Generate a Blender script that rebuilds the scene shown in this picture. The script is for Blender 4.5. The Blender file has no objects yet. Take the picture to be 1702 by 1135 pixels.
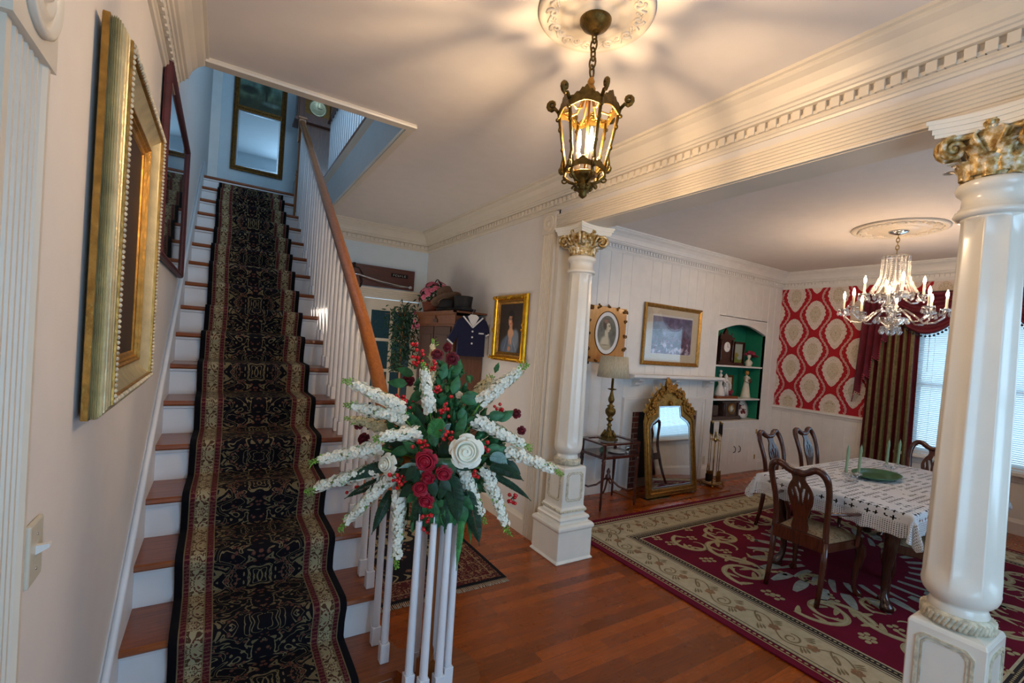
import bpy, bmesh, math, random
import numpy as np
from math import sin, cos, pi, sqrt, radians, atan2
from mathutils import Vector, Matrix, noise as mnoise
from mathutils.geometry import tessellate_polygon
random.seed(7)
S = bpy.context.scene
COL = S.collection

# ------------------------------------------------------------------ camera
# rows: world X, Y, Z expressed in camera axes (right, down, forward)
CR = ((0.8459001103938916, 0.05162124351468012, 0.530837310721091),
      (-0.5284163913188898, -0.053830360030406664, 0.8472770560593026),
      (0.07231265878892772, -0.9972148913634387, -0.018257596278843005))
CAM = Vector((0.30, 0.0, 1.72)); FPX = 771.25
cd = bpy.data.cameras.new('camera'); co = bpy.data.objects.new('camera', cd); COL.objects.link(co)
m = Matrix.Identity(4)
for i in range(3):
    m[i][0] = CR[i][0]; m[i][1] = -CR[i][1]; m[i][2] = -CR[i][2]; m[i][3] = CAM[i]
co.matrix_world = m
cd.sensor_width = 36; cd.lens = 36*FPX/1702; cd.shift_y = 17.5/1702; cd.clip_start = .02
S.camera = co

# ------------------------------------------------------------------ world, light, exposure
S.view_settings.view_transform = 'Standard'
S.view_settings.look = 'None'
S.view_settings.gamma = 1
S.view_settings.use_curve_mapping = False
S.view_settings.exposure = 0.12
w = bpy.data.worlds.new('world'); S.world = w; w.use_nodes = True
bg = w.node_tree.nodes['Background']; bg.inputs[0].default_value = (.62, .84, 1, 1); bg.inputs[1].default_value = 1.5
def area(name, loc, direction, sx, sy, power, color):
    l = bpy.data.lights.new(name, 'AREA'); l.shape = 'RECTANGLE'; l.size = sx; l.size_y = sy
    l.energy = power; l.color = color
    o = bpy.data.objects.new(name, l); COL.objects.link(o); o.location = loc
    o.rotation_euler = Vector(direction).to_track_quat('-Z', 'Z').to_euler()
    return o
DAY = (.40, .70, 1)
area('daylight_front_door', (1.35, -1.62, 1.45), (0, 1, 0), 1.6, 2.0, 50, (.34, .66, 1))
area('daylight_side_door', (-.32, .55, 1.3), (1, .2, 0), .8, 1.9, 5, DAY)
area('daylight_dining_front', (4.6, -1.62, 1.55), (0, 1, -.1), 1.9, 1.7, 34, DAY)
area('daylight_dining_side', (8.25, 1.65, 1.6), (-1, 0, -.1), 1.3, 1.7, 14, DAY)
area('daylight_upstairs', (1.9, 3.12, 4.9), (-.1, 1, .05), 1.4, 1.4, 46, (.50, .76, 1))
area('added_fill_far_hall', (1.07, 4.9, 1.25), (1, 0, .12), 1.3, 1.9, 18, (1, .86, .68))  # added warm fill to brighten the far hall
LANTERN_S = 1230; CHAND_S = 240

# ------------------------------------------------------------------ helpers
def s2l(c):
    return tuple(((x/12.92) if x <= .04045 else ((x+.055)/1.055)**2.4) for x in c)
def hexc(h):
    return s2l(tuple(int(h[i:i+2], 16)/255 for i in (0, 2, 4)))
class X:
    """tiny expression wrapper that builds Math nodes"""
    def __init__(s, nt, k): s.nt = nt; s.k = k
    def _m(s, op, *a, clamp=False):
        n = s.nt.nodes.new('ShaderNodeMath'); n.operation = op; n.use_clamp = clamp
        for i, q in enumerate((s,)+a):
            if isinstance(q, X): s.nt.links.new(q.k, n.inputs[i])
            else: n.inputs[i].default_value = q
        return X(s.nt, n.outputs[0])
    def __add__(s, o): return s._m('ADD', o)
    __radd__ = __add__
    def __mul__(s, o): return s._m('MULTIPLY', o)
    __rmul__ = __mul__
    def __sub__(s, o): return s._m('SUBTRACT', o)
    def __truediv__(s, o): return s._m('DIVIDE', o)
    def abs(s): return s._m('ABSOLUTE')
    def fr(s): return s._m('FRACT')
    def lt(s, o): return s._m('LESS_THAN', o)
    def gt(s, o): return s._m('GREATER_THAN', o)
    def sin(s): return s._m('SINE')
    def ping(s, o): return s._m('PINGPONG', o)
    def mx(s, o): return s._m('MAXIMUM', o)
    def mn(s, o): return s._m('MINIMUM', o)
    def inv(s): return (s*-1)+1
class Mat:
    def __init__(s, name, rough=.5, metal=0., spec=.5, coat=0.):
        s.m = bpy.data.materials.new(name); s.m.use_nodes = True; s.nt = s.m.node_tree
        s.b = s.nt.nodes['Principled BSDF']
        s.b.inputs['Roughness'].default_value = rough; s.b.inputs['Metallic'].default_value = metal
        s.b.inputs['Specular IOR Level'].default_value = spec
        if coat: s.b.inputs['Coat Weight'].default_value = coat; s.b.inputs['Coat Roughness'].default_value = .12
        s.out = s.nt.nodes['Material Output']
    def coords(s, kind='Object'):
        t = s.nt.nodes.new('ShaderNodeTexCoord'); sp = s.nt.nodes.new('ShaderNodeSeparateXYZ')
        s.nt.links.new(t.outputs[kind], sp.inputs[0])
        return [X(s.nt, sp.outputs[i]) for i in range(3)]
    def vec(s, x, y, z):
        c = s.nt.nodes.new('ShaderNodeCombineXYZ')
        for i, q in enumerate((x, y, z)):
            if isinstance(q, X): s.nt.links.new(q.k, c.inputs[i])
            else: c.inputs[i].default_value = q
        return X(s.nt, c.outputs[0])
    def noise(s, v, scale, detail=2, rough=.5, dist=0, color=False):
        n = s.nt.nodes.new('ShaderNodeTexNoise'); n.inputs['Scale'].default_value = scale
        n.inputs['Detail'].default_value = detail; n.inputs['Roughness'].default_value = rough; n.inputs['Distortion'].default_value = dist
        if v is not None: s.nt.links.new(v.k, n.inputs['Vector'])
        return X(s.nt, n.outputs[1 if color else 0])
    def vor(s, v, scale, feature='F1'):
        n = s.nt.nodes.new('ShaderNodeTexVoronoi'); n.inputs['Scale'].default_value = scale; n.feature = feature
        if v is not None: s.nt.links.new(v.k, n.inputs['Vector'])
        return X(s.nt, n.outputs[0]), X(s.nt, n.outputs[1])
    def ramp(s, x, stops, const=False):
        r = s.nt.nodes.new('ShaderNodeValToRGB'); s.nt.links.new(x.k, r.inputs[0])
        if const: r.color_ramp.interpolation = 'CONSTANT'
        e = r.color_ramp.elements
        while len(e) < len(stops): e.new(.5)
        for q, (p, c) in zip(e, stops): q.position = p; q.color = (*c[:3], 1)
        return X(s.nt, r.outputs[0])
    def mix(s, f, a, b, mode='MIX'):
        n = s.nt.nodes.new('ShaderNodeMix'); n.data_type = 'RGBA'; n.blend_type = mode
        for k, q in ((0, f), (6, a), (7, b)):
            if isinstance(q, X): s.nt.links.new(q.k, n.inputs[k])
            elif k == 0: n.inputs[0].default_value = q
            else: n.inputs[k].default_value = (*q[:3], 1)
        return X(s.nt, n.outputs[2])
    def color(s, c):
        if isinstance(c, X): s.nt.links.new(c.k, s.b.inputs['Base Color'])
        else: s.b.inputs['Base Color'].default_value = (*c[:3], 1)
        return s
    def rough(s, x): s.nt.links.new(x.k, s.b.inputs['Roughness']); return s
    def bump(s, h, strength=.3, dist=.01):
        n = s.nt.nodes.new('ShaderNodeBump'); n.inputs['Strength'].default_value = strength; n.inputs['Distance'].default_value = dist
        s.nt.links.new(h.k, n.inputs['Height']); s.nt.links.new(n.outputs[0], s.b.inputs['Normal']); return s
M = {}
def plain(name, h, rough=.5, metal=0., var=.08, scale=8, bump=0., bscale=60, coat=0., spec=.5):
    q = Mat(name, rough, metal, spec, coat); x, y, z = q.coords(); v = q.vec(x, y, z)
    c = hexc(h); n = q.noise(v, scale, 3)
    lo = tuple(a*(1-var) for a in c); hi = tuple(min(1, a*(1+var)) for a in c)
    q.color(q.ramp(n, [(.3, lo), (.7, hi)]))
    if bump: q.bump(q.noise(v, bscale, 3), bump, .004)
    M[name] = q.m; return q
plain('wall_paint', 'D6D2D0', .75, bump=.08, bscale=180, var=.02)
plain('wall_paint_cool', 'CFDCE4', .75, var=.02)
plain('ceiling_paint', 'E2DBD6', .85, var=.02, bump=.05, bscale=120)
plain('trim_paint', 'DAD0C0', .38, var=.02)
plain('white_paint', 'E6E5E3', .4, var=.03, coat=.0)
plain('column_paint', 'E9E4D8', .28, var=.03, coat=.3)
plain('riser_paint', 'DDDDE0', .45, var=.05, scale=5)
plain('baluster_paint', 'E4E5EA', .35, var=.03)
plain('gold', 'A67C3C', .38, .8, .3, 30, .5, 90)
plain('gold_bright', 'D9A227', .28, .9, .2, 20, .3, 80)
plain('gold_dark', '6E4A1C', .42, .7, .35, 30, .6, 70)
plain('gold_pale', 'C9BE98', .36, .55, .15, 18, .3, 120)
plain('brass_antique', '6B5426', .38, .8, .4, 40, .7, 120)
plain('brass', 'B08D4A', .25, .95, .15, 20)
plain('iron', '1A1816', .45, .6, .2, 20)
plain('silver', 'C8CCD2', .18, 1., .05, 20)
plain('dark_wood', '3A1D15', .28, 0, .35, 14, .1, 60, .35)
plain('mahogany', '4B2117', .24, 0, .35, 10, .1, 60, .4)
plain('near_black', '0C0A0B', .55, 0, .2)
plain('black_felt', '100F12', .7, 0, .2, 20)
plain('felt_brown', '5A4334', .95, 0, .2, 20, .2, 200)
plain('navy_cloth', '15193A', .9, 0, .2, 40, .3, 400)
plain('white_cloth', 'E4E2DF', .9, 0, .04, 20, .2, 300)
plain('green_paint', '1E8466', .6, 0, .06)
plain('leaf', '2C6A3E', .5, 0, .45, 40)
plain('leaf_light', '3E8A45', .5, 0, .35, 40)
plain('leaf_dark', '153D26', .55, 0, .4, 40)
plain('leaf_silver', '7FA5A0', .7, 0, .15, 40)
plain('stem', '7DB044', .6, 0, .2, 40)
plain('petal_white', 'FBF8E6', .6, 0, .05, 40)
plain('petal_cream', 'D9CBA0', .6, 0, .12, 40)
plain('petal_red', 'A80F2C', .6, 0, .4, 50)
plain('petal_dark_red', '6C0D1E', .6, 0, .4, 50)
plain('petal_pink', 'C4607A', .6, 0, .3, 50)
plain('berry', 'D2101E', .16, 0, .12, 10, coat=.6)
plain('wicker', '6B3322', .7, 0, .4, 60, .8, 150)
plain('bisque', 'E0DAC8', .5, 0, .04)
plain('ceramic', 'E8E4E2', .15, 0, .03, coat=.5)
plain('burgundy', '5C0B20', .7, 0, .25, 12)
plain('olive_fabric', '6A5E38', .65, 0, .3, 30)
plain('candle_green', '8BA888', .5, 0, .05)
plain('candle_ivory', 'EDE3CC', .5, 0, .03)
plain('dish_green', '3C6B48', .3, 0, .2, 20, coat=.3)
plain('brown_stone', '3B2A26', .3, 0, .6, 60, coat=.3)
plain('pink_cloth', '9A2E45', .8, 0, .3, 60)
plain('fringe_cream', 'B8AE98', .9, 0, .2, 80)
plain('rope_antique', 'C9C0A8', .45, 0, .35, 40)
plain('red_leather', '4C1A20', .5, 0, .3, 20)
plain('paper', 'D9CFB8', .8, 0, .02)
plain('paper_white', 'E9E6E4', .8, 0, .02)
plain('switch_plastic', 'C6C2B2', .35, 0, .02)
# oak floor boards running along X
q = Mat('oak_floor', .25, 0, .4, .1); x, y, z = q.coords(); b = q.nt.nodes.new('ShaderNodeTexBrick')
q.nt.links.new(q.vec(x, y, 0).k, b.inputs['Vector'])
for k, v in {'Scale': 1, 'Mortar Size': .0012, 'Mortar Smooth': .3, 'Bias': 0, 'Brick Width': 1.15, 'Row Height': .082}.items(): b.inputs[k].default_value = v
b.offset = .37; b.inputs['Color1'].default_value = (*hexc('B4560C'), 1); b.inputs['Color2'].default_value = (*hexc('823B06'), 1); b.inputs['Mortar'].default_value = (*hexc('5A2B10'), 1)
g = q.noise(q.vec(x*1.6, y*26, 0), 3.5, 5, .65, .6)
gr = q.ramp(g, [(.3, (.45, .45, .45)), (.62, (1, 1, 1))])
base = q.mix(.75, X(q.nt, b.outputs[0]), gr, 'MULTIPLY'); q.color(base); q.bump(X(q.nt, b.outputs[1])*-1+g*.05, .25, .003)
q.rough(q.noise(q.vec(x, y, 0), 7, 3)*.25+.16); M['oak_floor'] = q.m
def wood(name, c1, c2, rough=.3, axis=0, coat=.3, scale=3.):
    q = Mat(name, rough, 0, .5, coat); a = q.coords(); k = [22, 22, 22]; k[axis] = 1.6
    g = q.noise(q.vec(a[0]*k[0], a[1]*k[1], a[2]*k[2]), scale, 4, .6, .8)
    q.color(q.ramp(g, [(.28, hexc(c1)), (.7, hexc(c2))])); q.bump(g, .12, .003); M[name] = q.m
wood('tread_wood', '6B3012', '96501E', .3, 0)
wood('handrail_wood', '9A5216', 'BE7024', .3, 1, .4)
wood('newel_wood', '8A4E1C', 'A9682A', .35, 2)
wood('armoire_wood', '4E2C1B', '7A4A2A', .45, 2, .1)
wood('armoire_dark', '2E1A13', '4A2C1E', .45, 2, .1)
wood('clock_wood', '4A2413', '6E3A1E', .3, 2)
wood('board_wood', '3A1712', '5A261C', .35, 0)
wood('chair_wood', '361710', '5A2A1A', .22, 2, .5)
wood('table_wood', '26100C', '3D1D14', .22, 0, .5)
wood('tan_frame', 'B07634', 'CB9048', .35, 2, .2)
# brick
q = Mat('red_brick', .85); x, y, z = q.coords(); b = q.nt.nodes.new('ShaderNodeTexBrick')
q.nt.links.new(q.vec(x+y, z, 0).k, b.inputs['Vector'])
for k, v in {'Scale': 1, 'Mortar Size': .006, 'Brick Width': .2, 'Row Height': .07}.items(): b.inputs[k].default_value = v
b.inputs['Color1'].default_value = (*hexc('7A3A2C'), 1); b.inputs['Color2'].default_value = (*hexc('552A24'), 1); b.inputs['Mortar'].default_value = (*hexc('9A857A'), 1)
q.color(X(q.nt, b.outputs[0])); q.bump(X(q.nt, b.outputs[1])*-1, .5, .006); M['red_brick'] = q.m
# glass, crystal, mirror, emission
def mixglass(name, tint, fac, rough=.02):
    q = Mat(name); n = q.nt.nodes; t = n.new('ShaderNodeBsdfTransparent'); g = n.new('ShaderNodeBsdfGlossy'); mx = n.new('ShaderNodeMixShader')
    t.inputs[0].default_value = (*tint, 1); g.inputs['Roughness'].default_value = rough
    lw = n.new('ShaderNodeLayerWeight'); lw.inputs[0].default_value = .5
    k = (X(q.nt, lw.outputs[1])._m('POWER', 4.)*.8+fac)._m('MINIMUM', 1.0)
    q.nt.links.new(k.k, mx.inputs[0]); q.nt.links.new(t.outputs[0], mx.inputs[1]); q.nt.links.new(g.outputs[0], mx.inputs[2])
    q.nt.links.new(mx.outputs[0], q.out.inputs[0]); M[name] = q.m
mixglass('glazing', (1, 1, 1), .10)
mixglass('clear_glass', (.97, .99, 1), .02)
mixglass('crystal', (.97, .97, .97), .34, .12)
mixglass('dark_pane', (.10, .13, .13), .06)
q = Mat('mirror', .02, 1.); q.color((.86, .9, .92)); M['mirror'] = q.m
def emit(name, col, st):
    q = Mat(name); e = q.nt.nodes.new('ShaderNodeEmission'); e.inputs[0].default_value = (*col, 1); e.inputs[1].default_value = st
    q.nt.links.new(e.outputs[0], q.out.inputs[0]); M[name] = q.m
emit('bulb_lantern', (1, .68, .38), LANTERN_S)
emit('bulb_chandelier', (1, .66, .38), CHAND_S)
# blinds: thin translucent slats
q = Mat('blind_slat', .5); q.color(hexc('EDF2F4')); t = q.nt.nodes.new('ShaderNodeBsdfTranslucent'); t.inputs[0].default_value = (.85, .92, .95, 1)
mx = q.nt.nodes.new('ShaderNodeMixShader'); mx.inputs[0].default_value = .5
q.nt.links.new(q.b.outputs[0], mx.inputs[1]); q.nt.links.new(t.outputs[0], mx.inputs[2]); q.nt.links.new(mx.outputs[0], q.out.inputs[0]); M['blind_slat'] = q.m
# vertex-coloured canvas for pictures
q = Mat('painted_canvas', .6); a = q.nt.nodes.new('ShaderNodeVertexColor'); a.layer_name = 'Col'; q.nt.links.new(a.outputs[0], q.b.inputs['Base Color']); M['painted_canvas'] = q.m
# lamp shade with fine pleats
q = Mat('shade_cloth', .9); x, y, z = q.coords(); g = q.noise(q.vec(x*60, y*60, z*2), 3, 2); q.color(q.ramp(g, [(.3, hexc('B3A78C')), (.7, hexc('D2C8AE'))])); q.bump(g, .4, .003); M['shade_cloth'] = q.m
# column capital: antique gold over white
q = Mat('capital_gilt', .4, .25); x, y, z = q.coords(); v = q.vec(x, y, z)
n = q.noise(v, 38, 3)*.75+q.noise(v, 9, 2)*.25
q.color(q.ramp(n, [(.40, hexc('8F6A2E')), (.50, hexc('C2A66A')), (.60, hexc('E6DFCC'))])); q.bump(q.noise(v, 55, 3), .6, .006); M['capital_gilt'] = q.m
# damask upholstery
q = Mat('seat_fabric', .8); x, y, z = q.coords(); v = q.vec(x, y, z); n = q.noise(v, 16, 2, .5, 1.2)
ln = ((n*5).fr()-.5).abs().lt(.13); q.color(q.mix(ln, hexc('A08A6C'), hexc('7D6646'))); M['seat_fabric'] = q.m
# crocheted cloth: small open crosses
q = Mat('crochet', .9); x, y, z = q.coords(); c = q.nt.nodes.new('ShaderNodeUVMap'); c.uv_map = 'UVMap'; sp = q.nt.nodes.new('ShaderNodeSeparateXYZ'); q.nt.links.new(c.outputs[0], sp.inputs[0])
u = X(q.nt, sp.outputs[0]); v = X(q.nt, sp.outputs[1]); fl = X(q.nt, sp.outputs[2])
def sq(a, b, P, h): return ((a/P).fr()-.5).abs().lt(h)*((b/P).fr()-.5).abs().lt(h)
P = .050
hole = ((((u/P).fr()-.5).abs().lt(.32)*((v/P).fr()-.5).abs().lt(.10)).mx(((u/P).fr()-.5).abs().lt(.08)*((v/P).fr()-.5).abs().lt(.38)))
big = q.noise(q.vec(u, v, 0), 8, 0).gt(.46)
hole = hole*big
tiny = sq(u, v, .0135, .24)
geo = q.nt.nodes.new('ShaderNodeAttribute'); geo.attribute_name = 'drape'; dr = X(q.nt, geo.outputs[2])
isd = dr.gt(.5)
alpha = ((hole*isd.inv()).mx(tiny*isd)).inv()
q.color(q.mix(hole*isd.inv(), hexc('D9DCE2'), hexc('9FA3AB')))
q.nt.links.new(alpha.k, q.b.inputs['Alpha']); q.bump(q.noise(q.vec(u, v, 0), 220, 2), .5, .003); M['crochet'] = q.m
def ornate(q, u, v, scale, bg, fg, fg2, wid=.09, k=6., seed=0., dots=True):
    vv = q.vec(u+seed, v+seed, seed)
    n = q.noise(vv, scale, 1.5, .5, .9)
    ln = ((n*k).fr()-.5).abs().lt(wid)
    c = q.mix(ln, bg, fg)
    if dots:
        d, cc = q.vor(vv, scale*3.2)
        ring = d.lt(.34)*d.gt(.12)
        n2 = q.noise(vv, scale*.9, 0).gt(.47)
        c = q.mix(ring*n2, c, fg2); c = q.mix(d.lt(.1)*n2, c, fg)
    return c
def persian(name, half_w, period, edges, sc=13.):
    """edges: outward list of (outer half-width limit, kind)"""
    q = Mat(name, .95, 0, .2); c = q.nt.nodes.new('ShaderNodeUVMap'); c.uv_map = 'UVMap'; sp = q.nt.nodes.new('ShaderNodeSeparateXYZ'); q.nt.links.new(c.outputs[0], sp.inputs[0])
    u = X(q.nt, sp.outputs[0]); v = X(q.nt, sp.outputs[1]); au = u.abs(); vv = v.ping(period)
    black = hexc('0D0B12'); tan = hexc('74664A'); rose = hexc('5E3A30'); red = hexc('4C1420'); cream = hexc('9C9070')
    col = ornate(q, au, vv, sc, black, tan, rose)
    bord = ornate(q, au, v.ping(.11), sc*2.2, cream, hexc('4A3424'), hexc('5E2A24'), .13, 4)
    guard = q.mix(((v/.021).fr()-.5).abs().lt(.13)+q.noise(q.vec(u, v, 0), 90, 1).gt(.6), red, hexc('6E4238'))
    prev = 0
    for lim, kind in edges:
        cc = {'border': bord, 'guard': guard, 'line': tan, 'black': black, 'fringe': hexc('B0A68E')}[kind]
        col = q.mix(au.gt(lim), col, cc)
    q.color(col); q.bump(q.noise(q.vec(u, v, 0), 260, 1), .35, .004); M[name] = q.m
persian('runner_pile', .35, .36, [(.197, 'line'), (.202, 'guard'), (.227, 'line'), (.232, 'border'), (.290, 'line'), (.294, 'guard'), (.314, 'line'), (.319, 'black')])

class MB:
    def __init__(s): s.v = []; s.f = []; s.m = []; s.s = []; s.uv = None
    def add(s, vs, fs, mat=0, smooth=False, T=None):
        o = len(s.v)
        for p in vs: s.v.append(tuple(T @ Vector(p)) if T is not None else tuple(p))
        for f in fs: s.f.append(tuple(i+o for i in f)); s.m.append(mat); s.s.append(smooth)
        return s
    def box(s, x0, x1, y0, y1, z0, z1, mat=0, T=None):
        v = [(x, y, z) for x in (x0, x1) for y in (y0, y1) for z in (z0, z1)]
        return s.add(v, [(0, 1, 3, 2), (4, 6, 7, 5), (0, 4, 5, 1), (2, 3, 7, 6), (0, 2, 6, 4), (1, 5, 7, 3)], mat, False, T)
    def lathe(s, prof, c=(0, 0, 0), seg=24, mat=0, T=None, smooth=True, mod=None, sx=1, sy=1):
        vs = []; fs = []
        for (r, z) in prof:
            for j in range(seg):
                a = 2*pi*j/seg; rr = r*(mod(a, z) if mod else 1)
                vs.append((c[0]+rr*cos(a)*sx, c[1]+rr*sin(a)*sy, c[2]+z))
        n = len(prof)
        for i in range(n-1):
            for j in range(seg):
                k = (j+1) % seg; fs.append((i*seg+j, i*seg+k, (i+1)*seg+k, (i+1)*seg+j))
        fs.append(tuple(range(seg-1, -1, -1))); fs.append(tuple((n-1)*seg+j for j in range(seg)))
        return s.add(vs, fs, mat, smooth, T)
    def tube(s, pts, r, seg=8, mat=0, T=None, closed=False, smooth=True, flat=1.):
        pts = [Vector(p) for p in pts]; n = len(pts)
        rs = r if isinstance(r, (list, tuple)) else [r]*n
        vs = []; fs = []; up = None
        for i in range(n):
            if closed: t = pts[(i+1) % n]-pts[i-1]
            else: t = pts[min(i+1, n-1)]-pts[max(i-1, 0)]
            t = t.normalized() if t.length > 1e-9 else Vector((0, 0, 1))
            if up is None:
                up = Vector((0, 0, 1)) if abs(t.z) < .9 else Vector((1, 0, 0))
            a = up-t*up.dot(t); a = a.normalized() if a.length > 1e-6 else t.orthogonal().normalized(); up = a
            b = t.cross(a)
            for j in range(seg):
                w_ = 2*pi*j/seg; vs.append(tuple(pts[i]+a*(cos(w_)*rs[i]*flat)+b*(sin(w_)*rs[i])))
        for i in range(n if closed else n-1):
            ii = (i+1) % n
            for j in range(seg):
                k = (j+1) % seg; fs.append((i*seg+j, i*seg+k, ii*seg+k, ii*seg+j))
        if not closed: fs.append(tuple(range(seg-1, -1, -1))); fs.append(tuple((n-1)*seg+j for j in range(seg)))
        return s.add(vs, fs, mat, smooth, T)
    def ball(s, c, r, seg=10, rings=6, mat=0, T=None, sz=1.):
        prof = [(max(1e-4, r*sin(pi*i/rings)), -r*cos(pi*i/rings)*sz) for i in range(rings+1)]
        return s.lathe(prof, c, seg, mat, T)
    def prism(s, poly, O, U, V, W, mat=0, holes=(), smooth=False, caps=True):
        """polygon (a,b) in the plane O + a U + b V, extruded by vector W"""
        O, U, V, W = map(Vector, (O, U, V, W)); loops = [poly]+list(holes); flat = [p for l in loops for p in l]
        A = [O+U*a+V*b for a, b in flat]; n = len(flat); vs = A+[p+W for p in A]; fs = []
        if caps:
            tri = tessellate_polygon([[Vector((a, b, 0)) for a, b in l] for l in loops])
            for t in tri: fs.append(tuple(t)); fs.append(tuple(i+n for i in reversed(t)))
        o = 0
        for l in loops:
            k = len(l)
            for i in range(k):
                j = (i+1) % k; fs.append((o+i, o+j, o+j+n, o+i+n))
            o += k
        return s.add(vs, fs, mat, smooth)
    def ribbon(s, pts, ws, z, mat=0):
        vs = []; fs = []; n = len(pts)
        for i, (x, y) in enumerate(pts):
            a = pts[max(0, i-1)]; b = pts[min(n-1, i+1)]; dx, dy = b[0]-a[0], b[1]-a[1]; L = sqrt(dx*dx+dy*dy) or 1
            w_ = ws[i] if isinstance(ws, (list, tuple)) else ws
            vs += [(x-dy/L*w_, y+dx/L*w_, z), (x+dy/L*w_, y-dx/L*w_, z)]
        for i in range(n-1): fs.append((2*i, 2*i+1, 2*i+3, 2*i+2))
        return s.add(vs, fs, mat)
    def build(s, name, mats, parent=None, world=True, bevel=0, bseg=2, subsurf=0, solid=0, kind=None, uv=None, fix=True):
        me = bpy.data.meshes.new(name); off = Vector((0, 0, 0))
        if parent is not None and world:
            p = parent
            while p is not None: off += p.location; p = p.parent
        me.from_pydata([(a-off.x, b-off.y, c-off.z) for a, b, c in s.v], [], s.f)
        if isinstance(mats, str): mats = [mats]
        for k in mats: me.materials.append(M[k])
        me.polygons.foreach_set('material_index', s.m); me.polygons.foreach_set('use_smooth', s.s)
        if uv is not None:
            l = me.uv_layers.new(name='UVMap'); idx = np.empty(len(me.loops), dtype=np.int32); me.loops.foreach_get('vertex_index', idx)
            l.data.foreach_set('uv', np.asarray(uv, dtype=np.float32)[idx].ravel())
        if fix:
            bm = bmesh.new(); bm.from_mesh(me); bmesh.ops.recalc_face_normals(bm, faces=bm.faces); bm.to_mesh(me); bm.free()
        o = bpy.data.objects.new(name, me); COL.objects.link(o)
        if parent is not None: o.parent = parent
        if bevel:
            b = o.modifiers.new('b', 'BEVEL'); b.width = bevel; b.segments = bseg; b.limit_method = 'ANGLE'; b.angle_limit = radians(35); b.harden_normals = False
        if subsurf:
            b = o.modifiers.new('s', 'SUBSURF'); b.levels = b.render_levels = subsurf
        if solid:
            b = o.modifiers.new('t', 'SOLIDIFY'); b.thickness = solid; b.offset = -1
        if kind: o['kind'] = kind
        return o
def thing(name, label, cat, loc=(0, 0, 0), rz=0, group=None):
    o = bpy.data.objects.new(name, None); COL.objects.link(o); o.location = loc; o.rotation_euler = (0, 0, rz); o.empty_display_size = .05
    o['label'] = label; o['category'] = cat
    if group: o['group'] = group
    return o
def tag(o, label, cat, group=None):
    o['label'] = label; o['category'] = cat
    if group: o['group'] = group
    return o
def dup(root, loc, rz, label, group=None):
    r = root.copy(); COL.objects.link(r); r.location = loc; r.rotation_euler = (0, 0, rz); r['label'] = label
    if group: r['group'] = group
    def rec(a, b):
        for ch in list(a.children):
            c = ch.copy(); COL.objects.link(c); c.parent = b; rec(ch, c)
    rec(root, r); return r
def at(px, py, d):
    """point seen at a pixel of the photograph, d metres in front of the camera"""
    v = Vector(((px-851)/FPX, (py-585)/FPX, 1))*d
    return CAM+Vector([sum(CR[i][k]*v[k] for k in range(3)) for i in range(3)])
def struct(mb, name, mats, **k): return mb.build(name, mats, kind='structure', **k)
def arc(cx, cy, r, a0, a1, n): return [(cx+r*cos(radians(a0+(a1-a0)*i/n)), cy+r*sin(radians(a0+(a1-a0)*i/n))) for i in range(n+1)]
def rect(a0, a1, b0, b1): return [(a0, b0), (a1, b0), (a1, b1), (a0, b1)]
def canvas(name, O, U, V, nx, ny, fn, parent=None):
    O, U, V = map(Vector, (O, U, V)); mb = MB(); uu = []
    for j in range(ny+1):
        for i in range(nx+1): p = O+U*(i/nx)+V*(j/ny); mb.v.append(tuple(p)); uu.append((i/nx, j/ny))
    for j in range(ny):
        for i in range(nx): a = j*(nx+1)+i; mb.f.append((a, a+1, a+nx+2, a+nx+1)); mb.m.append(0); mb.s.append(False)
    o = mb.build(name, ['painted_canvas'], parent, fix=False); uu = np.array(uu)
    c = np.clip(fn(uu[:, 0], uu[:, 1]), 0, 1); c = np.where(c <= .04045, c/12.92, ((c+.055)/1.055)**2.4)
    ca = o.data.color_attributes.new('Col', 'FLOAT_COLOR', 'POINT')
    ca.data.foreach_set('color', np.concatenate([c, np.ones((len(c), 1))], 1).astype(np.float32).ravel())
    return o
def el(u, v, cx, cy, rx, ry, soft=.15, rot=0.):
    a = radians(rot); du = (u-cx)*cos(a)+(v-cy)*sin(a); dv = -(u-cx)*sin(a)+(v-cy)*cos(a)
    d = np.sqrt((du/rx)**2+(dv/ry)**2); return np.clip((1+soft-d)/(2*soft), 0, 1)
def lay(c, k, col): return c*(1-k[:, None])+np.array(col)*k[:, None]
def vnoise(u, v, s, seed=0):
    return np.array([mnoise.fractal(Vector((a*s+seed, b*s, seed)), .6, 2.1, 4) for a, b in zip(u, v)])*.5+.5
# ------------------------------------------------------------------ the setting
CZ = 3.15; WX = 2.71; FY = 4.10; EX = 7.94; BY = 6.25; NY = -1.30
struct(MB().box(-.2, EX+.2, NY-.2, 8.4, -.12, 0), 'floor', 'oak_floor')
c = MB(); c.box(-.1, EX+.1, NY-.1, 3.13, CZ, CZ+.31); c.box(1.29, EX+.1, 3.13, BY+.1, CZ, CZ+.31); c.box(-.1, 3.3, 6.80, 8.4, CZ, CZ+.30); c.box(1.29, 3.3, BY+.1, 6.80, CZ, CZ+.31)
struct(c, 'ceiling', 'ceiling_paint')
struct(MB().box(-.1, 3.3, 3.0, 8.4, 5.95, 6.05), 'ceiling_upstairs', 'wall_paint_cool')
l = MB(); l.box(-.14, 0, .95, 8.4, 0, 6.0); l.box(-.14, 0, NY-.1, .12, 0, CZ); l.box(-.14, 0, .12, .95, 2.2, CZ)
struct(l, 'wall_left', 'wall_paint')
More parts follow.
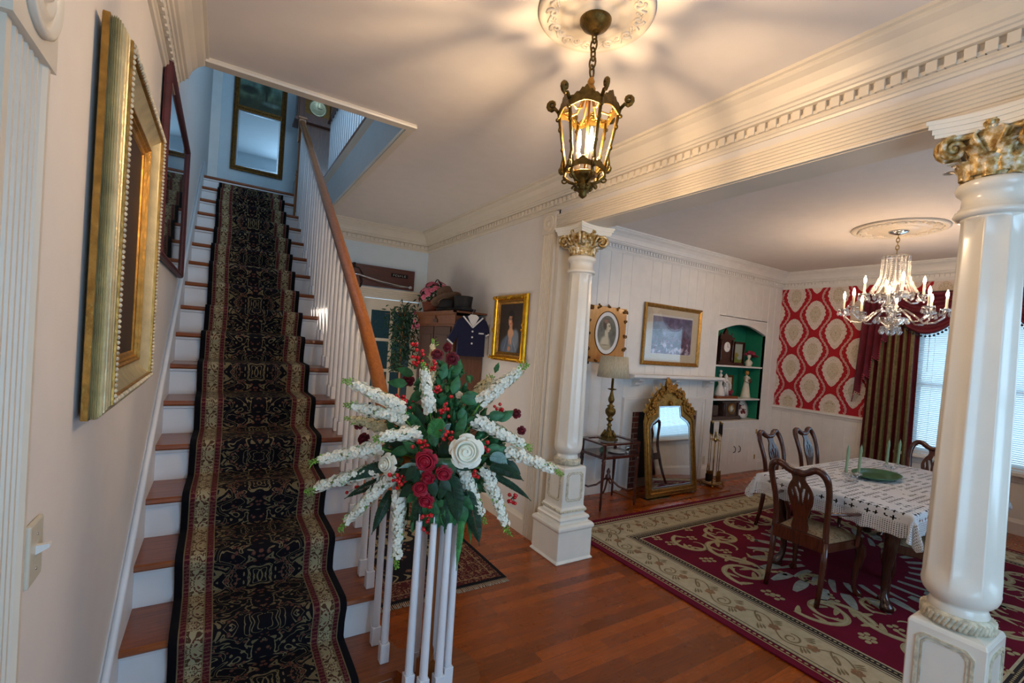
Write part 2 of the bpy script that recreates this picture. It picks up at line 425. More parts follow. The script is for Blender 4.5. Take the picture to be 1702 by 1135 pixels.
# the hall's right wall, the beam over the columns
r = MB(); r.box(WX, WX+.16, 3.22, BY+.1, 0, CZ); r.box(WX, WX+.20, NY-.1, 3.24, 2.74, CZ); r.box(WX, WX+.16, NY-.1, .1, 0, 2.76)
struct(r, 'wall_right', 'wall_paint')
b = MB(); b.box(-.1, 1.06, BY, BY+.12, 0, 2.95); b.box(1.06, 1.86, BY, BY+.12, 0, CZ); b.box(1.86, 2.66, BY, BY+.12, 2.2, CZ); b.box(2.66, 3.0, BY, BY+.12, 0, CZ)
struct(b, 'wall_back', 'wall_paint_cool')
f = MB(); f.box(-.1, .55, NY-.12, NY, 0, CZ); f.box(2.15, 3.6, NY-.12, NY, 0, CZ); f.box(.55, 2.15, NY-.12, NY, 2.5, CZ)
f.box(5.6, EX+.1, NY-.12, NY, 0, CZ); f.box(3.6, 5.6, NY-.12, NY, 0, .7); f.box(3.6, 5.6, NY-.12, NY, 2.45, CZ)
struct(f, 'wall_front', 'wall_paint')
u = MB(); u.box(-.1, 3.3, 8.3, 8.42, 3.4, 6.0); u.box(3.2, 3.3, 3.0, 8.4, 3.46, 6.0); u.box(-.1, 3.3, 2.95, 3.05, 3.46, 6.0)
struct(u, 'wall_upstairs', 'wall_paint_cool')
def grooved(mb, O, A, a0, a1, z0, z1, step=.18, phase=0., N=(0, -1, 0), cap=True, th=.05):
    """v-grooved boards: face in direction N, running along unit A"""
    O, A, N = map(Vector, (O, A, N)); prof = [(a0, 0)]; k = math.ceil((a0-phase)/step+1e-6)
    while phase+k*step < a1-.006:
        g = phase+k*step
        if g > a0+.006: prof += [(g-.005, 0), (g, -.006), (g+.005, 0)]
        k += 1
    prof.append((a1, 0)); poly = prof+[(a1, -th), (a0, -th)]
    mb.prism(poly, O+Vector((0, 0, z0)), A, N, Vector((0, 0, z1-z0)))
g = MB()   # fireplace wall: boards around niche and hearth opening
for a0, a1, z0, z1 in ((WX+.16, 4.70, 0, CZ), (4.70, 6.00, 1.02, CZ), (6.00, 6.34, 0, CZ), (6.34, 7.57, 2.34, CZ), (7.57, EX, 0, CZ)):
    grooved(g, (0, FY, 0), (1, 0, 0), a0, a1, z0, z1, .18, .02)
arch = [(6.34, 2.35), (6.34, 2.12)]+[(6.34+1.23*t/12, 2.12+.13*sin(pi*t/12)) for t in range(1, 12)]+[(7.57, 2.12), (7.57, 2.35)]
g.prism(arch, (0, FY, 0), (1, 0, 0), (0, 0, 1), (0, .05, 0))
struct(g, 'wall_fireplace', 'white_paint')
e = MB()   # east wall: wallpaper above the rail, boards below, window opening y .98-2.33, z .70-2.45
for y0, y1, z0, z1 in ((2.33, FY, 0, CZ), (NY-.1, .98, 0, CZ), (.98, 2.33, 0, .70), (.98, 2.33, 2.45, CZ)): e.box(EX, EX+.12, y0, y1, z0, z1)
def medallion(cy, cz, sc=1.):
    P = []; R_ = []
    for i in range(41):   # right half, top to bottom: rounded lobed crown, pointed foot
        t = 1-2*i/40; h = .24*t if t > 0 else .262*t
        w_ = .145*(1-abs(t)**2.1)**.62 if t > 0 else .145*(1-abs(t))**.72*(1+.25*abs(t))
        w_ *= 1+.13*abs(sin((t+1)*pi*3.5))*(1 if w_ > .01 else 0); R_.append((w_*sc, h*sc))
    P = R_+[(-a, b) for a, b in R_[::-1][1:-1]]
    return [(cy+a, cz+b) for a, b in P]
def clip(P, y0, y1, z0, z1):
    def cl(P, f, g):
        o = []
        for i in range(len(P)):
            a, b = P[i], P[(i+1) % len(P)]; fa, fb = f(a), f(b)
            if fa >= 0: o.append(a)
            if (fa > 0 and fb < 0) or (fa < 0 and fb > 0): t = fa/(fa-fb); o.append((a[0]+(b[0]-a[0])*t, a[1]+(b[1]-a[1])*t))
        return o
    for f in (lambda p: p[0]-y0, lambda p: y1-p[0], lambda p: p[1]-z0, lambda p: z1-p[1]):
        P = cl(P, f, None)
        if len(P) < 3: return []
    return P
def paper(y0, y1, z0, z1):
    e.add([(EX-.0006, y0, z0), (EX-.0006, y1, z0), (EX-.0006, y1, z1), (EX-.0006, y0, z1)], [(0, 1, 2, 3)], 1)
    for i in range(-9, 3):
        for j in range(-5, 4):
            cy = 3.878+i*.297; cz = 2.215+j*.555+(.277 if i % 2 else 0)
            if not (y0-.4 < cy < y1+.4 and z0-.4 < cz < z1+.4): continue
            for sc, mt, dx in ((.90, 2, .0012), (.52, 3, .0018)):
                P = clip(medallion(cy, cz, sc), y0, y1, z0, z1)
                if len(P) > 2: e.add([(EX-dx, a, b) for a, b in P], [tuple(range(len(P)))], mt)
            # flanking wavy vine lines with small buds
            for sd in (-1, 1):
                for off in (.008,):
                    pts = [(cy+sd*(.148+.062*cos(2*pi*t/.555)+off), cz+t) for t in [(-.2775+.555*k/20) for k in range(21)]]
                    for a, b in zip(pts, pts[1:]):
                        Q = clip([(a[0]-.0035, a[1]), (a[0]+.0035, a[1]), (b[0]+.0035, b[1]), (b[0]-.0035, b[1])], y0, y1, z0, z1)
                        if len(Q) > 2: e.add([(EX-.0010, p, r_) for p, r_ in Q], [tuple(range(len(Q)))], 2)
                for k in range(10):
                    t = -.24+.48*k/9; py = cy+sd*(.195+.062*cos(2*pi*t/.555)*.9-.03); pz = cz+t
                    Q = clip([(py+.005*cos(a), pz+.005*sin(a)) for a in [k2*pi/3 for k2 in range(6)]], y0, y1, z0, z1)
                    if len(Q) > 2: e.add([(EX-.0010, p, r_) for p, r_ in Q], [tuple(range(len(Q)))], 2)
q = Mat('paper_red', .8); x, y, z = q.coords(); n = q.noise(q.vec(x, y, z), 60, 2); q.color(q.ramp(n, [(.3, hexc('A0061C')), (.7, hexc('AC0E24'))])); M['paper_red'] = q.m
def damask(name, bgc, fgc, fg2, k, wid, sc):
    q = Mat(name, .75); x, y, z = q.coords(); yy = ((y-3.878)/.297); m = ((yy+.5).fr()-.5).abs()*.297
    n = q.noise(q.vec(m*1.6, z, 0), sc, 2, .55, 1.3); ln = ((n*k).fr()-.5).abs().lt(wid); q.color(q.mix(ln, bgc, fgc)); M[name] = q.m
damask('paper_cream', hexc('E0D3CC'), hexc('B5A796'), None, 7, .10, 15)
damask('paper_cream_center', hexc('D2C7B8'), hexc('A8946A'), None, 6, .13, 20)
paper(2.33, FY, 1.03, 2.93); paper(NY, .98, 1.03, 2.93); paper(.98, 2.33, 2.45, 2.93)
struct(e, 'wall_east', ['white_paint', 'paper_red', 'paper_cream', 'paper_cream_center'], fix=False)
ws = MB(); 
for y0, y1, z1 in ((2.42, FY-.001, .99), (NY, .89, .99), (.89, 2.42, .62)): grooved(ws, (EX-.02, 0, 0), (0, 1, 0), y0, y1, .0, z1, .15, .05, N=(-1, 0, 0), th=.018)
struct(ws, 'trim_1', 'white_paint')
rl = MB()
for y0, y1 in ((2.42, FY), (NY, .89)): rl.prism([(0, .96), (.03, .97), (.035, 1.0), (.055, 1.01), (.055, 1.035), (.02, 1.045), (0, 1.045)], (EX, y0, 0), (-1, 0, 0), (0, 0, 1), (0, y1-y0, 0))
struct(rl, 'trim_2', 'white_paint')
# crown mouldings with dentils
CP = [(0, .25), (0, .0), (.012, .0), (.016, .012), (.024, .016), (.024, .026), (.022, .030), (.022, .085), (.045, .09), (.05, .10), (.060, .103), (.064, .116), (.076, .12), (.080, .135), (.092, .165), (.115, .196), (.142, .214), (.150, .222), (.150, .230), (.165, .234), (.165, .25)]
def crown(name, O, N, A, L, dent=True, step=.058, mat='trim_paint'):
    O, N, A = map(Vector, (O, N, A)); mb = MB()
    mb.prism(CP, O, N, (0, 0, 1), A*L)
    if dent:
        n = int(L/step)
        for i in range(n):
            a = i*step+.008; P = [(.018, .036), (.042, .036), (.042, .080), (.018, .080)]
            mb.prism(P, O+A*a, N, (0, 0, 1), A*(step*.62))
            mb.prism([(.018, .036), (.034, .036), (.034, .052), (.018, .052)], O+A*(a+step*.55), N, (0, 0, 1), A*(step*.5))
    struct(mb, name, mat)
crown('trim_3', (WX, NY, CZ-.25), (-1, 0, 0), (0, 1, 0), BY-NY)
crown('trim_4', (0, NY, CZ-.25), (1, 0, 0), (0, 1, 0), 3.13-NY)
crown('trim_5', (1.06, BY, CZ-.25), (0, -1, 0), (1, 0, 0), WX-1.06)
crown('trim_6', (WX+.16, FY, CZ-.25), (0, -1, 0), (1, 0, 0), EX-WX-.16, step=.05, mat='white_paint')
crown('trim_7', (EX, NY, CZ-.25), (-1, 0, 0), (0, 1, 0), FY-NY, step=.05, mat='white_paint')
crown('trim_8', (WX+.20, NY, CZ-.25), (1, 0, 0), (0, 1, 0), FY-NY, dent=False)
# edge of the stair opening and the fascia under the upper floor
t = MB(); EP = [(0, 0), (.05, 0), (.055, .012), (.04, .02), (.04, .03), (.025, .04), (.022, .06), (0, .06)]
t.prism(EP, (0, 3.13, CZ-.03), (0, -1, 0), (0, 0, 1), (1.345, 0, 0)); t.box(0, 1.29, 3.13, 3.145, CZ-.03, CZ+.31)
t.prism(EP, (1.29, 3.13, CZ-.03), (1, 0, 0), (0, 0, 1), (0, BY+.1-3.13, 0))
struct(t, 'trim_9', 'trim_paint')
t = MB(); t.box(1.27, 1.29, 3.13, 8.3, CZ-.02, 3.50); struct(t, 'trim_10', 'wall_paint_cool')
t = MB(); t.box(1.24, 1.50, 3.13, 8.3, 3.53, 3.565, 1); t.prism([(0, 0), (.02, .03), (.03, .05), (.03, .06), (0, .06)], (1.27, 3.13, 3.47), (-1, 0, 0), (0, 0, 1), (0, 5.1, 0), 0)
struct(t, 'trim_11', ['trim_paint', 'tread_wood'])
# fluted door casing strips
def casing(mb, O, A, N, L, wd=.16, n=6):
    """A: along width, N: out of the wall, up = z"""
    prof = [(0, 0), (0, .022), (.012, .022)]; g = (wd-.03)/n
    for i in range(n):
        a = .015+g*i; prof += [(a+g*.15, .022), (a+g*.3, .014), (a+g*.7, .014), (a+g*.85, .022)]
    prof += [(wd-.012, .028), (wd, .028), (wd, 0)]
    mb.prism(prof, O, A, N, L)
def rosette(mb, C, A, N, s_):
    C, A, N = map(Vector, (C, A, N)); U = Vector((0, 0, 1))
    mb.prism(rect(-s_/2, s_/2, -s_/2, s_/2), C, A, U, N*.032)
    T = Matrix((( A.x, U.x, N.x, C.x), (A.y, U.y, N.y, C.y), (A.z, U.z, N.z, C.z), (0, 0, 0, 1)))
    R_ = s_*.40
    mb.lathe([(R_, .03), (R_, .040), (R_*.9, .044), (R_*.82, .036), (R_*.7, .034), (R_*.62, .040), (R_*.52, .042), (R_*.46, .034), (R_*.35, .034), (R_*.28, .044), (R_*.15, .048), (.001, .049)], (0, 0, 0), 32, 0, T)
t = MB()   # near left door
casing(t, (0, .95, 0), (0, 1, 0), (1, 0, 0), (0, 0, 2.13), .17); rosette(t, (0, 1.035, 2.23), (0, 1, 0), (1, 0, 0), .20)
casing(t, (0, .93, 2.15), (0, 0, 1), (1, 0, 0), (0, -.79, 0), .17); casing(t, (0, .12, 0), (0, -1, 0), (1, 0, 0), (0, 0, 2.17), .17); rosette(t, (0, .035, 2.23), (0, 1, 0), (1, 0, 0), .20)
t.box(-.14, 0, .93, .95, 0, 2.2); t.box(-.14, 0, .12, .14, 0, 2.2); t.box(-.14, 0, .14, .93, 2.15, 2.2)
struct(t, 'trim_12', 'trim_paint')
t = MB()   # casing of the opening with the columns: left leg, head
casing(t, (WX, 3.43, 0), (0, -1, 0), (-1, 0, 0), (0, 0, 2.71), .18); rosette(t, (WX, 3.34, 2.795), (0, 1, 0), (-1, 0, 0), .185)
casing(t, (WX, 3.245, 2.855), (0, 0, -1), (-1, 0, 0), (0, -(3.245-NY), 0), .138, 6)
t.box(WX-.005, WX+.19, 3.20, 3.24, 0, 2.74); t.box(WX-.004, WX+.204, NY, 3.22, 2.715, 2.745)
struct(t, 'trim_13', 'trim_paint')
t = MB(); casing(t, (1.74, BY, 0), (1, 0, 0), (0, -1, 0), (0, 0, 2.2), .12, 4); casing(t, (1.74, BY, 2.20), (0, 0, 1), (0, -1, 0), (.97, 0, 0), .13, 4)
struct(t, 'trim_14', 'trim_paint')
t = MB(); BP = [(0, 0), (.02, 0), (.02, .13), (.012, .15), (.006, .17), (0, .17)]
t.prism(BP, (WX, 3.43, 0), (-1, 0, 0), (0, 0, 1), (0, BY-3.43, 0)); struct(t, 'baseboard_right', 'trim_paint')
t = MB(); t.prism(BP, (WX+.16, FY, 0), (0, -1, 0), (0, 0, 1), (4.47-WX-.16, 0, 0)); t.prism(BP, (6.13, FY, 0), (0, -1, 0), (0, 0, 1), (.2, 0, 0)); t.prism(BP, (7.57, FY, 0), (0, -1, 0), (0, 0, 1), (.35, 0, 0)); struct(t, 'baseboard_fireplace', 'white_paint')
t = MB(); t.prism(BP, (EX-.02, NY, 0), (-1, 0, 0), (0, 0, 1), (0, FY-NY, 0)); struct(t, 'baseboard_east', 'white_paint')
t = MB(); t.box(0, .12, 8.17, 8.30, 3.46, 5.95); struct(t, 'trim_15', 'white_paint')
# doors and windows
d = MB(); d.box(-.10, -.06, .145, .925, .01, 2.145)
for y0, y1, z0, z1 in ((.22, .50, .25, .95), (.57, .85, .25, .95), (.22, .50, 1.1, 2.02), (.57, .85, 1.1, 2.02)):
    d.prism(rect(y0, y1, z0, z1), (-.06, 0, 0), (0, 1, 0), (0, 0, 1), (.012, 0, 0), holes=[rect(y0+.03, y1-.03, z0+.03, z1-.03)])
d = struct(d, 'door_1', 'white_paint')
d = MB(); H = []   # glazed door on the back wall
for j in range(4):
    for i in range(2): H.append(rect(1.975+i*.30, 2.235+i*.30, .42+j*.415, .42+j*.415+.375))
d.prism(rect(1.865, 2.655, .01, 2.19), (0, BY+.02, 0), (1, 0, 0), (0, 0, 1), (0, .045, 0), holes=H)
d2 = struct(d, 'door_2', 'trim_paint')
p = MB(); p.box(1.95, 2.58, BY+.04, BY+.046, .40, 2.1); p.build('pane', 'dark_pane', d2)
p = MB(); p.ball((1.905, BY-.03, 1.0), .03); p.tube([(1.905, BY+.02, 1.0), (1.905, BY-.03, 1.0)], .012); p.build('door_knob', 'brass', d2)
w_ = MB()   # front door seen only as light: glazed door
w_.prism(rect(.55, 2.15, .0, 2.5), (0, NY-.08, 0), (1, 0, 0), (0, 0, 1), (0, .05, 0), holes=[rect(.68, 1.27, .35, 2.38), rect(1.43, 2.02, .35, 2.38)])
struct(w_, 'door_3', 'white_paint')
w_ = MB(); w_.prism(rect(3.6, 5.6, .7, 2.45), (0, NY-.08, 0), (1, 0, 0), (0, 0, 1), (0, .05, 0), holes=[rect(3.68, 4.56, .78, 1.55), rect(4.64, 5.52, .78, 1.55), rect(3.68, 4.56, 1.61, 2.37), rect(4.64, 5.52, 1.61, 2.37)])
struct(w_, 'window_2', 'white_paint')
w_ = MB(); w_.prism(rect(.98, 2.33, .70, 2.45), (EX+.05, 0, 0), (0, 1, 0), (0, 0, 1), (.05, 0, 0), holes=[rect(1.04, 2.27, .76, 1.56), rect(1.04, 2.27, 1.61, 2.39)])
w1 = struct(w_, 'window_1', 'white_paint')
p = MB(); p.box(EX+.07, EX+.075, 1.0, 2.3, .74, 2.41); p.build('pane', 'clear_glass', w1)
p = MB(); p.box(EX-.10, EX+.05, .86, 2.45, .655, .69); p.box(EX-.035, EX, .93, 2.38, .58, .655); p.build('sill', 'white_paint', w1)
p = MB(); casing(p, (EX, .98, .69), (0, -1, 0), (-1, 0, 0), (0, 0, 1.78), .11, 4); casing(p, (EX, 2.33, .69), (0, 1, 0), (-1, 0, 0), (0, 0, 1.78), .11, 4); casing(p, (EX, .87, 2.45), (0, 0, 1), (-1, 0, 0), (0, 1.57, 0), .11, 4); p.build('casing', 'white_paint', w1)
# ------------------------------------------------------------------ staircase
RZ = .2036; GO = .297; Y0 = 1.984; X0 = .022; X1 = 1.035
def ny(k): return Y0+GO*(k-1)
def nz(k): return RZ*k
st = thing('staircase', 'straight wooden staircase with white risers, white balusters and a brown handrail', 'staircase', (.5, 2.0, 0))
for k in range(1, 17):
    y, z = ny(k), nz(k); t = MB()
    if k == 1:
        poly = [(X0, y), (1.16, y)]+[(1.22+.24*cos(radians(a)), y+.10+.24*sin(radians(a))*.9-.10) for a in range(-75, 121, 15)]+[(X1+.03, y+GO+.03), (X0, y+GO+.03)]
        poly = [(X0, y), (1.05, y), (1.10, y-.12)]+[(1.20+.20*cos(radians(a)), y-.10+.20*sin(radians(a))) for a in range(-110, 91, 20)]+[(1.10, y+.14), (X1+.03, y+GO+.03), (X0, y+GO+.03)]
        t.prism(poly, (0, 0, z-.032), (1, 0, 0), (0, 1, 0), (0, 0, .032))
        q_ = MB(); q_.prism([(a*.985+.012, b if b > y else b+.025) for a, b in poly], (0, 0, 0), (1, 0, 0), (0, 1, 0), (0, 0, z-.032)); q_.build('curtail_block', 'tread_wood', st)
    else:
        prof = [(0, -.022), (.006, -.030), (.02, -.032), (GO+.03, -.032), (GO+.03, 0), (.01, 0), (.003, -.006)]
        t.prism(prof, (X0, y, z), (0, 1, 0), (0, 0, 1), (X1+.03-X0, 0, 0))
    t.build('tread', 'tread_wood', st)
for k in range(1, 18):
    y, z = ny(k), nz(k); t = MB(); t.box(X0, X1, y+.03, y+.045, z-RZ, z-.032)
    t.prism([(0, 0), (.018, 0), (.014, -.014), (0, -.02)], (X0, y+.03, z-.032), (0, -1, 0), (0, 0, 1), (X1-X0, 0, 0))
    t.build('riser', 'riser_paint', st)
t = MB(); y, z = ny(17), nz(17); t.prism([(0, -.022), (.006, -.030), (.02, -.032), (.2, -.032), (.2, 0), (.01, 0), (.003, -.006)], (X0, y, z), (0, 1, 0), (0, 0, 1), (1.25, 0, 0)); t.build('landing_nosing', 'tread_wood', st)
t = MB(); poly = []
for k in range(1, 18): poly += [(ny(k)+.045, nz(k-1) if k > 1 else 0), (ny(k)+.045, nz(k)-.033)]
poly += [(ny(17)+.3, nz(17)-.033), (ny(17)+.3, nz(17)-.3), (ny(3), 0)]
poly2 = poly[:-3]+[(BY-.01, nz(15)), (BY-.01, 0)]
poly2 = [p for p in poly if p[0] < BY-.02][:-1]; poly2 = poly2+[(BY-.01, poly2[-1][1]), (BY-.01, 0)]
t.prism(poly2, (.995, 0, 0), (0, 1, 0), (0, 0, 1), (.04, 0, 0)); t.build('stringer', 'riser_paint', st)
t = MB(); sk = [(1.75, .0), (1.75, .22), (2.0, .42)]; sk = [(1.80, 0), (1.80, .26)]+[(yy, .407+.6855*(yy-2.281)+.19) for yy in (1.82, 6.6)]+[(6.9, 3.66), (8.2, 3.66), (8.2, 3.46), (6.9, 3.46), (6.0, 2.5), (3.0, .4), (2.4, 0)]
t.prism(sk, (.0, 0, 0), (0, 1, 0), (0, 0, 1), (.022, 0, 0))
t.tube([(.018, 1.80, .407+.6855*(1.80-2.281)+.19), (.018, 6.6, .407+.6855*(6.6-2.281)+.19)], .013, 8); t.build('skirt_board', 'riser_paint', st)
def baluster(mb, x, y, z0, z1, ytop=None):
    mb.box(x-.021, x+.021, y-.021, y+.021, z0, z0+.09); mb.lathe([(.019, z0+.085), (.0185, z0+.1), (.0165, (z0+z1)/2), (.014, z1)], (x, y, 0), 10)
def railz(y): return 2.88+.6855*(y-4.40)
for k in range(1, 16):
    for j, dy in enumerate((.085, .225)):
        yy = ny(k)+dy; mb = MB(); zt = railz(yy)-.02 if yy > 2.6 else 1.52-(2.5-yy)*.98
        if yy < 2.2: zt = 1.12
        baluster(mb, X1-.022, yy, nz(k), zt); mb.build('baluster', 'baluster_paint', st, bevel=.003, bseg=1)
NX_, NY_ = 1.135, 1.86
for a in (-160, -118, -78, -38, 0, 45, 95):
    mb = MB(); baluster(mb, NX_+.096*cos(radians(a)), NY_+.096*sin(radians(a)), nz(1), .945); mb.tube([(NX_+.096*cos(radians(a)), NY_+.096*sin(radians(a)), .94), (NX_+.096*cos(radians(a)), NY_+.096*sin(radians(a)), .975)], .003, 5); mb.build('baluster', 'baluster_paint', st, bevel=.003, bseg=1)
t = MB(); zz = nz(1)
t.box(NX_-.032, NX_+.032, NY_-.032, NY_+.032, zz, zz+.10); t.lathe([(.032, zz+.10), (.036, zz+.115), (.028, zz+.125), (.034, zz+.14), (.026, zz+.16), (.024, zz+.3), (.022, 1.07)], (NX_, NY_, 0), 8); t.build('volute_newel', 'newel_wood', st)
t = MB(); pts = [(X1-.022, 6.43, railz(6.43)), (X1-.022, 5.4, railz(5.4)), (X1-.022, 4.4, railz(4.4)), (X1-.022, 3.4, railz(3.4)), (X1-.022, 2.80, railz(2.8)-.01), (X1-.022, 2.5, 1.53), (X1-.02, 2.27, 1.30), (X1+.005, 2.08, 1.17), (1.07, 1.96, 1.11), (NX_-.01, NY_+.01, 1.09), (NX_+.02, NY_-.03, 1.09)]
pts += [] and [(NX_+rr*cos(radians(a)), NY_+rr*sin(radians(a)), .95) for a, rr in ((120, .10), (80, .098), (40, .096), (0, .094), (-40, .092), (-80, .09), (-120, .085), (-160, .07), (-200, .055), (-250, .04), (-300, .03))]
prof = [(-.034, -.012), (-.030, -.030), (.030, -.030), (.034, -.012), (.036, .006), (.028, .024), (.012, .031), (-.012, .031), (-.028, .024), (-.036, .006)]
vs = []; fs = []; n = len(pts); P_ = [Vector(p) for p in pts]
for i in range(n):
    tt = (P_[min(i+1, n-1)]-P_[max(0, i-1)]).normalized(); sd = Vector((-tt.y, tt.x, 0)).normalized(); up = tt.cross(sd)
    if up.z < 0: up = -up
    for a, b in prof: vs.append(tuple(P_[i]+sd*a+up*b))
m_ = len(prof)
for i in range(n-1):
    for j in range(m_): fs.append((i*m_+j, i*m_+(j+1) % m_, (i+1)*m_+(j+1) % m_, (i+1)*m_+j))
fs += [tuple(range(m_)), tuple((n-1)*m_+j for j in range(m_))]
t.add(vs, fs, 0, True); t.lathe([(.001, -.03), (.05, -.03), (.058, -.015), (.058, .012), (.05, .026), (.001, .028)], (NX_, NY_, 1.09), 20); t.build('handrail', 'handrail_wood', st)
t = MB(); yy = 6.45; z0 = nz(15)
t.box(X1-.06, X1+.02, yy-.04, yy+.04, z0, z0+.55); t.lathe([(.04, .55), (.045, .57), (.034, .59), (.042, .61), (.032, .63), (.030, 1.0), (.036, 1.03), (.028, 1.05)], (X1-.02, yy, z0), 16)
t.box(X1-.06, X1+.02, yy-.04, yy+.04, z0+.98, z0+1.26); t.box(X1-.07, X1+.03, yy-.05, yy+.05, z0+1.26, z0+1.285); t.build('top_newel', 'newel_wood', st, bevel=.004)
# runner
def runner():
    path = [(ny(1)-.10, .008), (ny(1)+.012, .010)]
    path = []
    for k in range(1, 17):
        y, z = ny(k), nz(k); zb = nz(k-1)
        path += [(y+.020-.002, zb+.030 if k > 1 else .004), (y+.014, zb+.10), (y-.004, z-.045), (y-.014, z-.022), (y-.010, z-.002), (y+.006, z+.011), (y+.06, z+.012), (y+GO-.02, z+.012), (y+GO+.008, z+.018)]
    y, z = ny(17), nz(17); path += [(y+.018, nz(16)+.035), (y+.016, z-.05)]
    nu = 14; vs = []; uv = []; fs = []; L = 0
    for i, (y, z) in enumerate(path):
        if i: L += sqrt((y-path[i-1][0])**2+(z-path[i-1][1])**2)
        for j in range(nu+1):
            u_ = -.35+.70*j/nu; wob = .006*sin(L*3.1); vs.append((.525+u_+wob, y, z)); uv.append((u_, L))
    for i in range(len(path)-1):
        for j in range(nu): a = i*(nu+1)+j; fs.append((a, a+1, a+nu+2, a+nu+1))
    mb = MB(); mb.add(vs, fs, 0, True); o = mb.build('stair_runner', 'runner_pile', uv=uv, solid=.010)
    tag(o, 'black patterned carpet runner with cream borders running up the stairs', 'carpet')
runner()
# upper gallery balustrade
ub = thing('gallery_balustrade', 'white upstairs balustrade with a dark red rail above the ceiling opening', 'balustrade', (1.37, 4.8, 3.565))
for i in range(29):
    mb = MB(); y = 3.3+i*.115; mb.lathe([(.017, 3.565), (.017, 3.7), (.015, 4.0), (.015, 4.44)], (1.37, y, 0), 8); mb.build('baluster', 'baluster_paint', ub)
t = MB(); t.prism([(-.035, 0), (-.035, .03), (-.02, .05), (.02, .05), (.035, .03), (.035, 0)], (1.37, 3.13, 4.43), (1, 0, 0), (0, 0, 1), (0, 3.5, 0)); t.build('handrail', 'mahogany', ub)
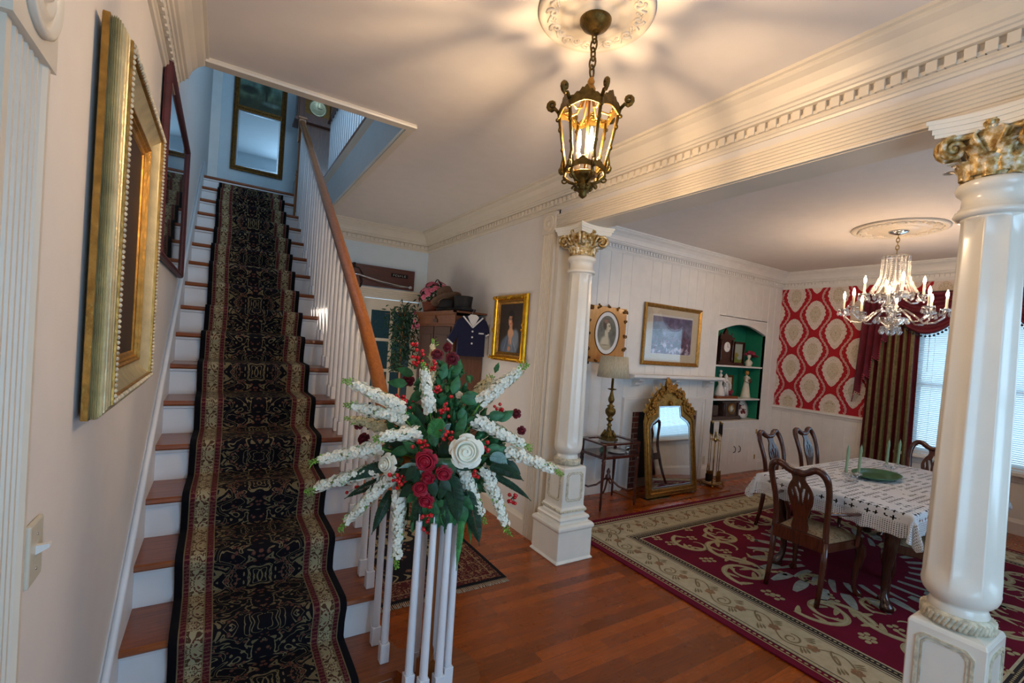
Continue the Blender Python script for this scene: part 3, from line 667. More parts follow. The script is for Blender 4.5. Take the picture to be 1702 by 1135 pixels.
# ------------------------------------------------------------------ columns
def spiral(c, U, V, r0, turns, n, a0=0., k=.12):
    C, U, V = map(Vector, (c, U, V)); return [C+(U*cos(a0+2*pi*turns*i/n)+V*sin(a0+2*pi*turns*i/n))*(r0*(1-(1-k)*i/n)) for i in range(n+1)]
def column():
    t = thing('column', 'white fluted column with gilded capital, beside the wall with the lady portrait', 'column', (2.80, 3.0, 0))
    def sq(mb, prof):   # square profile (half width, z)
        vs = []; fs = []
        for r, z in prof: vs += [(-r, -r, z), (r, -r, z), (r, r, z), (-r, r, z)]
        for i in range(len(prof)-1):
            for j in range(4): k = (j+1) % 4; fs.append((4*i+j, 4*i+k, 4*i+4+k, 4*i+4+j))
        n = len(prof)-1; fs += [(3, 2, 1, 0), (4*n, 4*n+1, 4*n+2, 4*n+3)]; return mb.add(vs, fs, 0)
    p = MB(); sq(p, [(.188, 0), (.188, .012), (.176, .022), (.175, .25), (.186, .262), (.186, .285), (.172, .30), (.150, .305), (.147, .325), (.158, .335), (.150, .355), (.128, .365), (.122, .375), (.130, .385), (.130, .41), (.118, .425), (.116, .44), (.116, .735), (.110, .75), (.06, .76)])
    p.build('pedestal', 'column_paint', t, world=False, bevel=.004, bseg=1)
    for a in range(4):
        mb = MB(); c_, s_ = cos(a*pi/2), sin(a*pi/2); N = Vector((s_, -c_, 0)); A = Vector((c_, s_, 0)); h = .085; k = .022
        out = [(-h+k, .47), (h-k, .47), (h, .47+k), (h, .71-k), (h-k, .71), (-h+k, .71), (-h, .71-k), (-h, .47+k)]
        inn = [(x*.88, .59+(z-.59)*.93) for x, z in out]; inn2 = [(x*.80, .59+(z-.59)*.88) for x, z in out]; inn3 = [(x*.74, .59+(z-.59)*.84) for x, z in out]
        mb.prism(out, N*.1155, A, (0, 0, 1), N*.006, 0, holes=[inn]); mb.prism(inn2, N*.1155, A, (0, 0, 1), N*.004, 0, holes=[inn3])
        mb.build('panel_moulding', 'rope_antique', t, world=False)
    mb = MB()
    for a in range(4):
        c_, s_ = cos(a*pi/2), sin(a*pi/2); N = Vector((s_, -c_, 0)); A = Vector((c_, s_, 0))
        for i in range(15): p_ = N*.131+A*(-.122+.244*i/14)+Vector((0, 0, .397)); mb.ball(p_, .011, 6, 4)
    mb.build('carved_band', 'rope_antique', t, world=False)
    mb = MB(); mb.lathe([(.092, .755), (.108, .762), (.108, .80), (.092, .806), (.09, .81)], seg=32)
    for i in range(44):
        a = 2*pi*i/44; mb.tube([(.104*cos(a+q*.05), .104*sin(a+q*.05), .763+.036*q/3) for q in range(4)], .0085, 6)
    mb.build('rope_ring', 'rope_antique', t, world=False)
    mb = MB(); nf = 8
    def fl(a, z):
        if z < .90 or z > 2.325: return 1
        k = min(1, (z-.90)/.07); return 1-.13*k*(abs(sin(a*nf/2))**.8)
    prof = [(.088, .805), (.092, .815), (.084, .835), (.082, .845), (.096, .853), (.108, .868), (.114, .885), (.1165, .90), (.117, .915), (.1172, .93), (.117, .95), (.1165, .97), (.115, 1.0)]
    prof += [(.115-.022*(z-1.0)/1.32, z) for z in (1.1, 1.3, 1.5, 1.7, 1.9, 2.1, 2.25, 2.32)]+[(.0925, 2.326), (.094, 2.332), (.094, 2.338)]
    mb.lathe(prof, seg=120, mod=fl); mb.build('shaft', 'column_paint', t, world=False)
    mb = MB(); mb.lathe([(.09, 2.335), (.112, 2.338), (.117, 2.35), (.112, 2.362), (.104, 2.366), (.104, 2.374), (.096, 2.38), (.094, 2.42), (.104, 2.432), (.112, 2.44), (.117, 2.455), (.113, 2.468), (.102, 2.475), (.09, 2.48)], seg=48); mb.build('necking', 'column_paint', t, world=False)
    cap = MB(); cap.lathe([(.088, 2.475), (.090, 2.50), (.097, 2.56), (.112, 2.61), (.124, 2.65), (.10, 2.655)], seg=32)
    def leaf_up(a, r0, z0, h, wdt, curl):
        vs = []; fs = []
        for i in range(9):
            f = i/8; z = z0+h*f*(1 if f < .8 else 1)-(.02*(f-.8)/.2 if f > .8 else 0); r = r0+.012+.03*f*f+curl*max(0, f-.7)
            for j in range(7):
                g = (j-3)/3; ww = wdt*(.5+.6*sin(pi*(.15+.7*f)))*(1+.18*cos(f*26)); rr = r+.012*(1-g*g)-.004*abs((g*4) % 2-1)
                aa = a+g*ww/rr; vs.append((rr*cos(aa), rr*sin(aa), z))
        for i in range(8):
            for j in range(6): k = i*7+j; fs.append((k, k+1, k+8, k+7))
        cap.add(vs, fs, 0, True)
    for i in range(8): leaf_up(2*pi*i/8, .085, 2.478, .09, .028, .09)
    for i in range(8): leaf_up(2*pi*(i+.5)/8, .088, 2.49, .12, .026, .08)
    for i in range(4):
        a = pi/4+i*pi/2; D = Vector((cos(a), sin(a), 0)); T_ = Vector((-sin(a), cos(a), 0))
        for sg in (-1, 1):
            c0 = D*.156+T_*(sg*.016)+Vector((0, 0, 2.600)); pts = spiral(c0, -D*1., Vector((0, 0, 1)), .046, 1.8, 26, pi*.35)
            pre = [D*.098+T_*(sg*.055)+Vector((0, 0, 2.58)), D*.112+T_*(sg*.04)+Vector((0, 0, 2.64))]
            cap.tube(pre+pts, [.008, .012]+[.014-.007*q/26 for q in range(27)], 8); cap.ball(c0, .011, 8, 6)
    for i in range(4):   # flower in the middle of each face
        a = i*pi/2; D = Vector((cos(a), sin(a), 0)); T_ = Vector((-sin(a), cos(a), 0)); c0 = D*.120+Vector((0, 0, 2.668))
        for q in range(6): cap.ball(c0+T_*(.015*cos(q*pi/3))+Vector((0, 0, .015*sin(q*pi/3))), .010, 7, 5)
        cap.ball(c0+D*.008, .011, 8, 6)
        for sg in (-1, 1): cap.tube([D*.10+T_*(sg*.01)+Vector((0, 0, 2.56)), D*.118+T_*(sg*.03)+Vector((0, 0, 2.60)), D*.128+T_*(sg*.045)+Vector((0, 0, 2.635)), D*.13+T_*(sg*.03)+Vector((0, 0, 2.65))], [.006, .008, .009, .005], 6)
    cap.build('capital', 'capital_gilt', t, world=False)
    ab = MB(); P = []
    for i in range(4):
        a = i*pi/2
        for g in np.linspace(-1, 1, 13)[:-1]:
            if abs(g) > .88: d = .150+(.008)
            y_ = g*.160; x_ = .160-.036*(1-g*g)
            P.append((x_*cos(a)-y_*sin(a), x_*sin(a)+y_*cos(a)))
    for z0, z1, k in ((2.648, 2.662, .96), (2.662, 2.682, 1.0), (2.682, 2.700, 1.06), (2.700, 2.716, 1.10)): ab.prism([(a*k, b*k) for a, b in P], (0, 0, z0), (1, 0, 0), (0, 1, 0), (0, 0, z1-z0))
    ab.build('abacus', 'column_paint', t, world=False)
    return t
c1 = column(); dup(c1, (2.80, .565, 0), 0, 'white fluted column with gilded capital, nearest to the viewer', 'white columns between hall and dining room')
c1['group'] = 'white columns between hall and dining room'

# ------------------------------------------------------------------ medallions, lantern
def ceiling_rose(name, label, cx, cy, R_, z=CZ, n=12, mat='trim_paint'):
    mb = MB(); k = R_/.24
    mb.lathe([(.24*k, 0), (.24*k, -.012), (.228*k, -.022), (.214*k, -.018), (.208*k, -.012), (.15*k, -.012), (.142*k, -.018), (.12*k, -.024), (.1*k, -.018), (.092*k, -.024), (.08*k, -.03), (.001, -.03)][::-1], (cx, cy, z), 64)
    for i in range(n):
        a = 2*pi*i/n; D = Vector((cos(a), sin(a), 0)); T_ = Vector((-sin(a), cos(a), 0)); c0 = Vector((cx, cy, z-.014))+D*(.180*k)
        mb.tube(spiral(c0, D, T_, .026*k, 1.2, 14, 0), [.008*k]*10+[.006*k, .005*k, .005*k, .004*k, .003*k], 6)
        mb.tube([c0+T_*.024*k-D*.01*k, c0+T_*.05*k+D*.012*k, c0+T_*.075*k-D*.008*k], [.004*k, .009*k, .004*k], 6)
        for q in range(3): mb.ball(c0+T_*(.045+q*.013)*k-D*(.018-.004*q)*k, .007*k, 6, 4)
    o = mb.build(name, mat); return tag(o, label, 'ceiling medallion')
LX, LY = 1.58, 1.565
ceiling_rose('ceiling_medallion', 'round plaster ceiling medallion above the brass lantern', LX, LY, .245)
ceiling_rose('ceiling_medallion', 'round plaster ceiling medallion above the crystal chandelier', 5.98, 1.955, .39, n=14)
def chain(mb, x, y, z0, z1, L=.036, r=.0028, w_=.011, jit=0):
    n = max(1, int(round((z1-z0)/(L*.74)))); dz = (z1-z0)/n
    for i in range(n):
        zc = z0+dz*(i+.5); T_ = Matrix.Translation((x+jit*sin(i*1.3), y, zc)) @ Matrix.Rotation((pi/2)*(i % 2)+.3, 4, 'Z')
        pts = [(w_*cos(a), 0, (L/2)*sin(a)) for a in [2*pi*q/14 for q in range(14)]]; mb.tube(pts, r, 6, 0, T_, closed=True)
la = thing('pendant_lantern', 'six-sided scrolled brass lantern hanging on a chain from the hall ceiling', 'lantern', (LX, LY, 2.37))
mb = MB(); mb.lathe([(.001, 3.062), (.014, 3.062), (.03, 3.075), (.055, 3.092), (.066, 3.108), (.068, 3.122), (.001, 3.122)], (LX, LY, 0), 32); mb.build('canopy', 'brass_antique', la)
mb = MB(); chain(mb, LX, LY, 2.885, 3.07, .055, .0042, .015); mb.build('chain', 'brass_antique', la)
# cage
def hexp(i, r, z, off=0.): a = radians(60*i+12+off); return Vector((LX+r*cos(a), LY+r*sin(a), z))
mb = MB(); Rt, Rb, Zt, Zb = .130, .082, 2.735, 2.475
for i in range(6):
    a, b = hexp(i, Rt, Zt), hexp(i, Rb, Zb); mb.tube([a, a.lerp(b, .5), b], [.0075, .0065, .0075], 8)
    D = (hexp(i, 1, 0)-Vector((LX, LY, 0))).normalized(); Zv = Vector((0, 0, 1)); T_ = D.cross(Zv)
    mb.tube([a, a+D*.018+Zv*.02, a+D*.035+Zv*.012]+spiral(a+D*.032+Zv*.036, D, Zv, .022, 1.2, 12, -pi/2), [.008]*3+[.009]*7+[.007]*6, 8)   # ear scroll
    mb.tube(spiral(b+D*.012+Zv*.012, D, Zv, .018, 1.2, 12, -pi*.6)[::-1]+[b+Zv*.03+D*.018, b+Zv*.06+D*.014, b+Zv*.085+D*.016], [.004]*8+[.007]*5+[.0075, .006, .003], 8)
    mb.tube([b, b-Zv*.02+D*.005, b-Zv*.042-D*.02, b-Zv*.05-D*.045, b-Zv*.045-D*.06], [.007, .0075, .007, .006, .005], 8)
    mb.tube(spiral(b-Zv*.035+D*.004, D, Zv, .014, 1., 10, pi), .004, 6)
    mb.ball(a+D*.004-Zv*.03, .009, 8, 5); mb.ball(a.lerp(b, .28)+D*.004, .008, 8, 5, sz=1.6); mb.ball(a.lerp(b, .62)+D*.003, .008, 8, 5, sz=1.4)
mb.build('cage_frame', 'brass_antique', la)
def crest(mb, A, B, hgt, dip, z_up=1):
    A, B = Vector(A), Vector(B); L = (B-A).length; U = (B-A)/L; n_ = U.cross(Vector((0, 0, 1)))
    top = []; bot = []
    for i in range(25):
        f = i/24; g = 1-abs(2*f-1); hh = hgt*(.25+.75*g**1.3)*(1+.12*sin(f*38)); top.append((L*f, hh)); bot.append((L*f, -dip*(1-g)**1.6-.004))
    mb.prism(top+bot[::-1], A-n_*.003, U, (0, 0, z_up), n_*.006)
    C = A.lerp(B, .5)
    for f, r_, h_ in ((.5, .012, .45), (.36, .009, .3), (.64, .009, .3), (.22, .007, .15), (.78, .007, .15), (.5, .008, .85)):
        p = A+U*(L*f)+Vector((0, 0, z_up*hgt*h_)); mb.tube(spiral(p-n_*.004, U, Vector((0, 0, 1)), r_, 1.2, 10, 0), .0032, 6); mb.ball(p-n_*.002, r_*.4, 6, 4)
for i in range(6):
    mb = MB(); crest(mb, hexp(i, Rt, Zt-.004), hexp(i+1, Rt, Zt-.004), .056, .024); mb.build('top_crest', 'brass_antique', la)
    mb = MB(); crest(mb, hexp(i, Rb+.003, Zb+.012), hexp(i+1, Rb+.003, Zb+.012), .030, .010); mb.build('lower_crest', 'brass_antique', la)
mb = MB()
for i in range(6):
    a = hexp(i, Rt, Zt+.005); D = (hexp(i, 1, 0)-Vector((LX, LY, 0))).normalized(); P0 = Vector((LX, LY, 0))
    mb.tube([a, P0+D*.085+Vector((0, 0, 2.715)), P0+D*.05+Vector((0, 0, 2.73)), P0+D*.028+Vector((0, 0, 2.79)), P0+D*.008+Vector((0, 0, 2.845))], [.005, .005, .005, .0055, .006], 8)
mb.lathe([(.004, 2.80), (.016, 2.815), (.022, 2.83), (.012, 2.845), (.016, 2.86), (.010, 2.875), (.003, 2.885)], (LX, LY, 0), 16)
mb.build('top_stays', 'gold', la)
mb = MB(); mb.lathe([(.055, 2.470), (.058, 2.462), (.045, 2.450), (.030, 2.440), (.030, 2.425), (.040, 2.415), (.028, 2.395), (.016, 2.385), (.018, 2.375), (.008, 2.366), (.001, 2.362)][::-1], (LX, LY, 0), 24)
for i in range(6): p = hexp(i, .034, 2.405); mb.tube(spiral(p, (p-Vector((LX, LY, 2.405))).normalized(), Vector((0, 0, 1)), .016, 1.1, 10, 0), .005, 6)
mb.build('bottom_finial', 'brass_antique', la)
mb = MB(); mb.tube([(LX, LY, 2.46), (LX, LY, 2.80)], .005, 8); mb.build('centre_rod', 'gold', la)
for i in range(3):
    a = radians(25+120*i); x_, y_ = LX+.032*cos(a), LY+.032*sin(a)
    mb = MB(); mb.lathe([(.0115, 2.47), (.0115, 2.55), (.009, 2.555), (.001, 2.556)], (x_, y_, 0), 12); s_ = mb.build('candle_sleeve', 'candle_ivory', la)
    mb = MB(); mb.lathe([(.004, 2.556), (.006, 2.575), (.0085, 2.59), (.0085, 2.605), (.006, 2.625), (.005, 2.645), (.001, 2.656)], (x_, y_, 0), 12); mb.build('bulb', 'bulb_lantern', s_)

# ------------------------------------------------------------------ near wall: switch, big gilt picture, dark picture
sw = thing('light_switch', 'cream light switch plate on the left wall beside the door casing', 'light switch', (0, 1.26, 1.24))
mb = MB(); mb.box(0, .010, 1.222, 1.302, 1.178, 1.302); mb.build('plate', 'switch_plastic', sw, bevel=.004)
mb = MB(); mb.prism([(0, -.008), (.020, .004), (.020, .012), (0, .010)], (.010, 1.256, 1.242), (1, 0, 0), (0, 0, 1), (0, .012, 0)); mb.build('toggle', 'white_paint', sw)
mb = MB(); 
for z in (1.205, 1.275): mb.lathe([(.0035, 0), (.003, .0015), (.001, .002)], (0, 0, 0), 8, 0, Matrix.Translation((.010, 1.262, z)) @ Matrix.Rotation(pi/2, 4, 'Y'))
mb.build('screw', 'silver', sw)
def frame_rails(O, A, Bv, N, wd, ht, prof):
    """picture-frame rails with mitred corners; prof: (inset, height); returns a list of MB quads by profile segment"""
    O, A, Bv, N = map(Vector, (O, A, Bv, N)); rows = []
    for ins, h in prof:
        rows.append([O+A*ins+Bv*ins+N*h, O+A*(wd-ins)+Bv*ins+N*h, O+A*(wd-ins)+Bv*(ht-ins)+N*h, O+A*ins+Bv*(ht-ins)+N*h])
    return rows
def frame(parent, O, A, Bv, N, wd, ht, segs, name='frame_moulding'):
    """segs: list of (name, material, profile)"""
    for nm, mat, prof in segs:
        rows = frame_rails(O, A, Bv, N, wd, ht, prof); mb = MB(); vs = [p for r_ in rows for p in r_]; fs = []
        for i in range(len(prof)-1):
            for j in range(4): k = (j+1) % 4; fs.append((4*i+j, 4*i+k, 4*i+4+k, 4*i+4+j))
        mb.add(vs, fs, 0); mb.build(nm, mat, parent)
A_, B_, N_ = (0, 1, 0), (0, 0, 1), (1, 0, 0)
gp = thing('framed_painting', 'large dark painting in a deep gilt frame on the left wall', 'painting', (0, 1.86, 1.45))
O_ = (.012, 1.53, 1.45); wd, ht = .84, 1.01
cove = [(.002, .016)]
for i in range(10):
    f = i/9; d = .016+.036*f; ins = .004+.030*f-.014*sin(pi*f)
    cove += [(ins, d), (ins+.005, d+.0012)]
frame(gp, O_, A_, B_, N_, wd, ht, [('back_band', 'gold', [(.004, 0), (0, .002), (0, .016), (.003, .016)]), ('outer_cove', 'gold_pale', cove+[(.036, .054)]),
    ('crest_ridge', 'gold', [(.034, .053), (.036, .058), (.044, .060), (.052, .055), (.054, .048)]),
    ('inner_cove', 'gold_pale', [(.054, .048)]+[(.058+.045*i/8, .044-.024*sin(pi/2*i/8)) for i in range(9)]),
    ('inner_bead', 'gold', [(.103, .020), (.106, .026), (.112, .026), (.116, .018), (.122, .018), (.126, .010), (.138, .008), (.142, .002)])])
mb = MB()
for seg, (p0, p1, n) in enumerate((((.044, .044), (wd-.044, .044), 44), ((wd-.044, .044), (wd-.044, ht-.044), 66), ((wd-.044, ht-.044), (.044, ht-.044), 44), ((.044, ht-.044), (.044, .044), 66))):
    for i in range(n): f = i/n; mb.ball((O_[0]+.057, O_[1]+p0[0]+(p1[0]-p0[0])*f, O_[2]+p0[1]+(p1[1]-p0[1])*f), .0075, 6, 4, sz=.9)
mb.build('bead_border', 'rope_antique', gp)
def dark_still(u, v):
    c = np.ones((len(u), 3))*np.array([.17, .10, .06]); n = vnoise(u, v, 4, 3); c *= (.6+.7*n)[:, None]
    c = lay(c, el(u, v, .25, .62, .10, .08, .5), (.55, .28, .08)); c = lay(c, el(u, v, .4, .35, .2, .15, .6), (.26, .15, .08)); return c
canvas('canvas', (O_[0]+.003, O_[1]+.138, O_[2]+.138), (0, wd-.276, 0), (0, 0, ht-.276), 30, 50, dark_still, gp)
dp = thing('framed_print', 'dark picture in a thin red-brown frame beyond the gilt painting on the left wall', 'picture', (0, 3.4, 2.0))
O2 = (.008, 2.78, 2.02); w2, h2 = 1.42, .93
frame(dp, O2, A_, B_, N_, w2, h2, [('frame_moulding', 'red_leather', [(.002, 0), (0, .01), (.004, .026), (.014, .032), (.026, .026), (.034, .018), (.036, .006)])])
def dark_land(u, v):
    n = vnoise(u*1.5, v, 5, 8); c = np.ones((len(u), 3))*np.array([.20, .20, .19]); c = lay(c, np.clip((v-.55)*6, 0, 1), (.42, .47, .50)); c *= (.55+.8*n)[:, None]; return c
canvas('print_sheet', (O2[0]+.006, O2[1]+.034, O2[2]+.034), (0, w2-.068, 0), (0, 0, h2-.068), 50, 34, dark_land, dp)
mb = MB(); mb.box(O2[0]+.012, O2[0]+.014, O2[1]+.03, O2[1]+w2-.03, O2[2]+.03, O2[2]+h2-.03); mb.build('glazing', 'glazing', dp)

# ------------------------------------------------------------------ upstairs: trumeau mirror and tall clock
tm = thing('wall_mirror', 'tall brown framed mirror with a painting above the glass, at the stair top', 'mirror', (.62, 8.28, 4.03))
O3 = (.27, 8.285, 4.03); w3, h3 = .71, 1.62; AX, ZX, NX = (1, 0, 0), (0, 0, 1), (0, -1, 0)
FR = [('frame_moulding', 'gold_dark', [(.002, 0), (0, .02), (.006, .032), (.02, .036), (.045, .026), (.055, .03), (.066, .028), (.072, .012)])]
frame(tm, O3, AX, ZX, NX, w3, h3, FR)
mb = MB(); mb.box(O3[0]+.06, O3[0]+w3-.06, 8.255, 8.285, 4.93, 5.0)
for i in range(20): mb.ball((O3[0]+.075+i*.029, 8.254, 4.965), .011, 6, 4)
for z in np.arange(4.08, 5.6, .028):
    mb.ball((O3[0]+.024, 8.25, z), .010, 6, 4); mb.ball((O3[0]+w3-.024, 8.25, z), .010, 6, 4)
for i in range(22): mb.ball((O3[0]+.04+i*.03, 8.25, 4.055), .010, 6, 4)
mb.build('carved_beading', 'gold_dark', tm)
mb = MB(); mb.box(O3[0]+.07, O3[0]+w3-.07, 8.272, 8.278, 4.10, 4.93); mb.build('mirror_glass', 'mirror', tm)
mb = MB(); mb.prism(rect(O3[0]+.072, O3[0]+w3-.072, 4.102, 4.93), (0, 8.268, 0), AX, ZX, (0, .004, 0), holes=[rect(O3[0]+.092, O3[0]+w3-.092, 4.122, 4.91)]); mb.build('bevelled_edge', 'silver', tm)
def landscape(u, v):
    n = vnoise(u*2, v*1.3, 3, 5); c = np.ones((len(u), 3))*np.array([.36, .47, .42]); c = lay(c, np.clip((.62-v)*5, 0, 1), (.30, .36, .27)); c = lay(c, np.clip((.34-v)*8, 0, 1), (.20, .22, .13))
    c = lay(c, el(u, v, .22, .48, .2, .1, .3), (.13, .15, .10)); c = lay(c, el(u, v, .62, .62, .10, .16, .5), (.14, .20, .12)); c = lay(c, el(u, v, .62, .38, .02, .2, .3), (.12, .12, .08)); c = lay(c, el(u, v, .75, .22, .22, .06, .4), (.42, .50, .46)); c *= (.7+.6*n)[:, None]; return c
canvas('landscape_painting', (O3[0]+.07, 8.270, 5.0), (w3-.14, 0, 0), (0, 0, .56), 44, 40, landscape, tm)
ck = thing('longcase_clock', 'tall brown grandfather clock behind the newel at the top of the stairs', 'clock', (1.36, 7.85, 3.46))
mb = MB(); mb.box(1.08, 1.64, 7.70, 8.02, 3.46, 3.54); mb.box(1.11, 1.61, 7.72, 8.0, 3.54, 3.95); mb.box(1.15, 1.57, 7.75, 7.98, 3.95, 4.80); mb.build('case', 'clock_wood', ck, bevel=.006)
mb = MB(); arcp = [(1.08, 4.84), (1.64, 4.84), (1.64, 5.28)]+[(1.36+.28*cos(radians(a)), 5.28+.20*sin(radians(a))) for a in range(15, 180, 15)]+[(1.08, 5.28)]
hole = [(1.18, 4.94), (1.54, 4.94), (1.54, 5.22)]+[(1.36+.13*cos(radians(a)), 5.25+.13*sin(radians(a))) for a in range(0, 181, 20)]+[(1.18, 5.22)]
mb.prism(arcp, (0, 7.70, 0), (1, 0, 0), (0, 0, 1), (0, .03, 0), holes=[hole]); mb.box(1.08, 1.64, 7.78, 8.02, 4.84, 5.30); mb.box(1.05, 1.67, 7.67, 8.03, 4.80, 4.845); mb.box(1.10, 1.14, 7.68, 7.70, 4.85, 5.30); mb.box(1.58, 1.62, 7.68, 7.70, 4.85, 5.30)
for sg in (-1, 1): mb.tube([(1.36+sg*.28, 7.70, 5.42), (1.36+sg*.2, 7.70, 5.50), (1.36+sg*.08, 7.70, 5.62)]+spiral((1.36+sg*.06, 7.70, 5.585), (0, 0, 1), (sg, 0, 0), .04, .9, 8), .022, 8)
mb.build('hood', 'clock_wood', ck, bevel=.004)
mb = MB(); mb.box(1.18, 1.54, 7.745, 7.75, 4.93, 5.24); mb.lathe([(.13, 0), (.13, .005), (.001, .005)], (0, 0, 0), 28, 0, Matrix.Translation((1.36, 7.75, 5.25)) @ Matrix.Rotation(pi/2, 4, 'X')); mb.build('dial', 'gold_dark', ck)
mb = MB(); mb.lathe([(.12, 0), (.125, .006), (.10, .008), (.095, .003)], (0, 0, 0), 28, 0, Matrix.Translation((1.36, 7.742, 5.07)) @ Matrix.Rotation(pi/2, 4, 'X')); mb.build('chapter_ring', 'gold_pale', ck)
mb = MB(); mb.box(1.357, 1.363, 7.728, 7.73, 5.07, 5.15); mb.box(1.36, 1.42, 7.728, 7.73, 5.067, 5.073); mb.build('hands', 'near_black', ck)

# ------------------------------------------------------------------ back of the hall
bd = thing('mounted_board', 'dark wooden board with a metal hame and leather ring, above the glazed door', 'wall board', (2.05, BY, 2.33))
mb = MB(); mb.box(1.42, 2.52, BY-.03, BY-.005, 2.345, 2.615); mb.build('board', 'board_wood', bd, bevel=.004)
mb = MB(); mb.tube([(1.48, BY-.05, 2.50), (1.75, BY-.055, 2.47), (2.05, BY-.055, 2.41), (2.3, BY-.055, 2.385), (2.46, BY-.05, 2.385)], [.012, .016, .018, .016, .014], 10); mb.lathe([(.018, 0), (.026, .01), (.022, .03), (.016, .04)], (0, 0, 0), 10, 0, Matrix.Translation((2.44, BY-.05, 2.385)) @ Matrix.Rotation(pi/2, 4, 'Y')); mb.build('metal_bar', 'silver', bd)
mb = MB(); mb.tube([(1.72+.085*cos(a), BY-.06, 2.38+.10*sin(a)) for a in [2*pi*q/20 for q in range(20)]], .010, 8, closed=True); mb.tube([(1.62, BY-.05, 2.48), (1.68, BY-.055, 2.56), (1.76, BY-.055, 2.56), (1.82, BY-.05, 2.47)], .007, 6); mb.lathe([(.02, 0), (.012, .02), (.02, .045), (.001, .05)], (1.70, BY-.05, 2.57), 10); mb.build('leather_ring', 'near_black', bd)
mb = MB(); mb.box(2.19, 2.42, BY-.038, BY-.03, 2.50, 2.55); lb = mb.build('name_plate', 'iron', bd)
mb = MB()   # raised marks of an illegible cast plate
for i, s_ in enumerate(((0, 1, 1), (1, 0, 1), (1, 1, 0), (0, 1, 0), (1, 0, 0), (1, 1, 1))):
    x_ = 2.215+i*.031; mb.box(x_, x_+.004, BY-.041, BY-.038, 2.512, 2.538)
    for j, on in enumerate(s_):
        if on: mb.box(x_, x_+.018, BY-.041, BY-.038, 2.512+j*.011, 2.516+j*.011)
mb.build('cast_lettering', 'silver', lb)

aw = thing('wardrobe', 'brown wooden wardrobe against the right hall wall with hats on top', 'wardrobe', (2.5, 4.95, 0))
ax0, ax1, ay0, ay1, az = 2.34, 2.70, 4.43, 5.42, 2.02
mb = MB(); mb.box(ax0, ax1, ay0, ay1, .10, az-.14); mb.box(ax0-.015, ax1, ay0-.015, ay1+.015, 0, .12); mb.build('carcass', 'armoire_wood', aw, bevel=.004)
mb = MB(); mb.prism([(0, 0), (.01, .0), (.014, .09), (.03, .105), (.045, .125), (.045, .14), (0, .14)], (ax0, ay0-.045, az-.14), (-1, 0, 0), (0, 0, 1), (0, ay1-ay0+.09, 0)); mb.box(ax0-.0, ax1, ay0-.012, ay1+.012, az-.14, az-.05); mb.box(ax0-.04, ax1, ay0-.045, ay1+.045, az-.02, az); mb.build('cornice', 'armoire_wood', aw, bevel=.003)
for y0, y1 in ((ay0+.05, 4.91), (4.94, ay1-.05)):
    mb = MB(); mb.box(ax0-.018, ax0, y0, y1, .16, az-.17); mb.prism(rect(y0+.05, y1-.05, .25, az-.26), (ax0-.018, 0, 0), (0, 1, 0), (0, 0, 1), (-.006, 0, 0), holes=[rect(y0+.07, y1-.07, .27, az-.28)]); d_ = mb.build('door', 'armoire_dark', aw, bevel=.003)
mb = MB(); mb.box(ax0-.024, ax0-.018, 4.86, 4.90, 1.50, 1.70); mb.box(ax0-.03, ax0-.02, 4.83, 4.93, 1.61, 1.64); mb.build('escutcheon', 'gold_pale', d_)
mb = MB(); mb.prism([(0, 0), (.10, 0), (.13, .03), (.08, .045), (.065, .09), (.05, .045), (0, .03)], (ax0-.012, 4.83, az-.125), (0, 1, 0), (0, 0, 1), (-.012, 0, 0)); mb.build('carved_motif', 'armoire_dark', aw)
# hats
def hat(name, label, x, y, z, R_, r, h, mat, flare=1., tilt=(0, 0, 0), low=0.):
    t_ = thing(name, label, 'hat', (x, y, z)); T_ = Matrix.Rotation(tilt[0], 4, 'X') @ Matrix.Rotation(tilt[1], 4, 'Y')
    mb = MB(); mb.lathe([(r, .012), (R_*.92, .004), (R_, .018), (R_*1.02, .032), (R_, .036), (R_*.93, .014), (r, .02)], (0, 0, 0), 32, 0, T_, sx=1, sy=1.15); mb.build('brim', mat, t_, world=False)
    mb = MB(); mb.lathe([(r, .01), (r*.96, h*.5), (r*flare, h*.96), (r*flare*.97, h), (r*.6, h-low), (.001, h-low)], (0, 0, 0), 32, 0, T_, sx=1, sy=1.15); mb.build('crown', mat, t_, world=False)
    mb = MB(); mb.lathe([(r*1.01, .016), (r*1.015, .05), (r*.99, .052)], (0, 0, 0), 32, 0, T_, sx=1, sy=1.15); mb.build('hat_band', 'near_black', t_, world=False)
    return t_
hat('hat', 'black top hat at the near end of the wardrobe top', 2.50, 4.58, az, .135, .095, .17, 'black_felt', 1.06)
hat('hat', 'black bowler hat under the brown felt hat on the wardrobe', 2.46, 4.88, az, .13, .11, .14, 'black_felt', .9)
bh = hat('hat', 'brown felt hat with a peaked crown stacked on the black bowler', 2.44, 4.89, az+.125, .17, .10, .15, 'felt_brown', .8, (-.35, -.15, 0), .02)
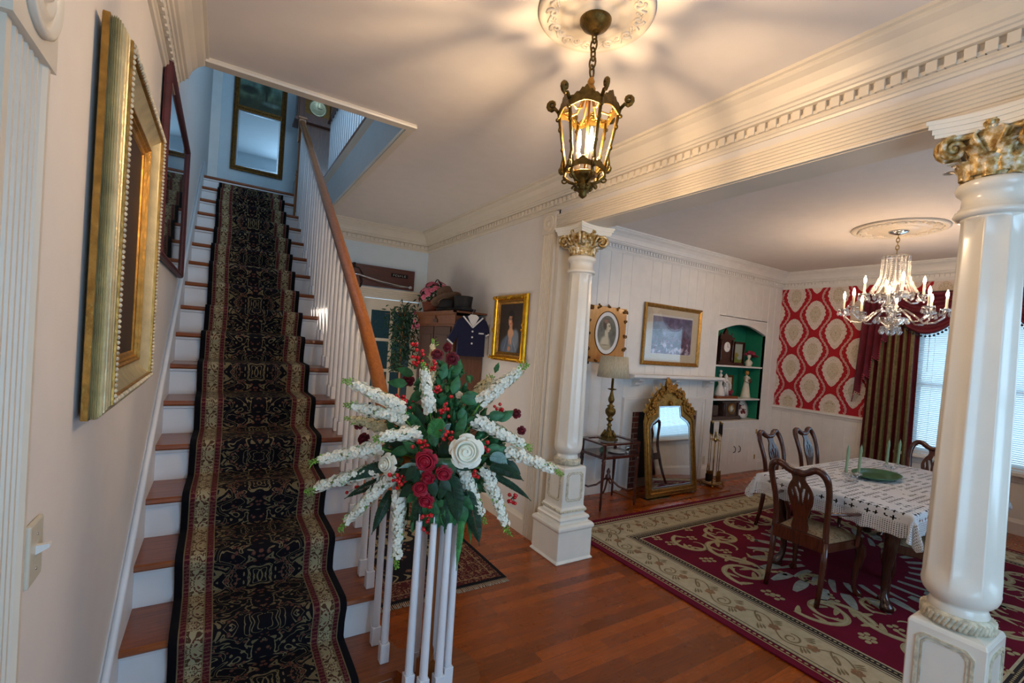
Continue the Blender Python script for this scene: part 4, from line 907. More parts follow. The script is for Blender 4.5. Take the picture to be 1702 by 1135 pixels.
# basket of pink flowers
bk = thing('flower_basket', 'wicker basket of pink flowers at the far end of the wardrobe top', 'basket', (2.46, 5.25, az))
mb = MB()
for i in range(9): z = az+.008+i*.013; r_ = .13+.025*(i/8); mb.tube([(2.46+(r_+.004*(-1)**(i+q))*cos(2*pi*q/28), 5.25+(r_+.004*(-1)**(i+q))*sin(2*pi*q/28)*1.1, z) for q in range(28)], .007, 5, closed=True)
mb.lathe([(.001, .002), (.125, .002), (.125, .008), (.001, .008)], (2.46, 5.25, az), 20); mb.build('basket', 'wicker', bk)
mb = MB(); mb.tube([(2.46, 5.25+.15*cos(a), az+.10+.30*sin(a)) for a in [pi*q/14 for q in range(15)]], .007, 6); mb.build('handle', 'near_black', bk)
def small_leaf(mb, p, d, n, L, W, mat=0, fold=.25):
    d = Vector(d).normalized(); n = Vector(n); s_ = d.cross(n); s_ = s_.normalized() if s_.length > 1e-5 else d.orthogonal().normalized(); n = s_.cross(d).normalized()
    p = Vector(p); q = [p, p+d*L*.35+s_*W/2-n*W*fold, p+d*L*.7+s_*W*.38-n*W*fold*1.2, p+d*L-n*W*.5, p+d*L*.7-s_*W*.38-n*W*fold*1.2, p+d*L*.35-s_*W/2-n*W*fold, p+d*L*.35, p+d*L*.7-n*W*.1]
    mb.add(q, [(0, 6, 1), (1, 6, 7, 2), (2, 7, 3), (0, 5, 6), (5, 4, 7, 6), (4, 3, 7)], mat, False)
def rnd_dir(zb=0.):
    v = Vector((random.gauss(0, 1), random.gauss(0, 1), random.gauss(0, 1)+zb)); return v.normalized()
def blossom(mb, c, n, r, mat=0, k=5):
    c = Vector(c); n = Vector(n).normalized(); a = n.orthogonal().normalized(); b = n.cross(a); ph = random.random()*6
    for i in range(k):
        w_ = 2*pi*i/k+ph; d = a*cos(w_)+b*sin(w_); s_ = n.cross(d)
        mb.add([c, c+d*r*.55+s_*r*.5+n*r*.18, c+d*r*.98+s_*r*.3+n*r*.05, c+d*r*.98-s_*r*.3+n*r*.05, c+d*r*.55-s_*r*.5+n*r*.18], [(0, 1, 2, 3, 4)], mat)
mb = MB(); fl_ = MB()
for i in range(190):
    d = rnd_dir(.9); d.z = abs(d.z)*.9+.05; p = Vector((2.46, 5.25, az+.12))+Vector((d.x*.18, d.y*.20, d.z*.24))*random.uniform(.5, 1.05)
    small_leaf(mb, p, rnd_dir(.4), rnd_dir(), .05, .025)
for i in range(46):
    d = rnd_dir(.8); d.z = abs(d.z); p = Vector((2.44, 5.22, az+.13))+Vector((d.x*.19, d.y*.21, d.z*.24)); blossom(fl_, p, d, .036, 0, 6); blossom(fl_, p+d*.008, d, .022, 0, 5)
for i in range(14): p = Vector((2.32+random.uniform(-.03, .05), 5.44+random.uniform(-.05, .12), az-random.uniform(-.03, .22))); small_leaf(mb, p, rnd_dir(), rnd_dir(), .06, .03); (blossom(fl_, p, rnd_dir(), .03, 0, 6) if i % 2 else None)
mb.build('foliage', 'leaf_dark', bk); fl_.build('pink_blossoms', 'petal_pink', bk)
# leafy tree between the wardrobe and the door
tr = thing('potted_tree', 'leafy dark green potted tree between the glazed door and the wardrobe', 'plant', (2.25, 5.78, 0))
mb = MB(); mb.lathe([(.11, 0), (.15, .28), (.16, .30), (.14, .30), (.13, .27), (.001, .26)], (2.25, 5.78, 0), 24); mb.build('pot', 'wicker', tr)
mb = MB(); mb.tube([(2.25, 5.78, .25), (2.27, 5.80, .8), (2.24, 5.76, 1.4), (2.26, 5.78, 2.0)], [.022, .018, .014, .006], 8)
br = []
for i in range(26):
    z = random.uniform(1.35, 2.05); d = rnd_dir(.2); e_ = Vector((2.25, 5.75, z))+Vector((d.x*.24, d.y*.22, d.z*.2)); br.append((Vector((2.25, 5.78, z-.05)), e_)); mb.tube([(2.25, 5.78, z-.05), tuple((Vector((2.25, 5.78, z-.05))+e_)/2+Vector((0, 0, .03))), tuple(e_)], [.005, .004, .002], 5)
mb.build('trunk', 'newel_wood', tr)
mb = MB()
for a, b in br:
    for q in range(46):
        p = a.lerp(b, random.uniform(.35, 1.12))+Vector((random.gauss(0, .05), random.gauss(0, .05), random.gauss(-.03, .07)))
        if p.x > 2.30 and p.y < 5.48: continue
        if p.y > BY-.06 or p.x > 2.64 or p.z > 2.2 or (p-Vector((2.27, 5.72, 1.75))).length > .50 or abs(p.x-2.27) > .27: continue
        small_leaf(mb, p, Vector((random.gauss(0, .6), random.gauss(0, .6), -.6+random.gauss(0, .4))), rnd_dir(), random.uniform(.05, .085), .018)
mb.build('foliage', 'leaf_dark', tr)
# sailor top on a hanger
so = thing('sailor_top', 'navy child sailor top with white piping hanging on the side of the wardrobe', 'top', (2.45, 4.40, 1.6))
F = 4.335
P = [(2.345, 1.585), (2.66, 1.585), (2.655, 1.86), (2.69, 1.80), (2.705, 1.83), (2.695, 1.90), (2.66, 1.965), (2.60, 1.995), (2.545, 2.01)]+[(2.50, 1.90)]+[(2.455, 2.01), (2.39, 1.99), (2.33, 1.95), (2.275, 1.83), (2.225, 1.745), (2.29, 1.70), (2.345, 1.80)]
P = [(a*1, b-.03) for a, b in P]
mb = MB(); mb.prism(P, (0, F-.02, 0), (1, 0, 0), (0, 0, 1), (0, .035, 0)); mb.build('body', 'navy_cloth', so, bevel=.004, bseg=2)
mb = MB()
def band(a, b, w_):
    dx, dz = b[0]-a[0], b[1]-a[1]; L = sqrt(dx*dx+dz*dz); nx_, nz_ = -dz/L*w_/2, dx/L*w_/2
    mb.prism([(a[0]+nx_, a[1]+nz_), (b[0]+nx_, b[1]+nz_), (b[0]-nx_, b[1]-nz_), (a[0]-nx_, a[1]-nz_)], (0, F-.0245, 0), (1, 0, 0), (0, 0, 1), (0, .006, 0))
for a, b in (((2.385, 1.965), (2.50, 1.855)), ((2.615, 1.965), (2.50, 1.855)), ((2.222, 1.72), (2.287, 1.672)), ((2.66, 1.775), (2.70, 1.798)), ((2.575, 1.80), (2.635, 1.80))): band(a, b, .015)
mb.build('white_piping', 'white_cloth', so)
for z in (1.815, 1.755, 1.69):
    mb = MB(); mb.ball((2.50, F-.025, z), .011, 10, 6); mb.build('button', 'ceramic', so)
hg = thing('clothes_hanger', 'wire hanger with a white collar form holding the navy sailor top', 'hanger', (2.50, 4.33, 1.95))
mb = MB(); mb.tube([(2.36, F, 1.935), (2.50, F, 1.985), (2.64, F, 1.935)], .004, 6); mb.tube([(2.50, F, 1.985), (2.50, F, 2.02)]+[(2.50+.014*cos(a), F, 2.034+.014*sin(a)) for a in [-pi/2+q*pi/6 for q in range(8)]], .0025, 6); mb.build('hook', 'silver', hg)
mb = MB(); mb.prism([(2.435, 1.965), (2.47, 1.99), (2.53, 1.99), (2.565, 1.965), (2.53, 1.90), (2.50, 1.87), (2.47, 1.90)], (0, F-.028, 0), (1, 0, 0), (0, 0, 1), (0, .01, 0)); mb.build('neck_form', 'white_cloth', hg)
# portrait of a lady
pt = thing('framed_portrait', 'gilt framed oil portrait of a dark-haired lady in a blue shawl', 'painting', (WX, 3.89, 1.53))
O4 = (WX-.008, 4.19, 1.54); w4, h4 = .60, .66
frame(pt, O4, (0, -1, 0), ZX, (-1, 0, 0), w4, h4, [('outer_moulding', 'gold_bright', [(.004, 0), (0, .012), (.006, .030), (.02, .042), (.034, .044), (.045, .034), (.05, .022)]), ('inner_moulding', 'gold', [(.05, .022), (.058, .026), (.066, .026), (.075, .014), (.09, .010), (.095, .004)])])
mb = MB()
for cy, cz in ((0, 0), (w4, 0), (0, h4), (w4, h4), (w4/2, 0), (w4/2, h4), (0, h4/2), (w4, h4/2)):
    for q in range(6):
        y_ = O4[1]-min(max(cy, .028), w4-.028)+random.uniform(-.05, .05)*(1 if .01 < cy < w4-.01 or cz in (0, h4) else .2); z_ = O4[2]+min(max(cz, .028), h4-.028)+random.uniform(-.05, .05)*(1 if cz not in (0, h4) else .2)
        mb.tube(spiral((O4[0]-.044, y_, z_), (0, 1, 0), (0, 0, 1), .014, 1.1, 8, random.random()*6), .005, 5)
mb.build('carved_ornament', 'gold_bright', pt)
def lady(u, v):
    n = vnoise(u*1.2, v*1.4, 6, 2); c = np.ones((len(u), 3))*np.array([.17, .12, .10]); c *= (.75+.5*n)[:, None]
    skin = (.80, .60, .46); hair = (.07, .05, .05)
    c = lay(c, el(u, v, .52, .74, .135, .13, .15), hair)
    c = lay(c, el(u, v, .55, .16, .36, .24, .12, 8), (.36, .42, .50)); c = lay(c, el(u, v, .30, .12, .2, .17, .25, 20), (.30, .36, .45)); c = lay(c, el(u, v, .72, .30, .16, .18, .2, -30), (.45, .50, .57))
    c = lay(c, el(u, v, .53, .52, .065, .13, .15), (.74, .53, .40)); c = lay(c, el(u, v, .53, .40, .13, .10, .2), skin); c = lay(c, el(u, v, .53, .27, .07, .13, .25), (.78, .58, .46))
    c = lay(c, el(u, v, .505, .655, .092, .125, .10), skin); c = lay(c, el(u, v, .58, .66, .05, .10, .4), (.66, .42, .31)); c = lay(c, el(u, v, .53, .79, .12, .05, .25), hair); c = lay(c, el(u, v, .61, .70, .04, .1, .2), hair)
    for x_ in (.465, .545): c = lay(c, el(u, v, x_, .675, .026, .012, .3), (.12, .08, .07)); c = lay(c, el(u, v, x_, .705, .035, .007, .4), (.2, .12, .09))
    c = lay(c, el(u, v, .502, .635, .012, .028, .5), (.9, .7, .56)); c = lay(c, el(u, v, .505, .588, .028, .010, .3), (.70, .20, .18))
    for a in range(7): c = lay(c, el(u, v, .3+a*.075, .14+.05*sin(a*2.), .012, .16, .6, -25+a*11)*.6, (.24, .29, .38) if a % 2 else (.58, .62, .67))
    c = lay(c, el(u, v, .50, .08, .07, .05, .3), (.72, .50, .38)); return c
canvas('portrait_canvas', (O4[0]-.006, O4[1]-.09, O4[2]+.09), (0, -(w4-.18), 0), (0, 0, h4-.18), 90, 100, lady, pt)
# small rug in the hall
def flat_rug(name, mat, x0, x1, y0, y1, z=.008, step=.1):
    mb = MB(); nx, ny_ = 12, 16; uv = []
    for j in range(ny_+1):
        for i in range(nx+1): x = x0+(x1-x0)*i/nx; y = y0+(y1-y0)*j/ny_; mb.v.append((x, y, z)); uv.append((x-(x0+x1)/2, y-(y0+y1)/2))
    for j in range(ny_):
        for i in range(nx): a = j*(nx+1)+i; mb.f.append((a, a+1, a+nx+2, a+nx+1)); mb.m.append(0); mb.s.append(False)
    return mb, uv
q = Mat('small_rug_pile', .95, 0, .2); c = q.nt.nodes.new('ShaderNodeUVMap'); c.uv_map = 'UVMap'; sp = q.nt.nodes.new('ShaderNodeSeparateXYZ'); q.nt.links.new(c.outputs[0], sp.inputs[0])
u_ = X(q.nt, sp.outputs[0]).abs(); v_ = X(q.nt, sp.outputs[1]).abs(); e1 = (u_*-1+.53).mn(v_*-1+.95)
col = ornate(q, u_, v_, 5, hexc('131017'), hexc('8F8062'), hexc('6E4A38'), .12, 4.)
b2 = ornate(q, u_, v_.ping(.12), 22, hexc('4E1A1C'), hexc('8A6A4C'), hexc('2A1518'), .12, 4.)
col = q.mix(e1.lt(.25), col, b2)
for lim, cc in ((.255, '8E6F50'), (.245, '4E1A1C')): pass
col = q.mix(e1.lt(.24)*e1.gt(.232), col, hexc('8E7858')); col = q.mix(e1.lt(.085)*e1.gt(.078), col, hexc('8E7858')); col = q.mix(e1.lt(.03), col, hexc('121016'))
q.color(col); q.bump(q.noise(q.vec(u_, v_, 0), 260, 1), .3, .004); M['small_rug_pile'] = q.m
sr = thing('area_rug', 'small dark patterned rug with cream fringe on the hall floor behind the balusters', 'rug', (1.63, 3.75, 0))
mb, uv = flat_rug('r', '', 1.10, 2.16, 2.82, 4.72, .009); mb.build('pile', 'small_rug_pile', sr, uv=uv, solid=.008)
mb = MB()
for y_, s_ in ((2.82, -1), (4.72, 1)):
    for i in range(88): x_ = 1.102+i*.01205; mb.tube([(x_, y_, .006), (x_+random.uniform(-.003, .003), y_+s_*.025, .005), (x_+random.uniform(-.006, .006), y_+s_*.05, .0035)], .003, 4)
mb.build('fringe', 'fringe_cream', sr, kind='stuff')

# ------------------------------------------------------------------ the flower arrangement on the volute
FC = Vector((NX_, NY_, 1.119)); FD = 2.12
VU = Vector([CR[i][0] for i in range(3)]); VD = Vector([CR[i][1] for i in range(3)]); VF = Vector([CR[i][2] for i in range(3)])
fa = thing('flower_arrangement', 'large arrangement of white flower spikes and red roses at the foot of the handrail', 'flower arrangement', tuple(FC))
def fp(cx, cy, d=0.): return at(500+cx/2.767, 540+cy/2.767, FD-d)
mb = MB(); mb.lathe([(.05, -.002), (.065, .0), (.085, .06), (.09, .10), (.08, .10), (.075, .06), (.001, .05)], tuple(FC), 24); mb.build('bowl', 'dish_green', fa)
HUB = fp(640, 640, -.02)
def bez(a, b, c, n): return [a*(1-t)**2+b*(2*t*(1-t))+c*t*t for t in [i/n for i in range(n+1)]]
def spike(b, t, db=.04, dt=.08, mat='petal_white', wid=.034):
    B = fp(*b, db); T_ = fp(*t, dt); mid = B.lerp(T_, .5)+Vector((0, 0, .012)); ax = bez(B, mid, T_, 24); L = (T_-B).length
    st_ = MB(); fl2 = MB(); st_.tube([tuple(HUB.lerp(B, .4))]+[tuple(p) for p in ax], [.004]+[.0035-.002*i/24 for i in range(25)], 6)
    n = int(L/.0025)
    for i in range(n):
        f = i/n; p = ax[min(24, int(f*24))].lerp(ax[min(24, int(f*24)+1)], (f*24) % 1); tt = (T_-B).normalized()
        o = tt.orthogonal().normalized(); a = i*2.4+random.random()*.5; o = Matrix.Rotation(a, 3, tt) @ o
        if f < .86:
            r_ = wid*(1.0-.50*f**2)*random.uniform(.55, 1.12); c = p+o*r_*.85; nn = (o+tt*.25+rnd_dir()*.25).normalized(); blossom(fl2, c, nn, random.uniform(.0135, .0175)*(1.08-.35*f), 0, 4)
        else:
            r_ = wid*.42*(1.15-f)*3.0; c = p+o*r_+tt*.006; st_.tube([tuple(p), tuple(c)], [.0012, .0009], 4); st_.ball(c, .0036, 5, 4)
        if i % 5 == 0 and f > .2: small_leaf(st_, p+o*.01, o+tt*.5, rnd_dir(), .022, .008)
    fo = fl2.build('flower_spike', mat, fa); st_.build('stalk', 'stem', fo)
for a in (((470, 385), (195, 255)), ((485, 440), (200, 368)), ((365, 568), (40, 632)), ((350, 665), (20, 768)), ((425, 690), (175, 945)), ((455, 770), (440, 1120)), ((592, 395), (562, 175)), ((830, 355), (1045, 182)), ((800, 440), (1060, 575)), ((950, 580), (1205, 690)), ((728, 640), (848, 912)), ((845, 660), (958, 962))):
    spike(*a, db=.06, dt=random.uniform(.06, .14))
spike((540, 500), (335, 522), .10, .18); spike((400, 478), (205, 430), -.02, -.02, 'petal_cream', .03); spike((800, 330), (885, 238), -.04, -.06, 'petal_cream', .03); spike((605, 260), (607, 68), -.02, -.02, 'petal_cream', .016)
def petal_patch(mb, c, n, a0, wdt, r0, r1, lift, mat=0):
    n = Vector(n).normalized(); a = n.orthogonal().normalized(); b = n.cross(a); vs = []; fs = []
    for i in range(5):
        f = i/4; r = r0+(r1-r0)*(f**.8); h = lift*f-(r1*.22*max(0, f-.7)/.3)
        for j in range(5):
            g = (j-2)/2; ang = a0+g*wdt*(.55+.45*sin(pi*min(1, f+.15))); rr = r*(1-.05*g*g); vs.append(tuple(Vector(c)+(a*cos(ang)+b*sin(ang))*rr+n*(h-.0015*j % .002-.1*r1*g*g*f)))
    for i in range(4):
        for j in range(4): k = i*5+j; fs.append((k, k+1, k+6, k+5))
    mb.add(vs, fs, mat, True)
def rose(c, n, r, mat, name='rose'):
    mb = MB(); c = Vector(c)
    nn = Vector(n).normalized(); a_ = nn.orthogonal().normalized(); b_ = nn.cross(a_)
    for k in range(5): petal_patch(mb, c, n, k*1.257+.2, .85, r*.1, r*1.0, r*.30)
    for k in range(5): petal_patch(mb, c, n, k*1.257+.8, .85, r*.08, r*.84, r*.52)
    mb.ball(c+nn*r*.22, r*.52, 12, 8, sz=.8)
    vs = []; fs = []; N_ = 110; ph = random.random()*6
    for i in range(N_+1):   # spiralled inner petals
        f = i/N_; w_ = f*3.4*2*pi+ph; rr = r*(.05+.62*f**.9)*(1+.05*sin(w_*1.6)); D_ = a_*cos(w_)+b_*sin(w_); h = r*(.86-.34*f)*(1+.05*sin(w_*1.6))
        vs += [tuple(c+D_*rr*.8+nn*h*.35), tuple(c+D_*rr+nn*h), tuple(c+D_*rr*1.10+nn*h*1.02), tuple(c+D_*(rr*1.16)+nn*h*.93)]
    for i in range(N_):
        for j_ in range(3): q_ = 4*i+j_; fs.append((q_, q_+1, q_+5, q_+4))
    mb.add(vs, fs, 0, True)
    return mb.build(name, mat, fa)
VN = (-VF+Vector((0, 0, .15))).normalized()
for x_, y_, r_, mt, dd in ((627, 137, 30, 'petal_dark_red', 0), (675, 103, 24, 'petal_dark_red', -.02), (698, 155, 33, 'petal_dark_red', .02), (578, 622, 50, 'petal_red', .22), (658, 680, 36, 'petal_red', .23), (587, 700, 32, 'petal_red', .2), (550, 753, 36, 'petal_red', .19), (577, 805, 36, 'petal_red', .17), (992, 408, 24, 'petal_dark_red', 0), (1015, 485, 22, 'petal_dark_red', 0), (266, 460, 24, 'petal_dark_red', -.05), (290, 525, 32, 'petal_dark_red', -.05), (495, 255, 30, 'petal_dark_red', -.03), (570, 400, 20, 'petal_dark_red', 0)):
    rose(fp(x_, y_, dd), VN+rnd_dir()*.35, r_/2.767*FD/FPX, mt)
rose(fp(762, 582, .24), VN+VU*.1, 74/2.767*FD/FPX, 'petal_white'); rose(fp(405, 640, .14), VN-VU*.6, 50/2.767*FD/FPX, 'petal_white'); rose(fp(728, 322, .02), VN, 18/2.767*FD/FPX, 'petal_white')
def berries(cx, cy, n, sx, sy, d=.1, r=.0085):
    mb = MB(); stm = MB(); C0 = fp(cx, cy, d)
    for i in range(n):
        p = fp(cx+random.uniform(-sx, sx), cy+random.uniform(-sy, sy), d+random.uniform(-.01, .03)); mb.ball(p, r*random.uniform(.85, 1.1), 10, 7); stm.tube([tuple(C0-VF*-.03), tuple(p)], .0012, 4)
    o = mb.build('berry_cluster', 'berry', fa); stm.build('berry_stalks', 'leaf_dark', o)
for a in ((520, 105, 6, 14, 18, 0), (550, 155, 14, 38, 35, .02), (610, 195, 7, 20, 30, .02), (625, 300, 8, 22, 18, .06), (660, 395, 11, 24, 38, .09), (440, 345, 10, 35, 25, .02), (500, 365, 7, 28, 18, .02), (675, 515, 11, 28, 24, .18), (550, 545, 11, 36, 20, .15), (845, 565, 8, 24, 26, .17), (435, 722, 12, 30, 34, .17), (475, 705, 3, 10, 14, .14), (810, 690, 5, 16, 20, .16), (920, 385, 11, 36, 34, -.02), (975, 800, 10, 26, 28, .0), (578, 885, 8, 24, 24, .16), (572, 945, 3, 12, 12, .15), (240, 760, 4, 34, 16, -.04), (648, 475, 3, 10, 10, .12), (690, 330, 2, 6, 6, .05), (590, 835, 3, 15, 10, .16)):
    berries(*a)
def frond(a, b, d0, d1, W=.032, n=22, mat='leaf_dark', bend=.02, name='fern_frond'):
    A = fp(*a, d0); B = fp(*b, d1); C = A.lerp(B, .5)+Vector((0, 0, bend)); ax = bez(A, C, B, n*2); mb = MB(); mb.tube([tuple(p) for p in ax], .0018, 5); tt = (B-A).normalized(); sd = tt.cross(VF).normalized()
    for i in range(1, n*2):
        f = i/(n*2); w_ = W*(sin(pi*min(1, .25+f*.78))**.8)
        for s_ in (-1, 1): small_leaf(mb, ax[i], sd*s_+tt*.45-Vector((0, 0, .12)), -VF+rnd_dir()*.3, w_, .011)
    mb.build(name, mat, fa)
frond((620, 800), (600, 960), .16, .16, .035, 16, 'leaf'); frond((665, 800), (668, 940), .17, .17, .03, 16, 'leaf_dark'); frond((560, 790), (520, 930), .14, .15, .03, 14, 'leaf_dark'); frond((690, 690), (722, 915), .17, .18, .05); frond((760, 760), (822, 1015), .12, .12, .045); frond((420, 760), (325, 965), .04, .06, .03); frond((420, 640), (215, 720), .08, .10, .035); frond((430, 700), (200, 800), .02, .02, .028, 18)
frond((870, 645), (1025, 718), .10, .12, .032); frond((880, 690), (1060, 810), .04, .02, .02); frond((600, 520), (650, 435), .14, .17, .04, 10, 'leaf_light'); frond((580, 560), (480, 395), .06, .05, .035, 18, 'leaf'); frond((745, 860), (715, 1130), .14, .15, .018, 26, 'leaf_light', name='trailing_vine'); frond((775, 900), (780, 1005), .08, .08, .012, 10, 'leaf_light', name='trailing_vine'); frond((560, 640), (600, 470), .05, .05, .04, 16, 'leaf_light'); frond((480, 780), (488, 920), .02, .02, .016, 14, 'leaf', name='trailing_vine')
frond((550, 655), (450, 660), .17, .19, .014, 9, 'leaf_silver', name='silver_leaf'); frond((870, 600), (950, 640), .12, .13, .03, 8, 'leaf_silver', name='silver_leaf'); frond((640, 520), (690, 455), .12, .14, .016, 8, 'leaf_silver', name='silver_leaf'); frond((560, 700), (555, 640), .19, .2, .014, 6, 'leaf_silver', name='silver_leaf')
def big_leaf(mb, p, d, n, L, W):
    d = Vector(d).normalized(); s_ = d.cross(Vector(n)).normalized(); n = s_.cross(d).normalized(); vs = []; fs = []
    for i in range(7):
        f = i/6; w_ = W/2*sin(pi*(f**.75))**.9; dr_ = -L*.18*f*f
        vs += [tuple(p+d*L*f+s_*w_+n*(dr_-w_*.25)), tuple(p+d*L*f+n*(dr_+.002)), tuple(p+d*L*f-s_*w_+n*(dr_-w_*.25))]
    for i in range(6):
        for j in range(2): k = 3*i+j; fs.append((k, k+1, k+4, k+3))
    mb.add(vs, fs, 0, True)
def leaves(name, mat, items, L, W):
    for cx, cy, ax_, ay_, d in items:
        mb = MB(); p = fp(cx, cy, d); big_leaf(mb, p, VU*ax_+VD*ay_, -VF+rnd_dir()*.3, L*random.uniform(.85, 1.15), W); mb.build(name, mat, fa)
leaves('leaf', 'leaf', [(490, 270, -1, -.1, .04), (520, 230, -1, -.3, .02), (740, 330, 1, -.1, .08), (735, 330, 1, .5, .1), (760, 440, 1, 0, .08), (740, 380, .1, 1, .09), (700, 320, .3, -1, .04), (650, 250, .2, -1, .02), (700, 240, .3, -.8, 0), (500, 570, -1, .2, .12), (620, 560, -.3, -1, .15), (540, 590, -.8, -.5, .16), (860, 560, 1, .3, .1), (850, 600, 1, -.4, .1), (640, 860, .3, 1, .16), (620, 850, -.7, 1, .14), (860, 420, 1, -.1, .04), (900, 440, .9, -.5, .02), (690, 560, .6, -.9, .14), (720, 500, .4, -1, .1), (560, 300, -.5, .5, .03)], .085, .045)
leaves('leaf', 'leaf_dark', [(530, 650, -.5, .6, .2), (510, 670, .3, 1, .19), (560, 690, -1, .1, .19), (600, 715, .2, 1, .2), (640, 715, .8, .8, .2), (620, 700, -.3, 1, .19), (660, 720, -.2, 1, .19)], .075, .045)
leaves('leaf', 'leaf', [(640, 800, .2, 1, .17), (690, 800, .6, 1, .16), (600, 800, -.4, 1, .16), (730, 790, .9, 1, .15), (560, 790, -.8, 1, .14), (660, 850, .1, 1, .17), (700, 840, -.2, 1, .17), (620, 840, .1, 1, .16), (740, 830, .2, 1, .15), (580, 830, -.1, 1, .15)], .085, .05)
leaves('leaf', 'leaf_dark', [(600, 640, -1, -.1, .12), (650, 620, .2, -1, .12), (700, 640, 1, .1, .14), (600, 740, -.5, 1, .12), (640, 760, .4, 1, .12), (660, 760, .9, .7, .12), (520, 660, -1, .6, .1), (820, 660, 1, .8, .08), (880, 560, 1, .4, .05), (930, 620, 1, .9, .03), (480, 560, -1, -.2, .04), (800, 480, .7, -.7, .06), (560, 470, -.4, -1, .05), (520, 740, -.8, .6, .12)], .10, .05)
mb = MB()
for i in range(620):
    a = random.random()*2*pi; rr = sqrt(random.random()); cx, cy = 655+rr*255*cos(a), 600+rr*262*sin(a)*.95
    if rr > .75 and cy > 700: cy -= 60
    p = fp(cx, cy, .05*(1-rr)+random.uniform(-.12, .03)); small_leaf(mb, p, VU*cos(a)+VD*sin(a)+rnd_dir()*.6, -VF+rnd_dir()*.6, random.uniform(.04, .08), random.uniform(.018, .034), 0)
for i in range(200):
    cx, cy = 650+random.gauss(0, 60), random.uniform(200, 460); p = fp(cx, cy, random.uniform(-.08, .0)); small_leaf(mb, p, rnd_dir(.5), -VF+rnd_dir()*.6, .055, .026)
for i in range(110):
    cx, cy = random.uniform(520, 780), random.uniform(740, 905); p = fp(cx, cy, random.uniform(.02, .15)); small_leaf(mb, p, VD+VU*random.uniform(-1, 1)+rnd_dir()*.3, -VF+rnd_dir()*.5, random.uniform(.045, .075), random.uniform(.02, .034), 0)
mb.build('filler_foliage', 'leaf', fa)
mb = MB()
for i in range(30):
    a = 2*pi*i/30; e_ = fp(650+190*cos(a), 600+200*sin(a), -.02); mb.tube([tuple(FC+Vector((0, 0, .08))), tuple(FC.lerp(e_, .5)+Vector((0, 0, .05))), tuple(e_)], .002, 5)
mb.build('stems', 'leaf_dark', fa)
# ------------------------------------------------------------------ dining room: rug
BR = (3.15, 7.15, .15, 3.42)
q = Mat('rug_border', .95, 0, .2); x, y, z = q.coords(); n = q.noise(q.vec(x, y, 0), 20, 2); q.color(q.ramp(n, [(.3, hexc('ABA084')), (.7, hexc('B9AE92'))])); q.bump(q.noise(q.vec(x, y, 0), 200, 1), .3, .004); M['rug_border'] = q.m
q = Mat('rug_field', .95, 0, .2); x, y, z = q.coords(); n = q.noise(q.vec(x, y, 0), 3, 2); q.color(q.ramp(n, [(.3, hexc('5E0A24')), (.7, hexc('6E0E2C'))])); q.bump(q.noise(q.vec(x, y, 0), 200, 1), .3, .004); M['rug_field'] = q.m
plain('rug_scroll', 'A3946E', .95, 0, .22, 30, .3, 220); plain('rug_leaf', '94978E', .95, 0, .2, 30, .3, 220); plain('rug_vine', '7A6A4C', .95, 0, .2, 30); plain('rug_flower', '8A6648', .95, 0, .2, 30); plain('rug_dark', '1C1214', .95, 0, .2, 30)
mb = MB(); x0, x1, y0, y1 = BR; zt = .012
mb.box(x0, x1, y0, y1, .001, zt, 0)
def ring(i0, i1, z, mat):
    mb.prism(rect(x0+i0, x1-i0, y0+i0, y1-i0), (0, 0, zt), (1, 0, 0), (0, 1, 0), (0, 0, z), mat, holes=[rect(x0+i1, x1-i1, y0+i1, y1-i1)])
ring(.10, .52, .0008, 1); ring(.055, .062, .001, 2); ring(.098, .104, .0014, 3); ring(.13, .136, .0014, 3); ring(.42, .426, .0014, 3); ring(.44, .452, .0014, 3); ring(.46, .505, .0012, 3)
def dots(ins, st, r, mat, z=.0022):
    for (a0, a1, c_, hz) in ((x0+ins, x1-ins, y0+ins, 1), (x0+ins, x1-ins, y1-ins, 1), (y0+ins, y1-ins, x0+ins, 0), (y0+ins, y1-ins, x1-ins, 0)):
        n = int((a1-a0)/st)
        for i in range(n):
            a = a0+(i+.5)*st; P = [(a+r*cos(w_), c_+r*.75*sin(w_)) for w_ in [k*pi/3 for k in range(6)]]
            if not hz: P = [(c_+r*.75*sin(w_), a+r*cos(w_)) for w_ in [k*pi/3 for k in range(6)]]
            mb.add([(a_, b_, zt+z) for a_, b_ in P], [tuple(range(6))], mat)
dots(.078, .034, .012, 2); dots(.118, .030, .010, 4); dots(.482, .028, .010, 2)
rc = ((x0+x1)/2, (y0+y1)/2)
def rib(pts, w0, w1, z=.0015, mat=2, kk=1.):
    n = len(pts); ws = [(w0+(w1-w0)*i/n)*(sin(pi*min(1, .12+.9*i/n))**.5)*kk+.0015 for i in range(n)]; mb.ribbon(pts, ws, zt+z, mat)
def scroll(cx, cy, R_, a0, sweep, w_, mx=1, my=1, leaf=True):
    pts = []
    for i in range(40):
        f = i/39; r_ = R_*(1-.80*f); a = radians(a0+sweep*f); pts.append((cx+r_*cos(a), cy+r_*sin(a)))
    for sx in (1, -1):
        for sy in (1, -1):
            f = [(rc[0]+sx*(p[0]-rc[0]), rc[1]+sy*(p[1]-rc[1])) for p in pts]; rib(f, w_, w_*.35)
            rib(f, w_*.25, w_*.1, .0025, 1)
            if leaf:
                for k in (0, 6, 12, 20):   # acanthus lobes off the outer edge
                    a, b = f[k], f[k+2]; dx, dy = b[0]-a[0], b[1]-a[1]; L = sqrt(dx*dx+dy*dy)+1e-6; s_ = -sx*sy*(1 if sweep > 0 else -1)
                    lob = [(a[0]+(dy*s_)/L*t*.13*R_/.3+dx/L*(.02-t*.05), a[1]-(dx*s_)/L*t*.13*R_/.3+dy/L*(.02-t*.05)) for t in np.linspace(0, 1, 7)]; rib(lob, w_*.9, w_*.2, .0018)
